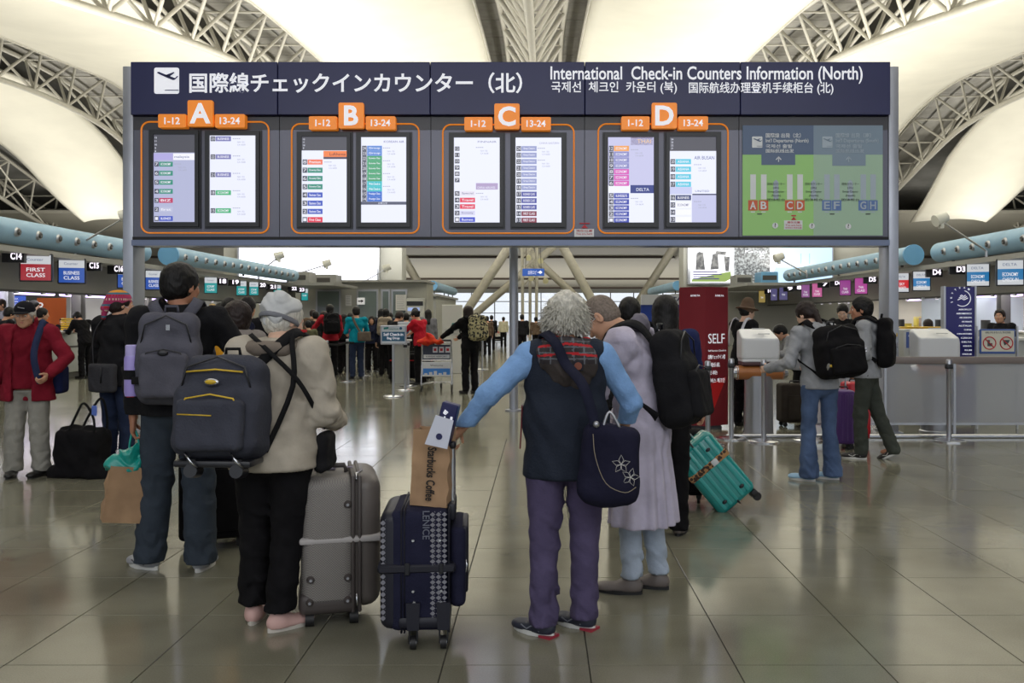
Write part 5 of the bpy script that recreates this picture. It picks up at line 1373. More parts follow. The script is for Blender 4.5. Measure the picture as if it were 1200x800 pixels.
c_olive = fab('dark_olive_trousers', (62, 66, 60)); c_navy = fab('navy_cardigan', (30, 38, 78)); c_gpack = fab('grey_pack_cloth', (84, 84, 94), bscale=100); c_spack = fab('slate_pack_cloth', (60, 62, 72), bscale=100)
c_redp = fab('red_piping', (176, 34, 40)); c_white = fab('white_cloth', (206, 204, 200)); c_mesh = fab('black_webbing', (20, 20, 22))
s_grey = mat('silver_trainer', (150, 152, 156), rough=.45, var=.1); s_dk = mat('dark_trainer', (40, 44, 58), rough=.5); s_pink = mat('pink_suede', (206, 168, 160), rough=.7)
s_blk = mat('black_leather_shoe', (26, 24, 24), rough=.4); s_lb = mat('pale_blue_trainer', (150, 186, 214), rough=.5); s_brn = mat('grey_brown_leather', (104, 96, 92), rough=.5); m_redsole = mat('red_heel', (150, 42, 58), rough=.5)
m_yzip = mat('yellow_piping', (206, 170, 40), rough=.5)

# --- man with the grey backpack, seen from behind
def pj(C_, P):   # red flash on the left side of the jacket
    x, z = C_[:, 0], C_[:, 2]; g = P.g
    r = (np.abs((x + .215) - (z - 1.12) * .22) < .022) & (z > .98) & (z < 1.30) & (C_[:, 1] < .02)
    r2 = (x > .17) & (z > 1.10) & (z < 1.17) & (C_[:, 1] < 0.02)
    return (r | r2).astype(int)
A = person('tall man from behind in black jacket with grey backpack, holding a paper bag', 209, 5.15, 1.745, yaw=9, q=0, bulk=1.06, bend=2,
    feet=((-.16, .05), (.125, -.02)), hands=((-.25, .02, .80), (.29, .24, 1.02)), poles=((-1, -.6, 0), (1, -.8, -.2)), head=(-34, -2, 0), hair=('short', H_BLK),
    top=dict(m=[c_black, c_redp], hem=.505, ease=.022, collar=.055, paint=pj, name='jacket', sl_ease=.006), legs=(c_char, .045, .012, 'loose'), shoes=(s_grey, m_solew, m_blk), toes=(48, -8), curl=(.95, .6), skin=SKIN3)
bp_, Q, y0 = backpack(A, 'grey school-style backpack with a dark band worn by the tall man in black', w=.31, h=.50, d=.15, m_=c_gpack, drop=.075, strapm=c_gpack)
m = MB(); m.tube([Q(-.165, .07, -.115), Q(-.17, -.08, -.115), Q(-.11, y0 - .03, -.115), Q(.11, y0 - .03, -.115), Q(.17, -.08, -.115), Q(.165, .07, -.115)], .01, 8, flat=(.004, .022)); m.build('band', c_mesh, bp_, 'all')
m = MB(); m.sph(Q(0, y0 - .0465, .03), (.028, .008, .016), 10, 6); m.build('badge', m_blk, bp_, 'all')
m = MB(); m.box(Q(.02, y0 - .02, .165), (.02, .01, .03)); m.build('zip_pull', m_chrome, bp_)
bt = thing('bottle', 'lilac plastic bottle in the side pocket of the grey backpack', 'bottle', A.root.location, rz=A.root.rotation_euler.z)
m = MB(); b0 = Q(-.185, -.02, -.20); m.lathe([(.036, 0), (.040, .02), (.040, .20), (.036, .215)], 18, b0, 0); m.build('bottle_body', mat('lilac_plastic', (160, 146, 214), rough=.3), bt, True)
m = MB(); m.lathe([(.034, .0), (.034, .055), (.028, .06)], 18, b0 + (0, 0, .215)); m.build('cap', mat('lilac_cap', (180, 170, 224), rough=.35), bt, True)
m = MB(); m.lathe([(.0415, .09), (.0415, .14)], 18, b0); m.build('band', c_mesh, bt, True)

# --- woman in the pale wrap and beige jacket
Bw = person('older woman from behind in stone jacket and pale cloth cap', 321, 4.2, 1.55, yaw=-4, q=0, bulk=1.12, bend=9, fem=True,
    feet=((-.13, .07), (.045, -.04)), hands=((-.16, .30, .98), (.20, .27, .93)), poles=((-1, -.5, 0), (.3, -1, -.7)), head=(-34, -8, 0), hair=('short', H_GRY),
    top=dict(m=c_beige, hem=.475, ease=.035, collar=.05, hemflare=.01, name='jacket', sl_ease=.014), legs=(c_jet, .10, .022, 'straight'), shoes=(s_pink, mat('pale_sole', (196, 190, 180), rough=.6), None), toes=(8, -40), curl=(.8, .8), skin=SKIN2)
f = Field(); hp = Bw.hp
f.ell(hp(0, -.03, .062), np.array([.094, .112, .085]) * Bw.hs, .02, M=Bw.HF).ell(hp(-.01, -.07, .085), np.array([.075, .07, .062]) * Bw.hs, .02, M=Bw.HF)
f.ell(hp(0, -.06, -.005), np.array([.084, .068, .05]) * Bw.hs, .02, M=Bw.HF); lo, hi = f.bounds(); f.fold(.007, 55, lo, hi)
nets_obj('cloth_cap', f.mesh(.006), fab('pale_grey_cotton', (190, 192, 192), bump=.15), Bw.root)
m = MB(); m.tube([hp(.094 * math.cos(t), -.035 + .106 * math.sin(t), -.004 - .012 * math.sin(t)) for t in np.arange(0, 6.28, .3)], .006, 6, closed=True, flat=(.004, .012)); m.build('cap_band', fab('grey_band', (120, 122, 128)), Bw.root, 'all')
pts = [Bw.neck + Bw.F @ np.array([.12 * math.cos(t), .0 + .10 * math.sin(t), -.005 + .02 * math.sin(t)]) for t in np.arange(0, 6.28, .35)]
m = MB(); m.tube(pts, .038, 10, closed=True); m.build('hood_collar', fab('taupe_lining', (120, 110, 100)), Bw.root, 'all')
# big slate pack hanging off her left shoulder
pk, Q, y0 = backpack(Bw, 'slate wheeled backpack with yellow piping slung behind the woman in the pale cap', w=.37, h=.46, d=.20, m_=c_spack, x=-.145, drop=.13, details={'zip': m_yzip}, straps=False, strapm=c_mesh)
m = MB(); m.tube([Q(-.13, y0 + .012, .145), Q(0, y0 + .008, .155), Q(.12, y0 + .012, .145)], .004, 6); m.tube([Q(-.13, y0 - .045, -.04), Q(.02, y0 - .05, -.045)], .003, 6); m.build('piping', m_yzip, pk, 'all')
m = MB(); m.sph(Q(-.01, y0 - .002, .10), (.036, .010, .016), 14, 8, 0); m.sph(Q(-.01, y0 - .008, .10), (.026, .008, .010), 14, 8, 1); m.build('badge', [m_chrome, m_yzip], pk, 'all')
for a_ in (-.09, .11):
    m = MB(); m.cyl(Q(a_, -.10, -.275), Q(a_, -.03, -.275), .03, .03, 12); m.box(Q(a_, -.06, -.245), (.04, .07, .05)); m.build('wheel', m_blk, pk, True)
    m = MB(); m.tube([Q(a_ - .02, -.115, -.20), Q(a_ + .01, -.125, -.235), Q(a_ + .03, -.10, -.26)], .006, 6); m.build('skid', m_chrome, pk, 'all')
m = MB(); m.rbox(Q(0, -.02, -.235), (.34, .16, .03), .01); m.build('base_plate', m_blk, pk, True)
sh = Bw.sh[1]; F = Bw.F
for tag_, pts in (('shoulder_strap', [Q(.10, .09, .19), sh + F @ np.array([-.07, -.09, .075]), sh + F @ np.array([-.035, .0, .092]), sh + F @ np.array([-.03, .10, .05]), Bw.chest + F @ np.array([.08, .19, -.05]), Bw.chest + F @ np.array([.17, .10, -.18])]),
        ('shoulder_strap', [Q(.17, .06, -.19), Bw.chest + F @ np.array([.13, -.155, -.05]), sh + F @ np.array([-.06, -.10, .06]), sh + F @ np.array([-.05, .0, .098]), sh + F @ np.array([-.05, .08, .06])])):
    p_ = smooth_pts(pts, 4); m = MB(); m.ribbon(p_, [nrm(v - (Bw.chest + (0, 0, .05))) for v in p_], .05 if len(pts) == 6 else .022, .010); m.build(tag_, c_mesh, pk, 'all')
m = MB(); m.box(sh + F @ np.array([-.045, -.02, .108]), (.045, .03, .012)); m.build('red_tag', c_redp, pk)
sb = thing('shoulder_bag', 'small black shoulder bag at the hip of the woman in the pale cap', 'bag', Bw.root.location, rz=Bw.root.rotation_euler.z)
f = Field(); c_ = np.array([.215, .08, .80]); f.box(c_, (.035, .09, .09), r=.035, k=.01); f.fold(.004, 40, c_ - .3, c_ + .3); nets_obj('bag_body', f.mesh(.01), c_black, sb)
p_ = smooth_pts([c_ + (0, 0, .11), Bw.waist + (.20, -.02, .03), Bw.chest + (.15, -.15, .0), Bw.chest + F @ np.array([.02, -.16, .10]), Bw.sh[0] + F @ np.array([.05, -.05, .085])], 4)
m = MB(); m.ribbon(p_, [nrm(v - Bw.chest) for v in p_], .02, .006); m.build('strap', c_mesh, sb, 'all')

# --- woman with the silver hair, denim gilet and purple trousers
def pv(C_, P):
    d = C_ - (P.neck); loc = d @ P.F
    return np.zeros(len(C_), int)
C_p = person('silver-haired woman from behind in dark gilet, blue sleeves and purple corduroy trousers', 663, 4.15, 1.545, yaw=2, q=0, bulk=1.18, bend=3, fem=True,
    feet=((-.115, -.06), (.095, .04)), hands=((-.485, .05, .905), (.28, .20, .86)), poles=((-.8, -.5, -.6), (1, -.8, 0)), head=(-14, -12, 2), hair=('fluffy', H_GRY),
    top=dict(m=c_lb, hem=.60, cut=.455, ease=.004, sleeve=1.0, name='sweater', sl_ease=.012, fold=.45), legs=(c_pur, .055, .012, 'straight'), shoes=(s_dk, m_solew, mat('grey_lace', (120, 124, 134)), m_redsole), toes=(50, 52), curl=(1.15, .7), skin=SKIN, handrot=((.2, 0, -1), None))
P = C_p; F = P.F; g = P.g; e = .030; f = Field()
f.ell(P.chest, (.180 * g + e, .125 * g + e, .16 * g), .05, M=F); f.ell(P.waist, (.172 * g + e, .122 * g + e, .16 * g), .05); f.cone(P.sh[0] + (.03, 0, 0), P.sh[1] - (.03, 0, 0), .062 * g + e * .6, .062 * g + e * .6, .05)
f.cone(P.neck - F @ np.array([0, 0, .05]), P.neck + F @ np.array([0, .02, .05]), .10 * g, .075 * g, .03)
f.cone(P.waist, P.hipc - (0, 0, .075), .172 * g + e, .180 * g + e, .05, sx=(np.array([0, 1., 0]), .76))
for i, s in ((0, -1), (1, 1)): f.ell(P.sh[i] + F @ np.array([s * .055, .0, -.05]), (.045, .10, .11), .012, '-', M=F)
f.fold(.006, 24, P.waist - .4, P.waist + .4); f.plane((0, 0, .455 * 1.545), (0, 0, -1))
f.cone(P.neck, P.neck + F @ np.array([0, .05, .2]), .062, .07, .004, '-')
nets_obj('gilet', f.mesh(.0105), c_dkn, P.root)
# plaid hood folded on the shoulders
m_plaid = fab('dark_tartan', (54, 50, 52), kind=None, var=.2); m_plr = fab('tartan_red_stripe', (168, 40, 46))
f = Field(); f.cone(P.neck + F @ np.array([-.085, -.02, .0]), P.neck + F @ np.array([.085, -.02, .0]), .05, .05, .03); f.ell(P.neck + F @ np.array([0, -.085, -.035]), (.14, .055, .075), .04, M=F)
f.ell(P.neck + F @ np.array([.02, -.115, -.10]), (.11, .04, .085), .05, M=F); f.ell(P.neck + F @ np.array([0, .05, -.01]), (.12, .05, .05), .03, M=F)
f.fold(.006, 45, P.neck - .3, P.neck + .3); f.cone(P.neck, P.neck + F @ np.array([0, .06, .2]), .058, .07, .004, '-')
def pp(C_, P=P):
    l = (C_ - P.neck) @ P.F; z = l[:, 2]; st = (np.abs(((z + .3 + .10 * np.abs(l[:, 0])) % .042) - .02) < .0055) & (z > -.045)
    st2 = (np.abs(((z + .3) % .026) - .013) < .002) | (np.abs(((l[:, 0] + .3) % .05) - .025) < .0035)
    return np.where(z < -.075, 2, np.where(st, 1, np.where(st2, 3, 0)))
nets_obj('tartan_hood', f.mesh(.0065), [m_plaid, m_plr, fab('brown_fleece', (62, 56, 54)), fab('tartan_grey_stripe', (96, 98, 104))], P.root, paint=pp)
m = MB(); cc = P.neck + F @ np.array([.045, -.158, -.085]); m.rbox((0, 0, 0), (.05, .006, .045), .004, 1, 0, M=Matrix.Translation(cc)); m.cyl(cc + (0, -.003, 0), cc + (0, -.008, 0), .017, .017, 14, 1); m.build('leather_badge', [fab('dark_patch', (44, 44, 50)), mat('brown_leather', (120, 62, 42), rough=.5)], P.root)
# tartan shirt tail showing at her left side
m = MB(); m.ribbon([P.waist + (-.196, .0, .06), P.waist + (-.200, .0, -.05), P.hipc + (-.205, .0, .02)], (-1, 0, 0), .035, .006); m.build('shirt_edge', fab('dull_red_tartan', (92, 36, 44)), P.root)
sb = thing('shoulder_bag', 'large navy embroidered shoulder bag hanging behind the silver-haired woman', 'bag', P.root.location, rz=P.root.rotation_euler.z)
f = Field(); c_ = np.array([.175, -.215, .80]); Mx = roty(.10); f.box(c_, (.125, .045, .165), r=.045, k=.02, M=Mx); f.ell(c_ + (0.0, 0, -.10), (.135, .05, .10), .04); f.fold(.004, 26, c_ - .4, c_ + .4); nets_obj('bag_body', f.mesh(.009), fab('dark_navy_canvas', (26, 26, 46)), sb)
m_thr = mat('pale_thread', (196, 194, 190), rough=.6)
m = MB()
for cx, cz, k in ((.045, .0, 0), (.085, -.055, 1)):
    for j in range(5):
        an = 2 * math.pi * j / 5 + .3 + k; o_ = c_ + (cx, -.056, cz)
        m.tube([o_, o_ + (.022 * math.cos(an - .5), -.001, .022 * math.sin(an - .5)), o_ + (.04 * math.cos(an), .002, .04 * math.sin(an)), o_ + (.022 * math.cos(an + .5), -.001, .022 * math.sin(an + .5)), o_], .0013, 4)
m.build('embroidery', m_thr, sb)
m = MB(); m.tube(smooth_pts([c_ + (-.075, -.054, .13), c_ + (-.065, -.060, .03), c_ + (-.02, -.060, -.08), c_ + (.06, -.058, -.12), c_ + (.11, -.045, -.10)], 4), .002, 4); m.build('piping', mat('beige_piping', (140, 130, 112)), sb)
p_ = smooth_pts([c_ + (-.06, -.02, .15), c_ + (-.115, -.03, .33), P.chest + F @ np.array([-.01, -.165, .07]), P.neck + F @ np.array([-.05, -.14, .01]), P.sh[0] + F @ np.array([.065, -.02, .10]), P.sh[0] + F @ np.array([.07, .08, .05])], 5)
m = MB(); m.ribbon(p_, [nrm(v - (P.chest + (0, .02, 0))) for v in p_], .045, .009); m.build('strap', fab('navy_webbing', (30, 32, 50)), sb, 'all')
p_ = smooth_pts([c_ + (-.03, -.02, .15), c_ + (.0, -.015, .22), c_ + (.045, -.02, .15)], 5)
m = MB(); m.tube(p_, .007, 6); m.cyl(c_ + (-.06, -.035, .17), c_ + (-.06, -.05, .17), .014, .014, 12); m.build('buckle', m_sat, sb, 'all')

# --- monk-like man in pale robe, head bowed left
M_ = person('shaven-headed man in long pale lilac robe looking down, grey scarf, black backpack', 752, 4.75, 1.60, yaw=62, q=0, bulk=1.0, bend=9,
    feet=((-.07, .04), (.09, -.06)), hands=((-.10, .34, .86), (.22, .24, .80)), poles=((-1, -.4, -.3), (1, -1, 0)), head=(4, -36, 0), hair=('buzz', H_BUZ), headfwd=.06,
    top=dict(m=c_grl, hem=.225, ease=.028, hemflare=.035, sleeve=1.0, collar=.04, name='robe', sl_ease=.022, pleat=13), legs=(c_wl, .085, .014, 'slim'), shoes=(s_brn, m_soled, None), toes=(14, 2), curl=(.8, .8), skin=SKIN)
glasses(M_)
P = M_; F = P.F
p_ = [P.neck + F @ np.array([.078 * math.cos(t), .03 + .085 * math.sin(t), .018 - .03 * math.sin(t)]) for t in np.arange(0, 6.28, .4)]
f = Field()
for k in range(len(p_)): f.cone(p_[k], p_[(k + 1) % len(p_)], .036, .036, .01)
f.ell(P.neck + F @ np.array([0, -.055, .055]), (.075, .032, .055), .03, M=F); f.fold(.004, 60, P.neck - .3, P.neck + .3); nets_obj('scarf', f.mesh(.007), fab('grey_scarf', (112, 108, 118)), P.root)
bp2, Q, y0 = backpack(P, 'big black backpack on the man in the pale robe', w=.27, h=.50, d=.16, m_=c_black, x=.0, drop=.08)
# straps of sandals
# --- long-haired woman in navy behind him
N_ = person('woman with long black hair in navy cardigan behind the man in the robe', 779, 6.0, 1.585, yaw=-10, q=1, bulk=1.0, bend=4, fem=True, head=(5, 0, 0), hair=('long', H_BLK),
    top=dict(m=c_navy, hem=.49, ease=.02, name='cardigan'), legs=(c_jet, .04, .01, 'straight'), shoes=(s_brn, m_soled, None), hands=((-.2, .2, .85), (.24, .16, .80)))
m = MB(); m.prism([(-.09, .50), (.02, .50), (.03, .74), (-.08, .74)], -.165, -.16); m.build('yellow_check_cloth', fab('yellow_check', (196, 186, 110), kind='weave', col2=(220, 216, 180), vscale=60), N_.root)
N2 = person('short person with dark hair half hidden behind the bowed man in the robe', 738, 6.6, 1.59, yaw=-4, q=1, bend=4, hair=('short', H_BLK), fem=True, top=dict(m=c_black, hem=.48, ease=.02), legs=(c_jet, .04, .01), shoes=(s_blk, m_soled, None))

# --- man in red jacket and cap, far left, facing camera
R_ = person('older man facing the camera in red anorak and black cap with light trousers', 33, 8.2, 1.575, yaw=186, q=0, bulk=1.14, bend=3, feet=((-.13, .02), (.13, .03)),
    hands=((-.26, .20, .92), (.28, .02, .74)), poles=((-1, -.5, -.3), (1, -.6, 0)), head=(6, -4, 0), hair=('short', H_GRY),
    top=dict(m=fab('crimson_sweater', (112, 16, 34)), hem=.50, cut=.47, ease=.012, collar=.05, name='sweater'), legs=(c_khk, .05, .012, 'loose'), shoes=(s_blk, m_soled, m_blk), toes=(-14, 12), skin=SKIN, curl=(.8, .5))
P = R_; F = P.F; g = P.g; f = Field(); e = .05
f.ell(P.chest, (.165 * g + e, .118 * g + e, .17 * g), .05, M=F); f.cone(P.sh[0], P.sh[1], .062 * g + e * .6, .062 * g + e * .6, .05); f.ell(P.waist, (.155 * g + e, .11 * g + e, .16 * g), .05)
f.cone(P.waist, P.hipc - (0, 0, .12), .16 * g + e, .19 * g + e, .05, sx=(np.array([0, 1., 0]), .74)); f.cone(P.neck - (0, 0, .05), P.neck + (0, 0, .06), .10, .088, .03)
for i in (0, 1):
    f.cone(P.sh[i], P.el[i], .072, .062, .03); f.cone(P.el[i], P.wr[i] - nrm(P.wr[i] - P.el[i]) * .02, .062, .048, .02)
f.fold(.007, 24, P.waist - .6, P.waist + .7); f.plane((0, 0, .43 * 1.575), (0, 0, -1)); f.cone(P.neck, P.neck + (0, .03, .2), .068, .075, .004, '-')
f.box(P.waist + (0, .26, .02), (.085, .20, .60), r=.01, k=.02, op='-'); f.fold(.002, 70, P.waist - .6, P.waist + .7)
nets_obj('anorak', f.mesh(.0105), c_red, P.root)
f = Field(); hp = P.hp; f.ell(hp(0, -.012, .05), np.array([.090, .110, .088]) * P.hs, .02, M=P.HF); f.plane(hp(0, 0, .028), P.HF @ np.array([0, 0, -1.])); V1 = f.mesh(.007)
f = Field(); f.ell(hp(0, .115, .035), np.array([.072, .072, .010]) * P.hs, .01, M=P.HF); V2 = f.mesh(.006)
nets_obj('cap', [V1, V2], fab('black_cap', (24, 24, 30), bump=.15), P.root)
m = MB(); m.tube([hp(-.03, .093, .075), hp(0, .099, .082), hp(.025, .096, .088)], .004, 5); m.build('cap_logo', mat('grey_print', (150, 150, 156)), P.root, 'all')
sb = thing('sling_strap_bag', 'dark sling bag on the shoulder of the man in red', 'bag', P.root.location, rz=P.root.rotation_euler.z)
p_ = smooth_pts([P.sh[0] + F @ np.array([.04, -.06, .08]), P.sh[0] + F @ np.array([.04, .04, .10]), P.chest + F @ np.array([-.14, .20, -.03]), P.waist + F @ np.array([-.17, .23, -.03]), P.hipc + np.array([-.19, .20, .02])], 4)
m = MB(); m.ribbon(p_, [nrm(v - P.chest) for v in p_], .055, .012); m.build('strap', fab('navy_strap', (40, 48, 78)), sb, 'all')
f = Field(); f.box(P.hipc + (-.21, -.14, .03), (.06, .10, .13), r=.04, k=.01); nets_obj('bag_body', f.mesh(.014), c_navy, sb)

# --- person in knitted hat with mask
K_ = person('person from behind in black coat and colourful knitted hat with a face mask', 137, 8.5, 1.68, yaw=-22, q=1, bulk=1.05, bend=2, feet=((-.10, 0), (.11, .02)), head=(-28, 2, 0), hair=('short', H_BRN),
    top=dict(m=c_black, hem=.47, ease=.035, collar=.06, name='coat', sl_ease=.01), legs=(c_djn, .04, .012, 'straight'), shoes=(s_blk, m_soled, None), hands=((-.28, .06, .80), (.20, .22, .95)))
P = K_; hp = P.hp; f = Field(); f.ell(hp(0, -.018, .045), np.array([.092, .110, .095]) * P.hs, .02, M=P.HF).cone(hp(0, -.08, .07), hp(-.01, -.14, -.03), .05 * P.hs, .035 * P.hs, .04).cone(hp(-.01, -.14, -.03), hp(-.02, -.15, -.12), .035, .02, .02)
f.plane(hp(0, .05, .012), P.HF @ np.array([0, .45, -1.])); f.p[-1] = (lambda P_, o=hp(0, .06, .015), n=P.HF @ nrm(np.array([0, .5, -1.])), hf=P.HF, b=hp(0, -.06, 0): np.where(((P_ - b) @ hf)[..., 1] > 0, (P_ - o) @ n, -1), None, None, 0, '&')
def pk_(C_, P=P):
    l = (C_ - P.hc) @ P.HF; z = l[:, 2]; an = np.arctan2(l[:, 0], l[:, 1])
    b = (np.floor((z + .3) / .018)).astype(int) % 6
    zig = (np.floor(an * 9) % 2 == 0)
    return np.where((b == 1) & zig, 1, np.where(b == 2, 0, np.where((b == 3) & zig, 3, np.where(b == 4, 2, b * 0 + (z > .10) * 4))))
nets_obj('knitted_hat', f.mesh(.006), [fab('knit_pink', (170, 60, 100)), fab('knit_cream', (210, 190, 170)), fab('knit_teal', (70, 110, 130)), fab('knit_red', (178, 44, 52)), fab('knit_orange', (206, 140, 50))], P.root, paint=pk_)
m = MB(); m.sph(hp(0, .078, -.05), (.052 * P.hs, .04 * P.hs, .042 * P.hs), 14, 10); m.tube([hp(.05, .07, -.04), hp(.08, 0, -.01)], .002, 5); m.build('face_mask', mat('white_mask', (206, 212, 220), rough=.7), P.root, 'all')
sb = thing('messenger_bag', 'dark grey messenger bag behind the person in the knitted hat', 'bag', P.root.location, rz=P.root.rotation_euler.z)
f = Field(); c_ = np.array([.04, -.20, .87]); f.box(c_, (.15, .04, .13), r=.025, k=.01); f.fold(.003, 30, c_ - .4, c_ + .4); nets_obj('bag_body', f.mesh(.012), fab('dark_grey_canvas', (56, 56, 60)), sb)
p_ = smooth_pts([c_ + (-.14, .03, .10), P.chest + (-.13, -.16, .0), P.neck + (-.09, -.09, .0), P.neck + (-.05, .03, .07)], 4); m = MB(); m.ribbon(p_, [nrm(v - P.chest) for v in p_], .04, .006); m.build('strap', fab('dark_grey_canvas', (56, 56, 60)), sb, 'all')
m = MB(); m.tube([c_ + (.03, -.045, .10), c_ + (.03, -.05, -.04)], .008, 6); m.build('buckle', m_blk, sb, 'all')

# --- woman with glasses, profile to the left
G_ = person('woman in profile with glasses and dark bob wearing a mustard and grey jacket', 284, 6.6, 1.555, yaw=66, q=0, fem=True, bend=3, head=(18, 0, 0), hair=('bob', H_BRN), skin=SKIN2,
    top=dict(m=[fab('mustard_cloth', (206, 146, 36)), fab('grey_hood', (130, 124, 120))], hem=.50, ease=.03, collar=.05, name='jacket', paint=lambda C_, P: ((C_[:, 2] > P.neck[2] - .06) & (C_[:, 1] < .02)).astype(int)), legs=(c_jet, .05, .01), shoes=(s_blk, m_soled, None))
glasses(G_)

# --- woman in jeans with black backpack
J_ = person('young woman in blue jeans and grey hoodie reaching left to a kiosk', 960, 8.0, 1.60, yaw=14, q=0, fem=True, bend=8, side=-5, feet=((-.13, -.03), (.13, -.01)), head=(20, -16, 0), hair=('tail', H_BRN),
    hands=((-.36, .24, .97), (.12, .30, .98)), poles=((-.1, -.8, -1), (1, -.8, 0)), top=dict(m=c_ghood, hem=.50, ease=.016, collar=.04, name='hoodie', sl_ease=.008), legs=(c_jean, .03, .0, 'flare'), shoes=(s_lb, m_solew, None), toes=(40, 40), skin=SKIN2)
P = J_; F = P.F
f = Field(); f.cone(P.neck + F @ np.array([-.06, -.03, .0]), P.neck + F @ np.array([.06, -.03, 0]), .05, .05, .03); f.ell(P.neck + F @ np.array([0, -.10, -.06]), (.10, .05, .09), .04, M=F); f.fold(.006, 50, P.neck - .3, P.neck + .3); nets_obj('hood', f.mesh(.009), c_ghood, P.root)
bp3, Q, y0 = backpack(P, 'wide black backpack with white stripes on the woman in jeans', w=.40, h=.46, d=.20, m_=c_jet, x=.07, drop=.07)
m = MB(); m.ribbon([Q(.06, y0 - .012, -.01), Q(.20, y0 + .012, .0)], F @ np.array([0, -1, 0]), .010, .003); m.ribbon([Q(.06, y0 - .012, -.035), Q(.20, y0 + .012, -.025)], F @ np.array([0, -1, 0]), .010, .003); m.build('white_stripe', mat('reflective_white', (236, 236, 250), rough=.3), bp3)
m = MB(); m.sph(Q(-.15, y0 + .02, -.13), (.05, .012, .05), 12, 6, 0); m.sph(Q(-.15, y0 + .012, -.12), (.028, .01, .02), 10, 6, 1); m.build('printed_patch', [mat('grey_patch', (120, 118, 110)), m_yzip], bp3, 'all')
# --- man in grey hoodie walking
W_ = person('young man in grey hoodie and dark olive trousers walking left', 1014, 9.2, 1.635, yaw=62, q=0, bend=0, feet=((-.07, .04), (.08, -.26, .04)), head=(8, -2, 0), hair=('short', H_BLK), toes=(0, -4), foot_pitch=(0, -28),
    hands=((-.19, .16, .90), (.24, .10, .88)), top=dict(m=c_ghood, hem=.50, ease=.022, collar=.02, name='hoodie', sl_ease=.01), legs=(c_olive, .055, .012, 'straight'), shoes=(s_blk, m_solew, m_solew), skin=SKIN3)
P = W_; F = P.F
f = Field(); f.cone(P.neck + F @ np.array([-.07, -.03, .0]), P.neck + F @ np.array([.07, -.03, 0]), .05, .05, .03); f.ell(P.neck + F @ np.array([0, -.09, -.03]), (.10, .05, .06), .04, M=F); f.fold(.005, 50, P.neck - .3, P.neck + .3); nets_obj('hood', f.mesh(.009), c_ghood, P.root)
bp4, Q, y0 = backpack(P, 'slim smooth black backpack on the man in olive trousers', w=.28, h=.50, d=.13, m_=c_jet, pocket=False, strapm=c_jet, drop=.02)
m = MB(); m.sph(Q(.0, y0 - .016, .08), (.016, .006, .022), 8, 6); m.build('badge', m_yzip, bp4, 'all'); m = MB(); m.tube([Q(.02, y0 - .018, .0), Q(.0, y0 - .022, -.05)], .003, 5); m.build('zip_pull', m_chrome, bp4, 'all')
# ================================================================== luggage
def suitcase_shell(mb, w, d, h, z0, r, mi=0, n=3, M=None): mb.rbox((0, 0, z0 + h / 2), (w, d, h), r, n, mi, M)
m_wheel = mat('black_rubber', (24, 24, 26), rough=.55); m_alu = mat('aluminium_tube', (190, 192, 196), rough=.25, metal=.9)
# grey hard-sided case with elastic band
m_gcase = mat('grey_textured_case', (104, 100, 98), rough=.6, kind='weave', col2=(134, 130, 124), vscale=170, bump=.3, bscale=150)
m_gtrim = mat('brown_grey_trim', (70, 64, 62), rough=.5); m_gcase2 = mat('grey_case_face', (96, 90, 86), rough=.42, var=.06)
Y_ = 4.42
t = thing('suitcase', 'large grey hard suitcase with a pale elastic band beside the woman in the pale cap', 'suitcase', (X(398, Y_), Y_, 0), rz=R(14)); t.scale = (1, 1, .94)
m = MB(); m.rbox((-.055, 0, .40), (.25, .46, .66), .06, 4); m.build('shell', m_gcase, t, True)
m = MB(); m.rbox((.105, .01, .405), (.16, .45, .66), .07, 4); m.build('front_shell', m_gcase2, t, True)
for i, dx in enumerate((.055, .085)):
    m = MB(); m.rbox((dx, .005, .402), (.018, .475, .675), .009, 2); m.build('zip_edge', m_gtrim, t, True)
for i, dz in enumerate((.0,)):
    m = MB(); m.rbox((.0, .005, .425), (.375, .475, .032), .012, 2); m.build('elastic_band', mat('pale_elastic', (170, 166, 164), rough=.8), t, True)
m = MB(); m.rbox((-.055, -.01, .115), (.27, .44, .11), .035, 3); m.build('base_guard', m_gtrim, t, True)
for dx, dz in ((.03, .60), (-.135, .24), (.03, .24), (-.14, .13), (.03, .13)):
    m = MB(); m.cyl((dx, -.225, dz), (dx, -.242, dz), .020, .012, 14, 0); m.cyl((dx, -.24, dz), (dx, -.246, dz), .008, .006, 10, 1); m.build('stud', [m_gtrim, m_sat], t, True)
for dx in (-.14, .06):
    for dy in (-.18, .18):
        m = MB(); m.cyl((dx - .02, dy, .035), (dx + .02, dy, .035), .035, .035, 14); m.box((dx, dy, .07), (.03, .05, .05)); m.build('wheel', m_wheel, t, True)
m = MB(); m.tube([(-.1, -.05, .73), (-.09, -.05, .765), (.02, -.05, .765), (.03, -.05, .73)], .012, 8); m.build('top_handle', m_gtrim, t, 'all')
m = MB(); m.rbox((-.07, .02, .738), (.10, .06, .012), .004, 1); m.tube([(-.03, .0, .745), (0, -.02, .75), (.06, -.01, .745)], .004, 6); m.build('luggage_tag', mat('tag_lilac', (160, 150, 170)), t)
m = MB(); m.tube([(.07, -.232, .16), (.072, -.24, .13), (.074, -.235, .10)], .005, 6); m.tube([(.10, -.10, .742), (.07, -.16, .735), (.072, -.2, .715)], .006, 6); m.build('zip_pull', m_chrome, t, 'all')
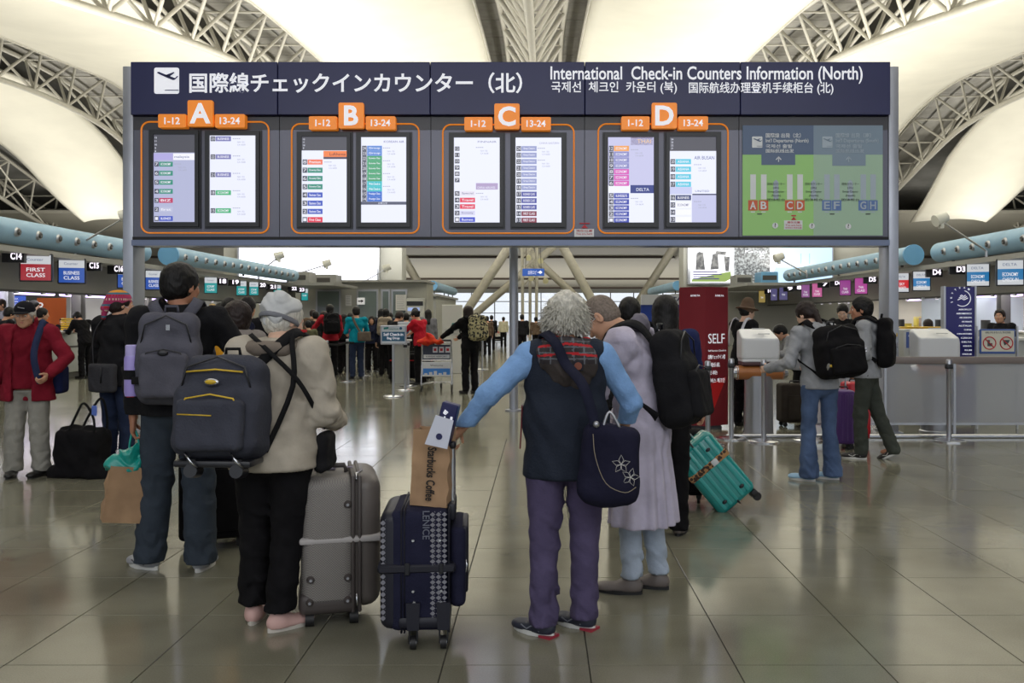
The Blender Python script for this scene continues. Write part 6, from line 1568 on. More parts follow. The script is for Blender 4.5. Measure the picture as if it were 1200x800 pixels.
# navy patterned case
m_nv = fab('navy_case_fabric', (30, 31, 52), bscale=120); m_arg = mat('grey_diamond_fabric', (58, 60, 74), rough=.85, kind='argyle', col2=(148, 148, 152), vscale=26)
m_nt = mat('dark_navy_trim', (22, 23, 36), rough=.5)
Y_ = 4.12
t = thing('suitcase', 'navy trolley suitcase with pale diamond pattern and extended handle carrying a paper bag', 'suitcase', (X(497, Y_), Y_, 0), rz=R(4)); t.scale = (1, 1, .87)
def argyle(parent, x0, x1, z0, z1, y, nx, mm=m_arg):
    mb = MB(); a = (x1 - x0) / nx; nz = max(1, int((z1 - z0) / a))
    b = (z1 - z0) / nz
    for i in range(nx):
        for j in range(nz):
            cx, cz = x0 + (i + .5) * a, z0 + (j + .5) * b
            mb.prism([(cx - a * .46, cz), (cx, cz - b * .46), (cx + a * .46, cz), (cx, cz + b * .46)], y - .002, y, 0)
            if i < nx - 1: mb.tube([(cx + a / 2 - a * .2, y - .001, cz + b / 2), (cx + a / 2, y - .001, cz + b / 2 - b * .2), (cx + a / 2 + a * .2, y - .001, cz + b / 2), (cx + a / 2, y - .001, cz + b / 2 + b * .2)], .002, 4, closed=True)
    return mb
m = MB(); m.rbox((-.01, 0, .385), (.26, .42, .60), .04, 3); m.build('case_body', m_nv, t, True)
m = MB(); m.rbox((-.125, 0, .385), (.11, .41, .59), .05, 4); m.build('bulged_front', m_nt, t, True)
m_dia = mat('pale_diamond_print', (124, 124, 132), rough=.8)
argyle(t, .036, .112, .14, .68, -.211, 3).build('diamond_panel', m_dia, t)
argyle(t, -.178, -.122, .14, .64, -.196, 2).build('diamond_panel', m_dia, t)
for dx in (-.085, -.072, .118):
    m = MB(); m.rbox((dx, 0, .386), (.008, .428, .61), .004, 1); m.build('piping', m_nt, t, True)
m = MB(); m.rbox((.155, -.0, .39), (.07, .36, .40), .03, 3); m.build('side_pocket', m_nv, t, True)
m = MB(); m.rbox((.185, 0, .42), (.03, .28, .34), .014, 3); m.build('pocket_edge', m_nt, t, True)
m = MB(); m.rbox((-.02, -.002, .40), (.335, .432, .045), .01, 1); m.build('strap', m_nt, t, True)
m = MB(); m.rbox((-.06, -.215, .40), (.025, .012, .06), .004, 1); m.rbox((.085, -.215, .40), (.02, .012, .05), .004, 1); m.build('strap_buckle', m_blk, t, True)
m = MB(); text(m, 'LENICE', 0, 0, .14, .030, t=.002, bold=.005); o = m.build('lettering', mat('dim_grey_letters', (104, 108, 122)), t, loc=(.006, -.2125, .685), rot=(0, R(90), 0))
for dx, dz in ((-.035, .54), (.08, .54), (-.035, .29), (.085, .29), (-.03, .235), (.085, .235)):
    m = MB(); m.cyl((dx, -.21, dz), (dx, -.218, dz), .009, .006, 10); m.build('stud', m_chrome, t, True)
for dx in (-.035, .095):
    m = MB(); m.prism([(dx - .025, .10), (dx + .025, .10), (dx + .03, .235), (dx - .03, .235)], -.225, -.12); m.build('wheel_bracket', m_nt, t)
    m = MB(); m.cyl((dx - .012, -.195, .032), (dx + .012, -.195, .032), .032, .032, 16, 0); m.cyl((dx - .014, -.195, .032), (dx + .014, -.195, .032), .014, .014, 10, 1); m.bx(dx - .02, dx - .014, -.21, -.18, .03, .11, 0); m.bx(dx + .014, dx + .02, -.21, -.18, .03, .11, 0); m.build('wheel', [m_wheel, m_sat], t, True)
for dx in (-.06, .10):
    m = MB(); m.cyl((dx - .01, .18, .03), (dx + .01, .18, .03), .03, .03, 12); m.bx(dx - .02, dx + .02, .16, .2, .05, .1); m.build('rear_wheel', m_wheel, t, True)
m = MB(); m.rbox((-.0, -.17, .135), (.20, .10, .06), .02, 2); m.build('base_guard', m_nt, t, True)
m = MB(); m.cyl((.128, -.05, .68), (.128, -.05, .975), .012, .012, 10); m.cyl((.128, .12, .68), (.128, .12, .975), .012, .012, 10); m.build('handle_tube', m_alu, t, True)
m = MB(); m.rbox((.128, .035, .985), (.035, .23, .04), .014, 3); m.build('handle_grip', m_blk, t, True)
m = MB(); m.rbox((.125, .0, .655), (.04, .25, .09), .015, 2); m.build('handle_housing', m_nt, t, True)
m = MB(); m.tube([(.188, -.14, .42), (.194, -.146, .40), (.19, -.15, .36)], .006, 6); m.build('zip_pull', m_chrome, t, 'all')
# paper bag standing on it
m_kraft = mat('kraft_paper', (164, 132, 100), rough=.8, var=.10, vscale=9, bump=.3, bscale=14)
def paper_bag(label, pos, w, d, h, rz, rot=None, topopen=True):
    t = thing('paper_bag', label, 'paper bag', pos, rz=rz, rot=rot)
    n = 9; vs = []; rr = random.Random(5)
    rings = 8
    for j in range(rings + 1):
        u = j / rings; z = u * h
        for i in range(4 * n):
            sd, k = divmod(i, n); f_ = k / n
            if sd == 0: x, y = -w / 2 + w * f_, -d / 2
            elif sd == 1: x, y = w / 2, -d / 2 + d * f_
            elif sd == 2: x, y = w / 2 - w * f_, d / 2
            else: x, y = -w / 2, d / 2 - d * f_
            cr = .006 * math.sin(9 * x / w + 5 * u * 3) * (u > 0) + rr.uniform(-.0025, .0025)
            if sd in (1, 3): x += (-1 if sd == 1 else 1) * .02 * math.sin(math.pi * f_) * u
            vs.append((x + (cr if sd in (1, 3) else 0), y + (cr if sd in (0, 2) else 0), z))
    N4 = 4 * n; fs = [(j * N4 + i, j * N4 + (i + 1) % N4, (j + 1) * N4 + (i + 1) % N4, (j + 1) * N4 + i) for j in range(rings) for i in range(N4)]
    fs.append(tuple(range(N4 - 1, -1, -1)))
    inner = [((v[0]) * .985, v[1] * .97, max(v[2], .004)) for v in vs]; k0 = len(vs)
    fi = [tuple(k0 + q for q in reversed(f_)) for f_ in fs]
    rim = [(rings * N4 + i, rings * N4 + (i + 1) % N4, k0 + rings * N4 + (i + 1) % N4, k0 + rings * N4 + i) for i in range(N4)]
    m = MB(); m.add(vs + inner, fs + fi + rim); m.build('bag_body', m_kraft, t, True); return t
t = paper_bag('brown paper bag with vertical black lettering standing on the navy suitcase', (X(505.5, 4.05), 4.05, .598), .165, .115, .335, R(-2), rot=(0, R(3), R(-8)))
m = MB(); text(m, 'Starbucks Coffee', 0, 0, .235, .040, t=.001, bold=.02); m.build('lettering', mat('black_print', (26, 22, 20)), t, loc=(-.012, -.066, .262), rot=(0, R(90), 0))
t = thing('white_paper_sleeve', 'white paper folded over the top of the paper bag with lettering', 'paper', (X(517, 3.99), 3.99, .905), rot=(0, R(6), R(-6)))
m = MB(); m.prism([(-.055, -.03), (.045, -.04), (.06, .085), (-.02, .10)], -.068, -.062, 0); m.cyl((.005, -.069, .01), (.005, -.071, .01), .014, .014, 12, 1); m.build('sheet', [mat('white_paper', (206, 210, 224), rough=.7), m_navy], t)
t = thing('gift_box', 'slim navy gift box with white marks sticking out of the paper bag', 'box', (X(520, 4.06), 4.06, .90), rot=(0, R(14), R(-6)))
m = MB(); m.rbox((0, .0, .05), (.075, .06, .20), .004, 1); m.build('box_body', m_navy, t)
m = MB(); m.cyl((-.015, -.031, .10), (-.008, -.032, .115), .008, .01, 8); m.box((.02, -.0315, .07), (.01, .002, .05)); m.box((-.01, -.0315, .06), (.006, .002, .06)); m.build('print', m_wh, t)
# paper bag in the tall man's hand
wv = on(A, A.wr[0]); hx, hy, hz = wv.x, wv.y - .02, wv.z - .10
t = paper_bag('brown paper bag with a teal plastic bag inside, held by the tall man', (hx - .055, hy - .0, .285), .215, .14, .31, R(12), rot=(0, R(8), R(30)))
f = Field(); f.ell((0, 0, 0), (.10, .05, .05), .02).ell((.03, 0, .05), (.06, .04, .05), .03).cone((-.06, 0, .02), (.07, 0, .09), .035, .02, .03); f.fold(.012, 50, (-1, -1, -1), (1, 1, 1))
t2 = thing('plastic_bag', 'teal plastic bag bulging out of the paper bag in the tall man\'s hand', 'plastic bag', (hx - .035, hy, .60), rz=R(12)); nets_obj('bag_body', f.mesh(.006), mat('teal_plastic', (20, 150, 138), rough=.3, spec=.6, bump=.4, bscale=30), t2)
m = MB(); m.tube(smooth_pts([(.04, 0, .05), (.02, .0, .10), (.045, 0, hz - .60 + .045), (.075, 0, .09), (.06, 0, .04)], 4), .006, 6); m.build('handle', MATS['teal_plastic'], t2, 'all')
# teal hard case, tilted
m_teal = mat('glossy_teal_shell', (24, 142, 138), rough=.18, spec=.6, coat=.6); m_teal2 = mat('teal_shell_light', (30, 156, 150), rough=.2, coat=.6)
Y_ = 6.75
t = thing('suitcase', 'glossy teal hard suitcase tilted on two wheels with a patterned belt', 'suitcase', (X(871, Y_), Y_, .045), rot=(R(0), R(-40), R(0)))
m = MB(); m.rbox((-.02, 0, .33), (.34, .22, .56), .05, 4); m.build('shell', m_teal, t, True)
for dx in (-.13, -.075, -.02, .035, .09):
    m = MB(); m.rbox((dx, -.108, .33), (.03, .014, .50), .006, 2); m.build('rib', m_teal2, t, True)
m = MB(); m.rbox((-.02, 0, .33), (.012, .228, .572), .005, 2); m.build('seam', m_blk, t, True)
m = MB(); m.rbox((-.02, 0, .40), (.352, .236, .05), .008, 2); m.build('luggage_belt', mat('brown_patterned_belt', (60, 42, 34), rough=.8, kind='camo', col2=(176, 132, 84), vscale=40), t, True)
m = MB(); m.rbox((.03, -.122, .40), (.05, .012, .045), .006, 2); m.build('belt_buckle', mat('white_plastic', (214, 218, 220), rough=.3), t, True)
for dx, dz in ((-.10, .54), (.05, .50), (-.10, .13), (.07, .14)):
    m = MB(); m.sph((dx, -.116, dz), (.02, .006, .013), 10, 6); m.build('foot_stud', m_blk, t, True)
for dx in (-.15, .11):
    for dy in (-.07, .07):
        m = MB(); m.cyl((dx, dy - .012, .0), (dx, dy + .012, .0), .032, .032, 14); m.rbox((dx, dy, .03), (.05, .045, .05), .012, 2); m.build('wheel', m_wheel, t, True)
m = MB(); m.cyl((-.10, .06, .60), (-.10, .06, .70), .008, .008, 8); m.cyl((.03, .06, .60), (.03, .06, .70), .008, .008, 8); m.build('handle_tube', m_alu, t, True)
m = MB(); m.rbox((-.035, .06, .705), (.16, .03, .025), .01, 2); m.build('handle_grip', m_teal, t, True)
m = MB(); m.tube(smooth_pts([(-.12, .0, .61), (-.13, -.05, .66), (-.06, -.06, .66), (-.02, -.02, .61)], 4), .007, 6); m.build('maroon_cord', mat('maroon_cord', (110, 30, 50)), t, 'all')
m = MB(); m.ribbon([(-.15, -.06, .62), (-.20, -.08, .56), (-.235, -.09, .50)], (0, -1, 0), .045, .004); m.build('luggage_tag', mat('tag_lilac', (190, 180, 206)), t)
# small black case between the long-haired woman and the teal one
Y_ = 7.0
t = thing('suitcase', 'small black cabin case behind the teal suitcase', 'suitcase', (X(800, Y_), Y_, 0), rz=R(-8))
m = MB(); m.rbox((0, 0, .32), (.34, .22, .50), .05, 3); m.build('shell', c_jet, t, True)
m = MB(); m.rbox((0, -.115, .28), (.27, .04, .34), .02, 3); m.build('pocket', c_black, t, True)
for dx in (-.12, .12): m = MB(); m.cyl((dx - .012, 0, .035), (dx + .012, 0, .035), .035, .035, 12); m.bx(dx - .02, dx + .02, -.03, .03, .04, .09); m.build('wheel', m_wheel, t, True)
m = MB(); m.tube([(-.06, 0, .56), (-.06, 0, .62), (.06, 0, .62), (.06, 0, .56)], .01, 6); m.build('handle', m_blk, t, 'all')
m = MB(); m.box((0, -.138, .40), (.12, .004, .015), 0); m.box((0, -.138, .385), (.12, .004, .015), 1); m.build('rainbow_band', [mat('rainbow_red', (220, 50, 40)), mat('rainbow_yellow', (230, 190, 40))], t)
# brown soft case, purple and red cases by the kiosks
def softcase(label, px, Y_, w, d, h, m_, rz=0, ribs=None, trim=None, hd=.0):
    t = thing('suitcase', label, 'suitcase', (X(px, Y_), Y_, 0), rz=R(rz))
    m = MB(); m.rbox((0, 0, .06 + h / 2), (w, d, h), .035, 3); m.build('shell', m_, t, True)
    if ribs:
        for i in range(ribs): dx = -w / 2 + w * (i + .75) / (ribs + .5); m = MB(); m.rbox((dx, -d / 2 - .002, .06 + h / 2), (w / ribs * .45, .012, h * .86), .005, 1); m.build('rib', m_, t, True)
    else:
        m = MB(); m.rbox((.02, -d / 2 - .01, .06 + h * .40), (w * .72, .04, h * .62), .015, 2); m.build('pocket', trim or m_, t, True)
    for dx in (-w * .36, w * .36):
        for dy in (-d * .3, d * .3):
            m = MB(); m.cyl((dx, dy - .01, .03), (dx, dy + .01, .03), .03, .03, 10); m.bx(dx - .02, dx + .02, dy - .02, dy + .02, .04, .08); m.build('wheel', m_wheel, t)
    if hd:
        m = MB(); m.cyl((-.06, d * .3, h), (-.06, d * .3, h + hd), .01, .01, 8); m.cyl((.06, d * .3, h), (.06, d * .3, h + hd), .01, .01, 8); m.build('handle_tube', m_alu, t); m = MB(); m.rbox((0, d * .3, h + hd), (.16, .03, .03), .01, 2); m.build('handle_grip', m_blk, t, True)
    m = MB(); m.tube([(-.07, 0, h + .05), (-.06, 0, h + .09), (.06, 0, h + .09), (.07, 0, h + .05)], .01, 6); m.build('top_handle', m_blk, t, 'all'); return t
softcase('dark brown soft suitcase behind the first self check-in kiosk', 931, 11.9, .42, .26, .50, fab('brown_case', (56, 50, 44)), 4)
softcase('ribbed purple suitcase between the jeans woman and the walking man', 986, 9.9, .24, .28, .58, mat('purple_shell', (84, 50, 118), rough=.4), -6, ribs=4, hd=.35)
softcase('red suitcase squeezed beside the ribbed purple one', 1002, 10.25, .26, .24, .64, mat('red_shell', (186, 28, 44), rough=.35), 8)
softcase('black suitcase on the floor behind the legs of the tall man', 252, 5.7, .42, .26, .62, c_jet, 20, hd=.25)
# large black holdall on the floor with raised handles
t = thing('holdall', 'big black soft holdall standing on the floor behind the man in red', 'bag', (X(98, 8.15), 8.15, 0), rz=R(-8))
f = Field(); f.box((0, 0, .21), (.21, .13, .215), r=.05, k=.01); f.cone((-.22, 0, .02), (.2, 0, .02), .10, .11, .05); f.cone((-.20, 0, .42), (.18, 0, .42), .035, .035, .04); f.plane((0, 0, .004), (0, 0, -1)); f.fold(.010, 22, (-1, -1, -.5), (1, 1, 1)); V, F_ = f.mesh(.012)
V[:, 0] += (-.05 * np.clip(.5 - V[:, 2] * 1.2, 0, 1)); V[:, 2] = np.maximum(V[:, 2], 0); nets_obj('bag_body', (V, F_), c_jet, t)
for dy, ap in ((-.10, (.04, -.05, .66)), (.09, (.14, .05, .70))):
    m = MB(); p_ = smooth_pts([(-.09, dy, .36), (-.02, dy, .52), ap, (.17, dy, .52), (.16, dy, .36)], 4); m.ribbon(p_, (0, -1, 0), .022, .006); m.build('carry_strap', c_mesh, t, 'all')
m = MB(); m.rbox((.165, -.09, .60), (.05, .01, .09), .004, 1); m.build('name_tag', mat('blue_tag', (84, 110, 190)), t)
# ================================================================== stanchions and belts
def stanchion(px, ybase, lab, h=.93, group='belt posts', belt=None, thick=.027, rb=.18):
    Y_ = YF(ybase)
    t = thing('belt_post', lab, 'belt post', (X(px, Y_), Y_, 0), group=group)
    if 'base' not in MATS:
        MATS['base'] = MB().lathe([(.0, 0), (.18, 0), (.18, .012), (.15, .025), (.03, .035), (.0, .036)], 24).mesh('base', m_chrome, True)
        MATS['pole'] = MB().lathe([(.028, .03), (.028, .80), (.034, .81), (.034, .93), (.028, .94), (0, .94)], 16).mesh('pole', m_sat, True)
        MATS['cassette'] = MB().rbox((0, 0, .86), (.075, .075, .06), .012, 2).mesh('belt_cassette', m_blk, True)
    for k in ('base', 'pole', 'cassette'): obj(MATS[k].name, MATS[k], t)
    return (X(px, Y_), Y_)
def belt(a, b, lab, z=.86, sag=.03):
    a3 = np.array([a[0], a[1], z]); b3 = np.array([b[0], b[1], z]); n = 8; mid = (a3 + b3) / 2
    d = (b3 - a3) / np.linalg.norm(b3 - a3)
    a3 = a3 + d * .045; b3 = b3 - d * .045
    pts = [a3 + (b3 - a3) * k / n - np.array([0, 0, sag * math.sin(math.pi * k / n)]) - mid for k in range(n + 1)]
    o = MB().ribbon(pts, nrm(np.cross(b3 - a3, (0, 0, 1))), .05, .004).build('barrier_belt', c_mesh, None, 'all', loc=tuple(mid)); tag(o, lab, 'barrier belt', 'barrier belts')
q = {}
for k, (px, yb, d_) in {'a': (370.5, 446, 'near the elbow of the woman in the pale cap'), 'b': (383, 452, 'first of the front queue row, just right of the beige jacket'), 'c': (407, 447, 'second of the front queue row'), 'd': (426.5, 440, 'third of the front queue row'),
        'e': (441, 435, 'fourth of the front queue row'), 'f': (395, 426, 'in the back queue row behind the red-backed traveller'), 'g': (435, 428, 'in the back queue row behind the teal shirt'), 'h': (475, 457, 'just right of the bag drop sign'), 'i': (478.5, 452, 'behind the one right of the bag drop sign')}.items():
    q[k] = stanchion(px, yb, 'chrome belt post ' + d_, group='belt posts of the left queue')
for a_, b_, l in (('b', 'c', 'black belt at the left end of the front queue row'), ('c', 'd', 'black belt in the middle of the front queue row'), ('d', 'e', 'black belt at the right end of the front queue row'), ('a', 'f', 'black belt running back along the left of the queue'), ('f', 'g', 'black belt of the back queue row'), ('e', 'i', 'black belt towards the bag drop sign')): belt(q[a_], q[b_], l)
r1 = stanchion(857, 514, 'chrome belt post between the red column and the first kiosk', group='belt posts by the kiosks')
r2 = stanchion(895, 517.5, 'chrome belt post in front of the first self check-in kiosk', group='belt posts by the kiosks')
r3 = stanchion(829.5, 522, 'chrome belt post in front of the red column behind the teal suitcase', group='belt posts by the kiosks')
r4 = stanchion(948, 516, 'chrome belt post hidden behind the woman in jeans', group='belt posts by the kiosks')
r5 = stanchion(1112, 517, 'chrome belt post in front of the frosted barrier on the right', group='belt posts by the kiosks')
# sign stands
def signstand(px, yb, x0, x1, y0, y1, lab, lines, col):
    Y_ = YF(yb); t = thing('sign_stand', lab, 'sign stand', (X(px, Y_), Y_, 0)); sc_ = FPX / Y_; w_, h = (x1 - x0) / sc_, (y1 - y0) / sc_; zc__ = Z((y0 + y1) / 2, Y_)
    obj('base', MATS['base'], t); m = MB().cyl((0, 0, .03), (0, 0, zc__ - h / 2), .025, .025, 14); m.build('pole', m_sat, t, True)
    cx = X((x0 + x1) / 2, Y_) - X(px, Y_)
    m = MB(); m.rbox((cx, 0, zc__), (w_, .04, h), .008, 1); m.build('frame', m_sat, t)
    mats = [mat('sign_white', (200, 208, 216), rough=.4), mat('sign_teal_blue', col, rough=.4), m_wh, mat('logo_teal', (30, 120, 120))]
    m = MB(); a, b, c0, c1 = cx - w_ / 2 + .03, cx + w_ / 2 - .03, zc__ - h / 2 + .03, zc__ + h / 2 - .03; zs = c1 - (c1 - c0) * .30
    m.bx(a, b, -.026, -.02, zs, c1, 0); m.bx(a, b, -.026, -.02, c0 + (c1 - c0) * .10, zs, 1); m.bx(a, b, -.026, -.02, c0, c0 + (c1 - c0) * .1, 0)
    if lines:
        text(m, lines[0], cx, zs - (c1 - c0) * .26, (b - a) * .86, (c1 - c0) * .19, y=-.028, mi=2, t=.002, align='c', bold=.01); text(m, lines[1], cx, zs - (c1 - c0) * .52, (b - a) * .55, (c1 - c0) * .19, y=-.028, mi=2, t=.002, align='c', bold=.01)
        text(m, 'Cathay Pacific', cx, zs + (c1 - zs) * .35, (b - a) * .45, (c1 - zs) * .35, y=-.028, mi=3, t=.002, align='c'); m.prism([(a + .03, zs + .04), (a + .11, zs + .05), (a + .12, zs + .085), (a + .03, zs + .075)], -.029, -.026, 3); m.cyl((b - .07, -.026, zs + .06), (b - .07, -.03, zs + .06), .025, .025, 10, 1)
    m.build('sign_face', mats, t); return t
signstand(461, 464.5, 446, 476.5, 381, 403.5, 'silver sign stand reading Self Check-in Bag Drop in white on blue', ['Self Check-in', 'Bag Drop'], (34, 92, 130))
signstand(474, 447, 466, 481, 377, 395, 'second smaller sign stand behind the bag drop sign', None, (34, 92, 130))
signstand(565, 433, 558.5, 570.5, 378, 389.5, 'small white and teal sign stand right of the trolley woman', None, (30, 130, 130))
t = thing('red_notice', 'small red and white notice hanging on the middle steel post', 'notice', (X(599, 13.66), 13.66, Z(434, 13.66)))
m = MB(); m.bx(-.1, .05, -.01, .0, -.07, .07, 0); m.bx(-.1, .05, -.012, -.01, -.03, .01, 1); m.build('sheet', [mat('sign_red', (190, 40, 52)), m_wh], t)
m = MB(); m.box((.02, .02, .05), (.06, .05, .02)); m.box((.02, .02, -.05), (.06, .05, .02)); m.build('clamp', m_blk, t)
# barrier: frosted glass with top rail, floor rail
Y_ = 10.78; x0, x1 = X(948, Y_), X(1290, Y_)
t = thing('glass_barrier', 'frosted glass barrier with a brown-grey top rail on the right', 'barrier', (x0, Y_, 0))
m_frost = bpy.data.materials.new('frosted_glass'); m_frost.use_nodes = True; nt = m_frost.node_tree; pz = nt.nodes['Principled BSDF']
pz.inputs['Base Color'].default_value = rgb(216, 218, 222); pz.inputs['Roughness'].default_value = .30; pz.inputs['Transmission Weight'].default_value = .72; pz.inputs['IOR'].default_value = 1.06; pz.inputs['Specular IOR Level'].default_value = .5
ztop = Z(419, Y_)
seg = [x0, X(1037, Y_), X(1118, Y_), X(1205, Y_), x1]
for i in range(4):
    m = MB(); m.bx(seg[i] - x0 + .01, seg[i + 1] - x0 - .01, -.006, .006, .17, ztop - .06); m.build('glass_panel', m_frost, t)
m = MB(); m.rbox(((x1 - x0) / 2, 0, ztop - .03), (x1 - x0, .05, .085), .01, 2); m.build('top_rail', mat('taupe_rail', (122, 112, 108), rough=.4), t, True)
for i in range(5): m = MB(); m.bx(seg[i] - x0 - .015, seg[i] - x0 + .015, -.02, .02, .0, ztop - .05); m.build('upright', m_sat, t)
m = MB(); m.rbox(((X(1210, Y_) - X(860, Y_)) / 2 + X(860, Y_) - x0 + .3, -.02, .022), (X(1290, Y_) - X(890, Y_) + .3, .06, .044), .01, 1); m.build('floor_rail', m_alu, t)
m = MB(); m.bx(0, x1 - x0, -.012, .012, .15, .175); m.build('bottom_rail', m_sat, t)
# ================================================================== self check-in kiosks
m_kw = mat('white_kiosk_plastic', (206, 208, 210), rough=.28, coat=.3); m_kwood = mat('orange_brown_wood', (150, 92, 46), rough=.35, kind='wood', col2=(176, 112, 60)); m_mar = mat('maroon_band', (74, 44, 48), rough=.4)
def kiosk(px, Y_, lab, w=.46, rz=0, ycen=False):
    t = thing('self_check_in_kiosk', lab, 'kiosk', (X(px, Y_), Y_, 0), rz=R(rz), group='self check-in kiosks')
    m = MB(); m.lathe([(.0, 0), (.19, 0), (.19, .02), (.175, .03), (.165, .72), (0, .72)], 28, (-.02, .05, 0)); m.build('steel_column', m_sat, t, True)
    m = MB(); m.cyl((-.30, .0, .76), (.26, .0, .76), .085, .085, 24); m.build('wooden_shelf', m_kwood, t, True)
    for sx_ in (-.30, .26):
        m = MB(); m.cyl((sx_ - .015 * (1 if sx_ > 0 else -1), 0, .76), (sx_ + .05 * (1 if sx_ > 0 else -1), 0, .76), .088, .06, 24); m.build('shelf_cap', m_chrome, t, True)
    m = MB(); m.rbox((-.02, .05, .87), (.44, .26, .05), .01, 2); m.build('maroon_band', m_mar, t, True)
    m = MB(); m.rbox((-.02, .05, .905), (.44, .28, .03), .01, 2); m.build('white_rim', m_kw, t, True)
    f = Field(); f.box((-.02, .08, 1.09), (w / 2, .17, .19), r=.05, k=.02); f.plane((0, -.02, 1.20), (0, -.45, 1)); f.plane((w * .42, 0, 1.16), (1, 0, .42)); f.plane((0, 0, .915), (0, 0, -1)); nets_obj('kiosk_head', f.mesh(.012), m_kw, t)
    m = MB(); Mx = Matrix.Translation((-.0, -.015, 1.205)) @ Euler((R(66), 0, 0)).to_matrix().to_4x4()
    m.rbox((-.02, .06, 1.285), (.16, .03, .012), .004, 1); m.rbox((.02, -.05, 1.226), (.14, .03, .01), .004, 1); m.build('card_slot', m_sat, t)
    return t
kiosk(892, 10.95, 'white self check-in kiosk with a wooden shelf, left of the woman in jeans')
kiosk(1003, 11.6, 'white self check-in kiosk between the jeans woman and the walking man')
kiosk(1100, 11.25, 'white self check-in kiosk behind the frosted barrier beside the blue pillar sign', w=.52)
# red SELF column
m_sred = mat('dark_red_column', (126, 28, 40), rough=.4, var=.05, vscale=2); m_sred2 = mat('bright_red_triangle', (206, 32, 36), rough=.4)
Y_ = 11.55; xc = X(829, Y_); w1 = .40
t = thing('red_column', 'tall dark red square column with white SELF lettering and service check-in text', 'advertising column', (X(826.5, Y_), Y_, 0), rz=R(0))
zt_ = Z(337, Y_)
ca = (0, 0); lf = np.array([X(800, Y_) - X(826.5, Y_), .22]); rt = np.array([X(857, Y_) - X(826.5, Y_), .20])
for nm, v in (('left', lf), ('right', rt)):
    L = float(np.linalg.norm(v)); ang = math.atan2(v[1], v[0])
    if nm == 'left': ang = math.atan2(-v[1], -v[0])
    xs0 = -L if nm == 'left' else 0
    m = MB(); m.bx(xs0, xs0 + L, 0, .03, 0.04, zt_, 0); m.prism([(xs0 + L * .1, .56), (xs0 + L * .92, .66), (xs0 + L * .30, .20)] if nm == 'right' else [(xs0 + L * .2, .62), (xs0 + L * .98, .66), (xs0 + L * .62, .22)], -.004, 0, 1)
    o = m.build('side_panel', [m_sred, m_sred2], t, rot=(0, 0, ang))
    q_ = MB(); a = xs0 + L * .12
    if nm == 'left': a = xs0 + L * .02
    text(q_, 'SELF', a, Z(402.5, Y_), L * .72, Z(391, Y_) - Z(402.5, Y_), y=-.004, mi=0, t=.002)
    text(q_, 'Self Service Check-in', a, Z(412, Y_), L * .78, .022, y=-.004, mi=0, t=.002)
    for i, (s_, f_) in enumerate((('自動チェックイン機', .74), ('自助值机', .5), ('셀프 서비스', .4), ('서비스 체크인', .72))):
        text(q_, s_, a, Z(421 + i * 9.3, Y_), L * f_, .058, y=-.004, mi=0, t=.002, bold=.012)
    text(q_, 'DELTA', xs0 + L * .5, Z(347, Y_), L * .3, .022, y=-.004, mi=0, t=.002, bold=.03); q_.prism([(xs0 + L * .42, Z(347, Y_)), (xs0 + L * .45, Z(344.5, Y_)), (xs0 + L * .48, Z(347, Y_))], -.006, -.002, 0)
    q_.build('lettering', m_wh, o)
far = lf + rt
m = MB(); pts = [(0, 0), tuple(rt), tuple(far), tuple(lf)]
m.add([(p_[0], p_[1] + .0, zt_) for p_ in pts] + [(p_[0], p_[1], zt_ + .012) for p_ in pts], [(3, 2, 1, 0), (4, 5, 6, 7), (0, 1, 5, 4), (1, 2, 6, 5), (2, 3, 7, 6), (3, 0, 4, 7)]); m.build('top_cap', m_sred, t)
m = MB(); m.bx(0, float(np.linalg.norm(lf)), 0, .02, .04, zt_, 0); m.build('side_panel', m_sred, t, loc=(rt[0], rt[1], 0), rot=(0, 0, math.atan2(lf[1], lf[0])))
m = MB(); m.bx(0, float(np.linalg.norm(rt)), 0, .02, .04, zt_, 0); m.build('side_panel', m_sred, t, loc=(lf[0], lf[1], 0), rot=(0, 0, math.atan2(rt[1], rt[0])))
m = MB(); m.bx(-.22, .22, .05, .35, 0, .04); m.build('base', m_blk, t)
# DELTA counter behind
Y_ = 17; t = thing('blue_counter_booth', 'white and blue booth with dark letters on its header, left of the red column', 'booth', (X(776, Y_), Y_, 0))
w_ = X(801, Y_) - X(752, Y_)
m = MB(); m.bx(-w_ / 2, w_ / 2, 0, .1, Z(357, Y_), Z(345, Y_)); m.build('header', m_kw, t); m = MB(); m.bx(-w_ / 2, w_ / 2, .06, .1, 0, Z(357, Y_)); m.build('blue_back', mat('booth_blue', (34, 66, 160), rough=.5), t)
m = MB(); text(m, 'DELTA', -.05, Z(352.6, Y_), .42, Z(348, Y_) - Z(352.6, Y_), y=-.006, bold=.03); m.build('lettering', m_navy, t)
# blue pillar sign
Y_ = 12.1; t = thing('pillar_sign', 'tall navy pillar sign with a round white emblem and list of names', 'pillar sign', (X(1125, Y_), Y_, 0), rz=R(-4))
w_ = X(1142.5, Y_) - X(1107.5, Y_); z1 = Z(336, Y_)
m = MB(); m.bx(-w_ / 2, w_ / 2, 0, .1, .05, z1); m.build('panel', mat('pillar_blue', (38, 36, 112), rough=.35), t)
for s_ in (-1, 1): m = MB(); m.bx(s_ * w_ / 2 - .012, s_ * w_ / 2 + .012, -.01, .11, 0, z1 + .01); m.build('edge_strip', m_sat, t)
m = MB(); cx, cz, r_ = .03, Z(349.5, Y_), .105
m.tube([(cx + r_ * math.cos(a_), -.004, cz + r_ * math.sin(a_)) for a_ in np.arange(-2.2, 1.5, .25)], .005, 5)
for k in range(3): m.tube([(cx - .06 + .015 * k, -.004, cz - .02 + .025 * k), (cx - .01, -.004, cz + .01 + .022 * k - .01), (cx + .02, -.004, cz - .02 + .022 * k), (cx + .07 - .015 * k, -.004, cz + .005 + .02 * k)], .006, 5)
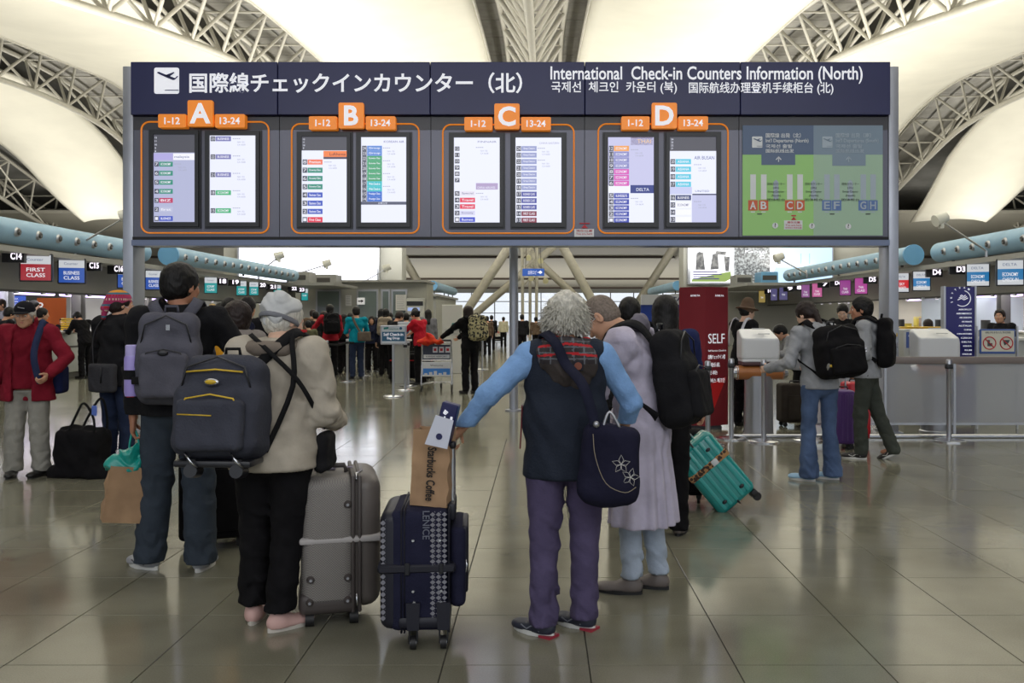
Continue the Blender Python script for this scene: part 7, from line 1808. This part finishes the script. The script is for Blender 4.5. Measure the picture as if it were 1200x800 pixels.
for k, chh in enumerate('SKYTEAM'):
    a_ = R(200 - 24 * k); vs_, fs_, wd_, ht_ = text_geo(chh, .02); sz = .035
    Mx = Matrix.Translation((cx - .0 + (r_ + .028) * math.cos(a_), -.004, cz + (r_ + .028) * math.sin(a_))) @ Euler((0, -(a_ - R(90)), 0)).to_matrix().to_4x4()
    vv = np.zeros_like(vs_); vv[:, 0] = (vs_[:, 0] - wd_ / 2) * sz; vv[:, 2] = (vs_[:, 1]) * sz; vv[:, 1] = -vs_[:, 2] * .3; m.add(vv, fs_, 0, Mx)
m.build('emblem', m_wh, t)
m = MB()
for k, s_ in enumerate(('AEROFLOT', 'AEROMEXICO', 'AIR EUROPA', 'AIR FRANCE', 'ALITALIA', 'CHINA', 'CHINA SOUTHERN', 'CZECH', 'DELTA', 'KENYA', 'KLM', 'KOREAN AIR')):
    ww = (.17, .20, .16, .13, .17, .10, .19, .14, .13, .11, .09, .12)[k]; text(m, s_, .15 - ww, Z(362.5 + k * 4.75, Y_) - .01, ww, .02, y=-.004, t=.002, bold=.02)
m.build('lettering', m_wh, t)
# no-liquids sign
Y_ = 11.6; t = thing('prohibition_sign', 'white framed sign with two red no symbols above the barrier', 'sign', (X(1169, Y_), Y_, Z(400, Y_)), rz=R(-3))
w_ = (X(1188.5, Y_) - X(1148, Y_)); h = Z(385, Y_) - Z(414, Y_)
m = MB(); m.rbox((0, .01, 0), (w_, .03, h), .008, 1); m.build('frame', mat('blue_frame', (70, 96, 160)), t)
m = MB(); m.bx(-w_ / 2 + .018, w_ / 2 - .018, -.01, -.006, -h / 2 + .03, h / 2 - .02, 0)
text(m, '機内持込制限', -.16, h / 2 - .055, .32, .025, y=-.012, mi=2, t=.001); 
for cx in (-.105, .105):
    m.tube([(cx + .078 * math.cos(a_), -.014, -.02 + .078 * math.sin(a_)) for a_ in np.arange(0, 6.28, .3)], .007, 5, 1, closed=True); m.tube([(cx - .055, -.016, .035), (cx + .055, -.016, -.075)], .007, 5, 1)
m.bx(-.13, -.10, -.012, -.010, -.06, .02, 2); m.bx(-.10, -.07, -.012, -.010, -.06, -.02, 2); m.prism([(.06, .02), (.15, .02), (.13, -.02), (.08, -.05)], -.012, -.010, 2)
m.build('sign_face', [mat('sign_cream', (206, 206, 190), rough=.6), mat('sign_red', (190, 40, 52)), mat('sign_dark', (70, 76, 80))], t)
for s_ in (-1, 1): m = MB(); m.bx(s_ * (w_ / 2 + .03) - .01, s_ * (w_ / 2 + .03) + .01, 0, .03, -Z(400, Y_), h / 2 + .04); m.build('stand_leg', m_sat, t)
for z_ in (h / 2 - .02, -h / 2 + .02): m = MB(); m.bx(-w_ / 2 - .04, w_ / 2 + .04, .028, .045, z_ - .01, z_ + .01); m.build('cross_bar', m_sat, t)
# check-in machine behind the barrier
Y_ = 12.6; t = thing('check_in_machine', 'grey check-in machine with a dark blue CHECK-IN panel right of the right post', 'machine', (X(1072, Y_), Y_, 0))
m = MB(); m.rbox((0, .1, .63), (.36, .3, 1.26), .03, 2); m.build('cabinet', m_ctr, t, True)
m = MB(); m.bx(-.14, .16, -.055, -.048, 1.0, 1.22, 0); text(m, 'CHECK-IN', -.11, 1.15, .22, .035, y=-.058, mi=1, t=.001); m.bx(-.08, .05, -.058, -.055, 1.03, 1.05, 1); m.build('screen', [sc((40, 56, 100), .5), m_wh], t)
m = MB(); m.bx(-.10, .12, -.07, -.048, .90, .97); m.build('slot', m_blk, t)
for i, (px, Y_, w_, z_, lab) in enumerate(((1066, 13.6, .2, 1.12, 'yellow tray behind the check-in machine, the left one'), (1091, 13.6, .34, 1.12, 'yellow tray behind the kiosk head, the right one'))):
    tt = thing('yellow_tray', lab, 'tray', (X(px, Y_), Y_, 1.13)); m = MB(); m.rbox((0, 0, .07), (w_, .25, .14), .02, 2); m.build('tray_body', mat('yellow_plastic', (222, 180, 30), rough=.4), tt, True); m = MB(); m.rbox((0, 0, .145), (w_ + .02, .27, .015), .006, 1); m.build('rim', mat('yellow_plastic', (222, 180, 30)), tt)
tt = thing('tray_table', 'long pale table holding the yellow trays behind the kiosks', 'table', (X(1085, 13.6), 13.6, 0)); m = MB(); m.rbox((.6, 0, 1.1), (2.6, .5, .05), .01, 1); m.build('table_top', m_top, tt); m = MB(); m.bx(-.6, 1.8, -.2, .2, 0, 1.075); m.build('cabinet', m_ctr, tt)
# yellow tray on left counter
Y_ = 21.9; tt = thing('yellow_tray', 'stack of yellow trays on the left check-in counter', 'tray', (-11.3, Y_, 1.096))
for k in range(6): m = MB(); m.rbox((0, 0, .03 + .05 * k), (.30, .40, .035), .01, 1); m.build('tray', mat('yellow_plastic', (222, 180, 30)), tt, True)
# ================================================================== luggage trolleys
def trolley(label, px, ybase, rz=180, ads=True, group='luggage trolleys', s=1.0):
    Y_ = YF(ybase); t = thing('luggage_trolley', label, 'luggage trolley', (X(px, Y_), Y_ + .3, 0), rz=R(0), group=group)
    if rz: t.rotation_euler = (0, 0, R(rz))
    w_ = .29
    for sx_ in (-1, 1):
        m = MB(); m.tube(smooth_pts([(sx_ * w_, -.38, .12), (sx_ * w_, -.34, .30), (sx_ * w_ * .98, -.30, .62), (sx_ * w_ * .95, -.36, .98)], 4), .014, 8); m.tube([(sx_ * w_, -.38, .14), (sx_ * w_ * .8, .45, .12)], .014, 8); m.build('side_tube', m_alu, t, 'all')
        m = MB(); m.cyl((sx_ * w_ - .015, -.36, .06), (sx_ * w_ + .015, -.36, .06), .06, .06, 14); m.bx(sx_ * w_ - .02, sx_ * w_ + .02, -.38, -.33, .06, .15); m.build('wheel', m_wheel, t, True)
    m = MB(); m.cyl((-.015, .45, .06), (.015, .45, .06), .06, .06, 14); m.bx(-.02, .02, .42, .47, .06, .14); m.build('wheel', m_wheel, t, True)
    m = MB()
    for k in range(6): m.cyl((-w_ * .9 + k * w_ * .36, -.36, .16), (-w_ * .72 + k * w_ * .29, .45, .14), .008, .008, 6)
    m.cyl((-w_ * .8, .45, .13), (w_ * .8, .45, .13), .012, .012, 8); m.build('deck_rods', m_alu, t)
    m = MB(); m.cyl((-w_ * .95, -.36, .98), (w_ * .95, -.36, .98), .02, .02, 12); m.build('handle_bar', m_blk, t, True)
    m = MB()
    for z_ in (.30, .56, .60, .93): m.cyl((-w_, -.33, z_), (w_, -.33, z_), .011, .011, 8)
    m.build('cross_rail', m_alu, t)
    if ads:
        m = MB(); m.bx(-w_ * .9, w_ * .9, -.355, -.345, .62, .90, 0); m.bx(-w_ * .85, w_ * .85, -.358, -.355, .64, .71, 1); 
        for k in range(3): m.bx(-w_ * .25 + k * .12, -.0 + k * .12 - .0 + .02, -.36, -.355, .75, .86, 1); m.box((-w_ * .25 + k * .12 + .045, -.362, .805), (.05, .004, .05), 3)
        text(m, 'KANSAI AIRPORT', -.2, .66, .4, .03, y=-.361, mi=0, t=.001); m.build('upper_advert', [mat('advert_dark', (56, 64, 84)), mat('advert_white', (214, 216, 220)), mat('advert_blue', (60, 130, 210)), mat('sign_red', (190, 40, 52))], t)
        m = MB(); m.bx(-w_ * .92, w_ * .92, -.355, -.345, .31, .57, 1); m.bx(-w_ * .88, w_ * .88, -.358, -.355, .33, .45, 2); text(m, 'Welcome', -.12, .49, .24, .035, y=-.359, mi=0, t=.001)
        for k in range(5): m.bx(-w_ * .8 + k * .09, -w_ * .8 + k * .09 + .06, -.36, -.358, .33, .36 + .02 * (k % 3), 1)
        m.build('lower_advert', [MATS['advert_dark'], MATS['advert_white'], MATS['advert_blue']], t)
    else:
        m = MB(); m.bx(-w_ * .9, w_ * .9, -.35, -.34, .45, .90, 0); m.cyl((0, -.352, .68), (0, -.356, .68), .06, .06, 12, 1); m.build('panel', [mat('trolley_white', (196, 196, 190)), mat('sign_red', (190, 40, 52))], t)
    return t
TRL = trolley('luggage trolley with two advert panels pushed by the woman with long hair', 512, 459, rz=0)
trolley('empty trolley with a white panel far back in the middle, left one', 552, 402, rz=0, ads=False)
trolley('loaded trolley with a white panel and red dot far back in the middle', 583, 405, rz=10, ads=False)
tt = thing('red_jacket', 'red and orange jacket lying on the luggage trolley', 'jacket', (X(504, 17.2), 17.2, .93)); f = Field(); f.ell((0, 0, .03), (.24, .14, .06), .03).ell((-.02, .0, .10), (.08, .08, .11), .06); f.fold(.02, 22, (-1, -1, -1), (1, 1, 1)); nets_obj('folded_cloth', f.mesh(.018), fab('bright_red_cloth', (186, 34, 34), col2=(206, 70, 34)), tt)
trolley('bare luggage trolley standing against the left check-in counter', 113, 440, rz=60, ads=False)
# dark luggage among the queue
for px, yb, w_, h, c_, lab in ((400, 432, .5, .6, c_jet, 'black suitcase in the queue behind the first belt posts'), (483, 446, .95, .55, c_jet, 'wide black luggage pile with a red stripe left of the trolley'), (451, 434, .5, .6, c_black, 'dark suitcase beside the man in teal'), (583, 398, .55, .4, c_black, 'black bag on the far loaded trolley'), (376, 430, .4, .5, c_jet, 'black suitcase at the left end of the queue')):
    Yq = YF(yb) if px != 583 else YF(405) + .25; tt = thing('suitcase', lab, 'suitcase', (X(px, Yq), Yq, 0 if px != 583 else .165), group='dark suitcases in the left queue')
    m = MB(); m.rbox((0, 0, .06 + h / 2), (w_, .3, h), .06, 2); m.build('shell', c_, tt, True)
    for s_ in (-1, 1): m = MB(); m.cyl((s_ * w_ * .38, -.1, .035), (s_ * w_ * .38 + .02, -.1, .035), .035, .035, 10); m.bx(s_ * w_ * .38 - .01, s_ * w_ * .38 + .03, -.12, -.08, .04, .09); m.build('wheel', m_wheel, tt)
    m = MB(); m.tube([(-.08, 0, h + .04), (-.07, 0, h + .10), (.07, 0, h + .10), (.08, 0, h + .04)], .012, 6); m.build('handle', m_blk, tt, 'all')
    if px in (483,): m = MB(); m.rbox((0, 0, .46), (w_ + .01, .31, .035), .012, 1); m.build('red_stripe', c_redp, tt, True)
# objects on the right back shelf, wire rack
for k, (px, w_, h, c_) in enumerate(((885, .12, .1, (60, 60, 60)), (893, .14, .08, (190, 170, 60)), (905, .1, .22, (210, 190, 80)), (912, .12, .2, (150, 130, 110)), (918, .2, .12, (80, 80, 84)))):
    Yq = 14.0 * FPX / (px - VX) if False else 30
    xx = 13.85; Yq = xx * FPX / (px + 170 - VX) ; 
    if Yq > 37 or Yq < 24.5: Yq = 25 + k * 2.4
    o = MB().rbox((0, 0, h * .9), (w_ * 1.8, .3, h * 1.8), .02, 2).build('supply_box', mat('supply_%d' % k, c_, rough=.6), None, True, loc=(xx, Yq, 1.035)); tag(o, ('dark', 'yellow', 'tall pale yellow', 'brown', 'black')[k] + ' supply box on the white shelf behind the right counters', 'box')
    MB().bx(-w_ * .9, w_ * .9, -.16, .16, h * 1.6, h * 1.66).build('lid', m_cap if k == 2 else m_soff, o)
# ================================================================== crowd further back
def cl(n, c): return fab(n, c, bump=.15)
def crowd(px, yt, Y, lab, c, yaw=0, hair=('short', H_BLK), H=None, pants=None, fem=False, pack=None, q=2, hands=None, poles=None, head=(0, 0, 0), skin=SKIN, bend=3, sleeve=1.0, group=None, hem=.50, sitz=0, shoe=None, cape=None):
    """yt: pixel row of the top of the head; height follows from it"""
    H = H or (Z(yt, Y) / 1.0) ; H = max(1.35, min(1.85, H * 1.0))
    P = person(lab, px, Y, H, yaw=yaw, q=q, hair=hair, fem=fem, hands=hands, poles=poles, head=head, skin=skin, bend=bend, group=group,
               top=dict(m=c, hem=hem, ease=.02, sleeve=sleeve, collar=.02, fold=1.0), legs=(pants or c_jet, .05, .01, 'straight'), shoes=(shoe or s_blk, m_soled))
    return P
t_teal = cl('teal_shirt', (0, 128, 148)); t_red = cl('bright_red_top', (178, 26, 44)); t_red2 = cl('red_vest', (160, 30, 44)); t_mau = cl('mauve_top', (122, 92, 122)); t_cream = cl('cream_top', (196, 190, 164)); t_wht = cl('white_shirt', (208, 208, 214))
t_gry = cl('grey_top', (110, 110, 116)); t_nav = cl('dark_navy_top', (30, 34, 56)); t_olv = cl('olive_top', (84, 84, 62)); t_blu = cl('mid_blue_top', (84, 116, 170)); t_brn = cl('brown_top', (92, 76, 62)); t_blk = c_black
# woman pushing the trolley, long hair
T_ = crowd(551, 357, 17.0, 'woman in black with very long hair and patterned backpack pushing a luggage trolley', c_jet, yaw=32, hair=('long', H_BRN), fem=True, q=1, hands=((-.42, .52, .98), (-.05, .50, .98)), bend=6)
bk, Q, y0 = backpack(T_, 'black and cream patterned backpack of the trolley woman', w=.34, h=.48, d=.18, m_=mat('black_cream_pattern', (34, 34, 30), rough=.8, kind='camo', col2=(168, 160, 122), vscale=22), strapm=c_black, x=.06)
# queue, nearest row
red = crowd(387, 356, 21.5, 'man in a red vest, the tallest in the left queue', t_red2, yaw=22, q=1, pants=c_jet, hands=((-.46, .30, .98), (.25, .25, .95)))
nets = None
backpack(red, 'black backpack of the man in the red vest in the queue', w=.36, h=.50, d=.2, m_=c_jet)
tl_ = crowd(418, 358.5, 21.0, 'man in a teal T-shirt with a brown sling bag in the queue', t_teal, yaw=24, q=1, pants=c_djn, sleeve=.42, hands=((-.18, .26, 1.02), (.2, .26, 1.0)))
sb = thing('sling_bag', 'taupe sling bag on the back of the man in teal', 'bag', tl_.root.location, rz=tl_.root.rotation_euler.z)
f = Field(); c_ = np.array([.13, -.20, .98]); f.box(c_, (.15, .05, .11), r=.03, k=.01); f.fold(.004, 30, c_ - .4, c_ + .4); nets_obj('bag_body', f.mesh(.016), cl('taupe_canvas', (98, 88, 78)), sb)
p_ = smooth_pts([c_ + (-.08, .02, .08), tl_.chest + (-.07, -.17, .04), tl_.neck + (-.10, -.05, .03), tl_.neck + (-.10, .06, .0)], 4); m = MB(); m.ribbon(p_, [nrm(v - tl_.chest) for v in p_], .05, .008); m.build('strap', MATS['taupe_canvas'], sb, 'all')
for a in ((370, 364, 22.4, 'dark-haired person in black at the left of the queue beside the red vest', t_blk, 20), (362, 376, 20.6, 'person in a camouflage-like olive top at the left end of the queue', t_olv, 40), (378, 364, 24, 'person in black just behind the man in the red vest', t_blk, -30),
          (397, 369, 24.5, 'short person with dark hair behind the black backpack in the queue', t_cream, 10), (403, 367, 22.6, 'woman in a mauve top carrying a dark bag in the queue', t_mau, 5), (410, 366, 25.5, 'dark-haired person between the mauve top and the teal shirt', t_blk, 0),
          (425, 370, 24.8, 'person in a cream top half hidden behind the man in teal', t_cream, -8), (430, 374, 27, 'dark-haired person behind the cream top in the queue', t_gry, 10), (436, 369.5, 23.5, 'woman in dark clothes facing the camera in the queue', t_nav, 184),
          (446, 361, 24.6, 'man in black facing away next to the facing woman', t_blk, -15), (452, 361, 21.8, 'man with a teal collar and beige backpack behind the bag drop sign', t_nav, 4), (462, 363, 20.2, 'man in black looking down directly behind the bag drop sign', t_blk, -38),
          (469, 368, 24.6, 'person in white behind the bag drop sign', t_wht, 0), (476, 366, 23, 'person in black facing the counter right of the bag drop sign', t_blk, 6), (487, 360, 24, 'man in grey behind the woman in red', t_gry, 20), (502, 362, 24.5, 'man in dark grey just right of the woman in red', t_gry, 12),
          (366, 362, 26, 'dark-haired person in the second row at the left end of the queue', t_brn, 0), (417, 372, 29, 'distant person in grey deep in the queue, left', t_gry, 20), (441, 373, 29, 'distant person in brown deep in the queue, middle', t_brn, -20), (457, 366, 27, 'distant person in black deep in the queue, right', t_blk, 0), (481, 368, 29, 'distant person in cream deep in the queue near the machine', t_cream, 0)):
    px, yt, Y, lab, c, yw = a; q_ = 2 if Y < 24 else 3
    fm = 'woman' in lab
    P = crowd(px, yt, Y, lab, c, yaw=yw, q=q_, fem=fm, hair=(('long' if fm and yw < 90 else 'bob') if fm else 'short', H_BLK if int(px) % 3 else H_BRN), group='people in the left queue', head=(0, -22, 0) if 'down' in lab else (0, 0, 0), bend=10 if 'down' in lab else 3)
    if px in (452,): backpack(P, 'beige striped backpack behind the bag drop sign', w=.34, h=.44, d=.18, m_=cl('beige_canvas', (140, 128, 112)))
    if px in (403,): tt = backpack(P, 'black bag on the back of the woman in mauve', w=.34, h=.36, d=.16, m_=c_jet, drop=.12, x=-.06)
W2 = crowd(493, 361, 19.3, 'woman in a red polo shirt leaning forward with arms stretched left', t_red, yaw=58, q=1, sleeve=.42, hair=('bun', H_BLK), fem=True, hands=((-.22, .50, .98), (.08, .52, .98)), head=(4, -14, 0), bend=10)
tt = thing('queue_desk', 'small desk in front of the woman in the red polo shirt', 'desk', (X(470, 19.7), 19.7, 0)); m = MB(); m.rbox((0, 0, .92), (.42, .4, .04), .01, 1); m.build('desk_top', m_top, tt); m = MB(); m.bx(-.16, .16, -.14, .14, 0, .9); m.build('pedestal', m_ctr, tt)
# far middle
for a in ((554, 369, 34, 'distant person in blue with a grey cap by the far trolleys', t_blu, 180, H_GRY), (560.5, 372, 36, 'distant person in white beside the one in blue', t_wht, 170, H_BLK), (571, 370, 33, 'distant person in beige and red near the middle post', t_brn, 20, H_BLK), (576, 369, 38, 'distant dark-haired person behind the beige one', t_blk, 0, H_BLK),
          (612, 368, 33, 'distant person in black just right of the middle post', t_blk, 10, H_BLK), (628, 371, 36, 'distant person in brown right of the thin mast', t_brn, 0, H_BLK), (590, 371, 42, 'distant person in cream left of the middle post', t_cream, 0, H_BRN)):
    px, yt, Y, lab, c, yw, hh = a; crowd(px, yt, Y, lab, c, yaw=yw, q=3, hair=('short', hh), group='people far back in the middle')
# left mid: people between the tall man and the woman in glasses
crowd(269, 349, 9.6, 'dark-haired person behind the woman with glasses', t_nav, yaw=20, q=2, hair=('bob', H_BLK), group='people behind the woman with glasses')
crowd(288, 347, 10.6, 'dark-haired man behind and above the woman with glasses', t_blk, yaw=-6, q=2, group='people behind the woman with glasses')
crowd(262, 354, 15, 'person in light blue facing left further behind the woman with glasses', t_blu, yaw=70, q=2, group='people behind the woman with glasses')
crowd(249, 355.5, 19, 'distant blond person just right of the tall man\'s backpack', t_gry, yaw=200, q=3, hair=('short', fab('blond_hair', (176, 150, 104))), group='people behind the woman with glasses')
# staff and travellers at the left counters
crowd(93, 349, 22.9, 'clerk in a white blouse standing behind the left counter', t_wht, yaw=-60, q=2, hair=('short', H_BLK), head=(-10, -14, 0), skin=SKIN2, group='people at the left counters').root.location.x = X(94, 25.4)
b_ = crowd(100, 361, 21.2, 'person in black bending over the left check-in counter', c_jet, yaw=62, q=1, bend=26, head=(10, -20, 0), hands=((-.15, .52, 1.10), (.12, .50, 1.10)))
crowd(46, 360, 17.5, 'man in black jacket behind the shoulder of the man in red', t_blk, yaw=-48, q=2, group='people at the left counters')
crowd(5, 359, 17.2, 'dark-haired person with bowed head at the left edge of the picture', t_blk, yaw=-30, q=2, head=(0, -20, 0), group='people at the left counters')
crowd(4, 349, 20.6, 'balding man standing at the far left edge behind the dark-haired one', t_gry, yaw=150, q=2, hair=('sparse', H_BRN), group='people at the left counters')
crowd(74, 370, 27, 'clerk seated low behind the yellow trays at the left counter', t_blk, yaw=180, q=3, H=1.4, group='people at the left counters')
# right side
Ht = crowd(871, 353, 11.9, 'woman in a brown bucket hat and white-striped black top at the first kiosk', t_blk, yaw=-58, q=1, fem=True, hair=('bun', H_BLK), hands=((-.1, .34, 1.02), (.16, .32, 1.0)), head=(-10, -6, 0), skin=SKIN2, sleeve=.42)
m = MB()
for s_ in (-1, 1):
    p_ = smooth_pts([Ht.chest + Ht.F @ np.array([s_ * .11, -.145, -.16]), Ht.chest + Ht.F @ np.array([s_ * .11, -.15, .04]), Ht.sh[0 if s_ < 0 else 1] + Ht.F @ np.array([-s_ * .04, -.03, .085]), Ht.chest + Ht.F @ np.array([s_ * .11, .155, .0])], 4); m.ribbon(p_, [nrm(v - Ht.chest) for v in p_], .035, .012)
m.build('white_stripe', t_wht, Ht.root, 'all')
f = Field(); hp = Ht.hp; f.cone(hp(0, -.015, .06), hp(0, -.015, .125), .100, .082, .01); f.ell(hp(0, -.012, .045), (.15, .155, .016), .02, M=Ht.HF); nets_obj('bucket_hat', f.mesh(.008), fab('brown_felt', (110, 90, 74)), Ht.root)
sc_p = crowd(936, 374, 12.6, 'stooping person in grey behind the woman in jeans', c_ghood, yaw=80, q=1, bend=28, head=(0, -10, 0), hands=((-.2, .40, .95), (.15, .42, .95)))
crowd(989, 353.5, 13.4, 'uniformed clerk with black bun looking down behind the second kiosk', t_blk, yaw=148, q=1, fem=True, hair=('bun', H_BLK), head=(8, -24, 0), skin=SKIN2)
crowd(784, 357.5, 16.2, 'clerk with long dark hair holding a white sheet in the blue booth', t_blk, yaw=176, q=2, fem=True, hair=('bob', H_BRN), skin=SKIN2, hands=((-.1, .25, 1.25), (.1, .25, 1.25)), head=(0, -10, 0))
tt = thing('white_sheet', 'white sheet of paper held by the clerk in the blue booth', 'paper', (X(786.5, 15.85), 15.85, 1.28)); MB().bx(-.07, .07, 0, .004, -.12, .12).build('sheet', t_wht, tt)
S_ = crowd(1174, 361.5, 14.8, 'person in black with sunglasses on the head looking left behind the prohibition sign', t_blk, yaw=120, q=1, hair=('short', H_BRN), head=(20, 8, 0))
m = MB()
for s_ in (-1, 1): m.sph(S_.hp(s_ * .034, .078, .088), (.026, .012, .016), 10, 6)
m.tube([S_.hp(-.08, -.02, .07), S_.hp(-.05, .075, .09), S_.hp(.05, .075, .09), S_.hp(.08, -.02, .07)], .003, 5); m.build('sunglasses', m_blk, S_.root, 'all')
crowd(1089, 378, 14.4, 'brown-haired person whose head just shows over the yellow trays', t_brn, yaw=0, q=2, H=1.40, hair=('short', H_BRN))
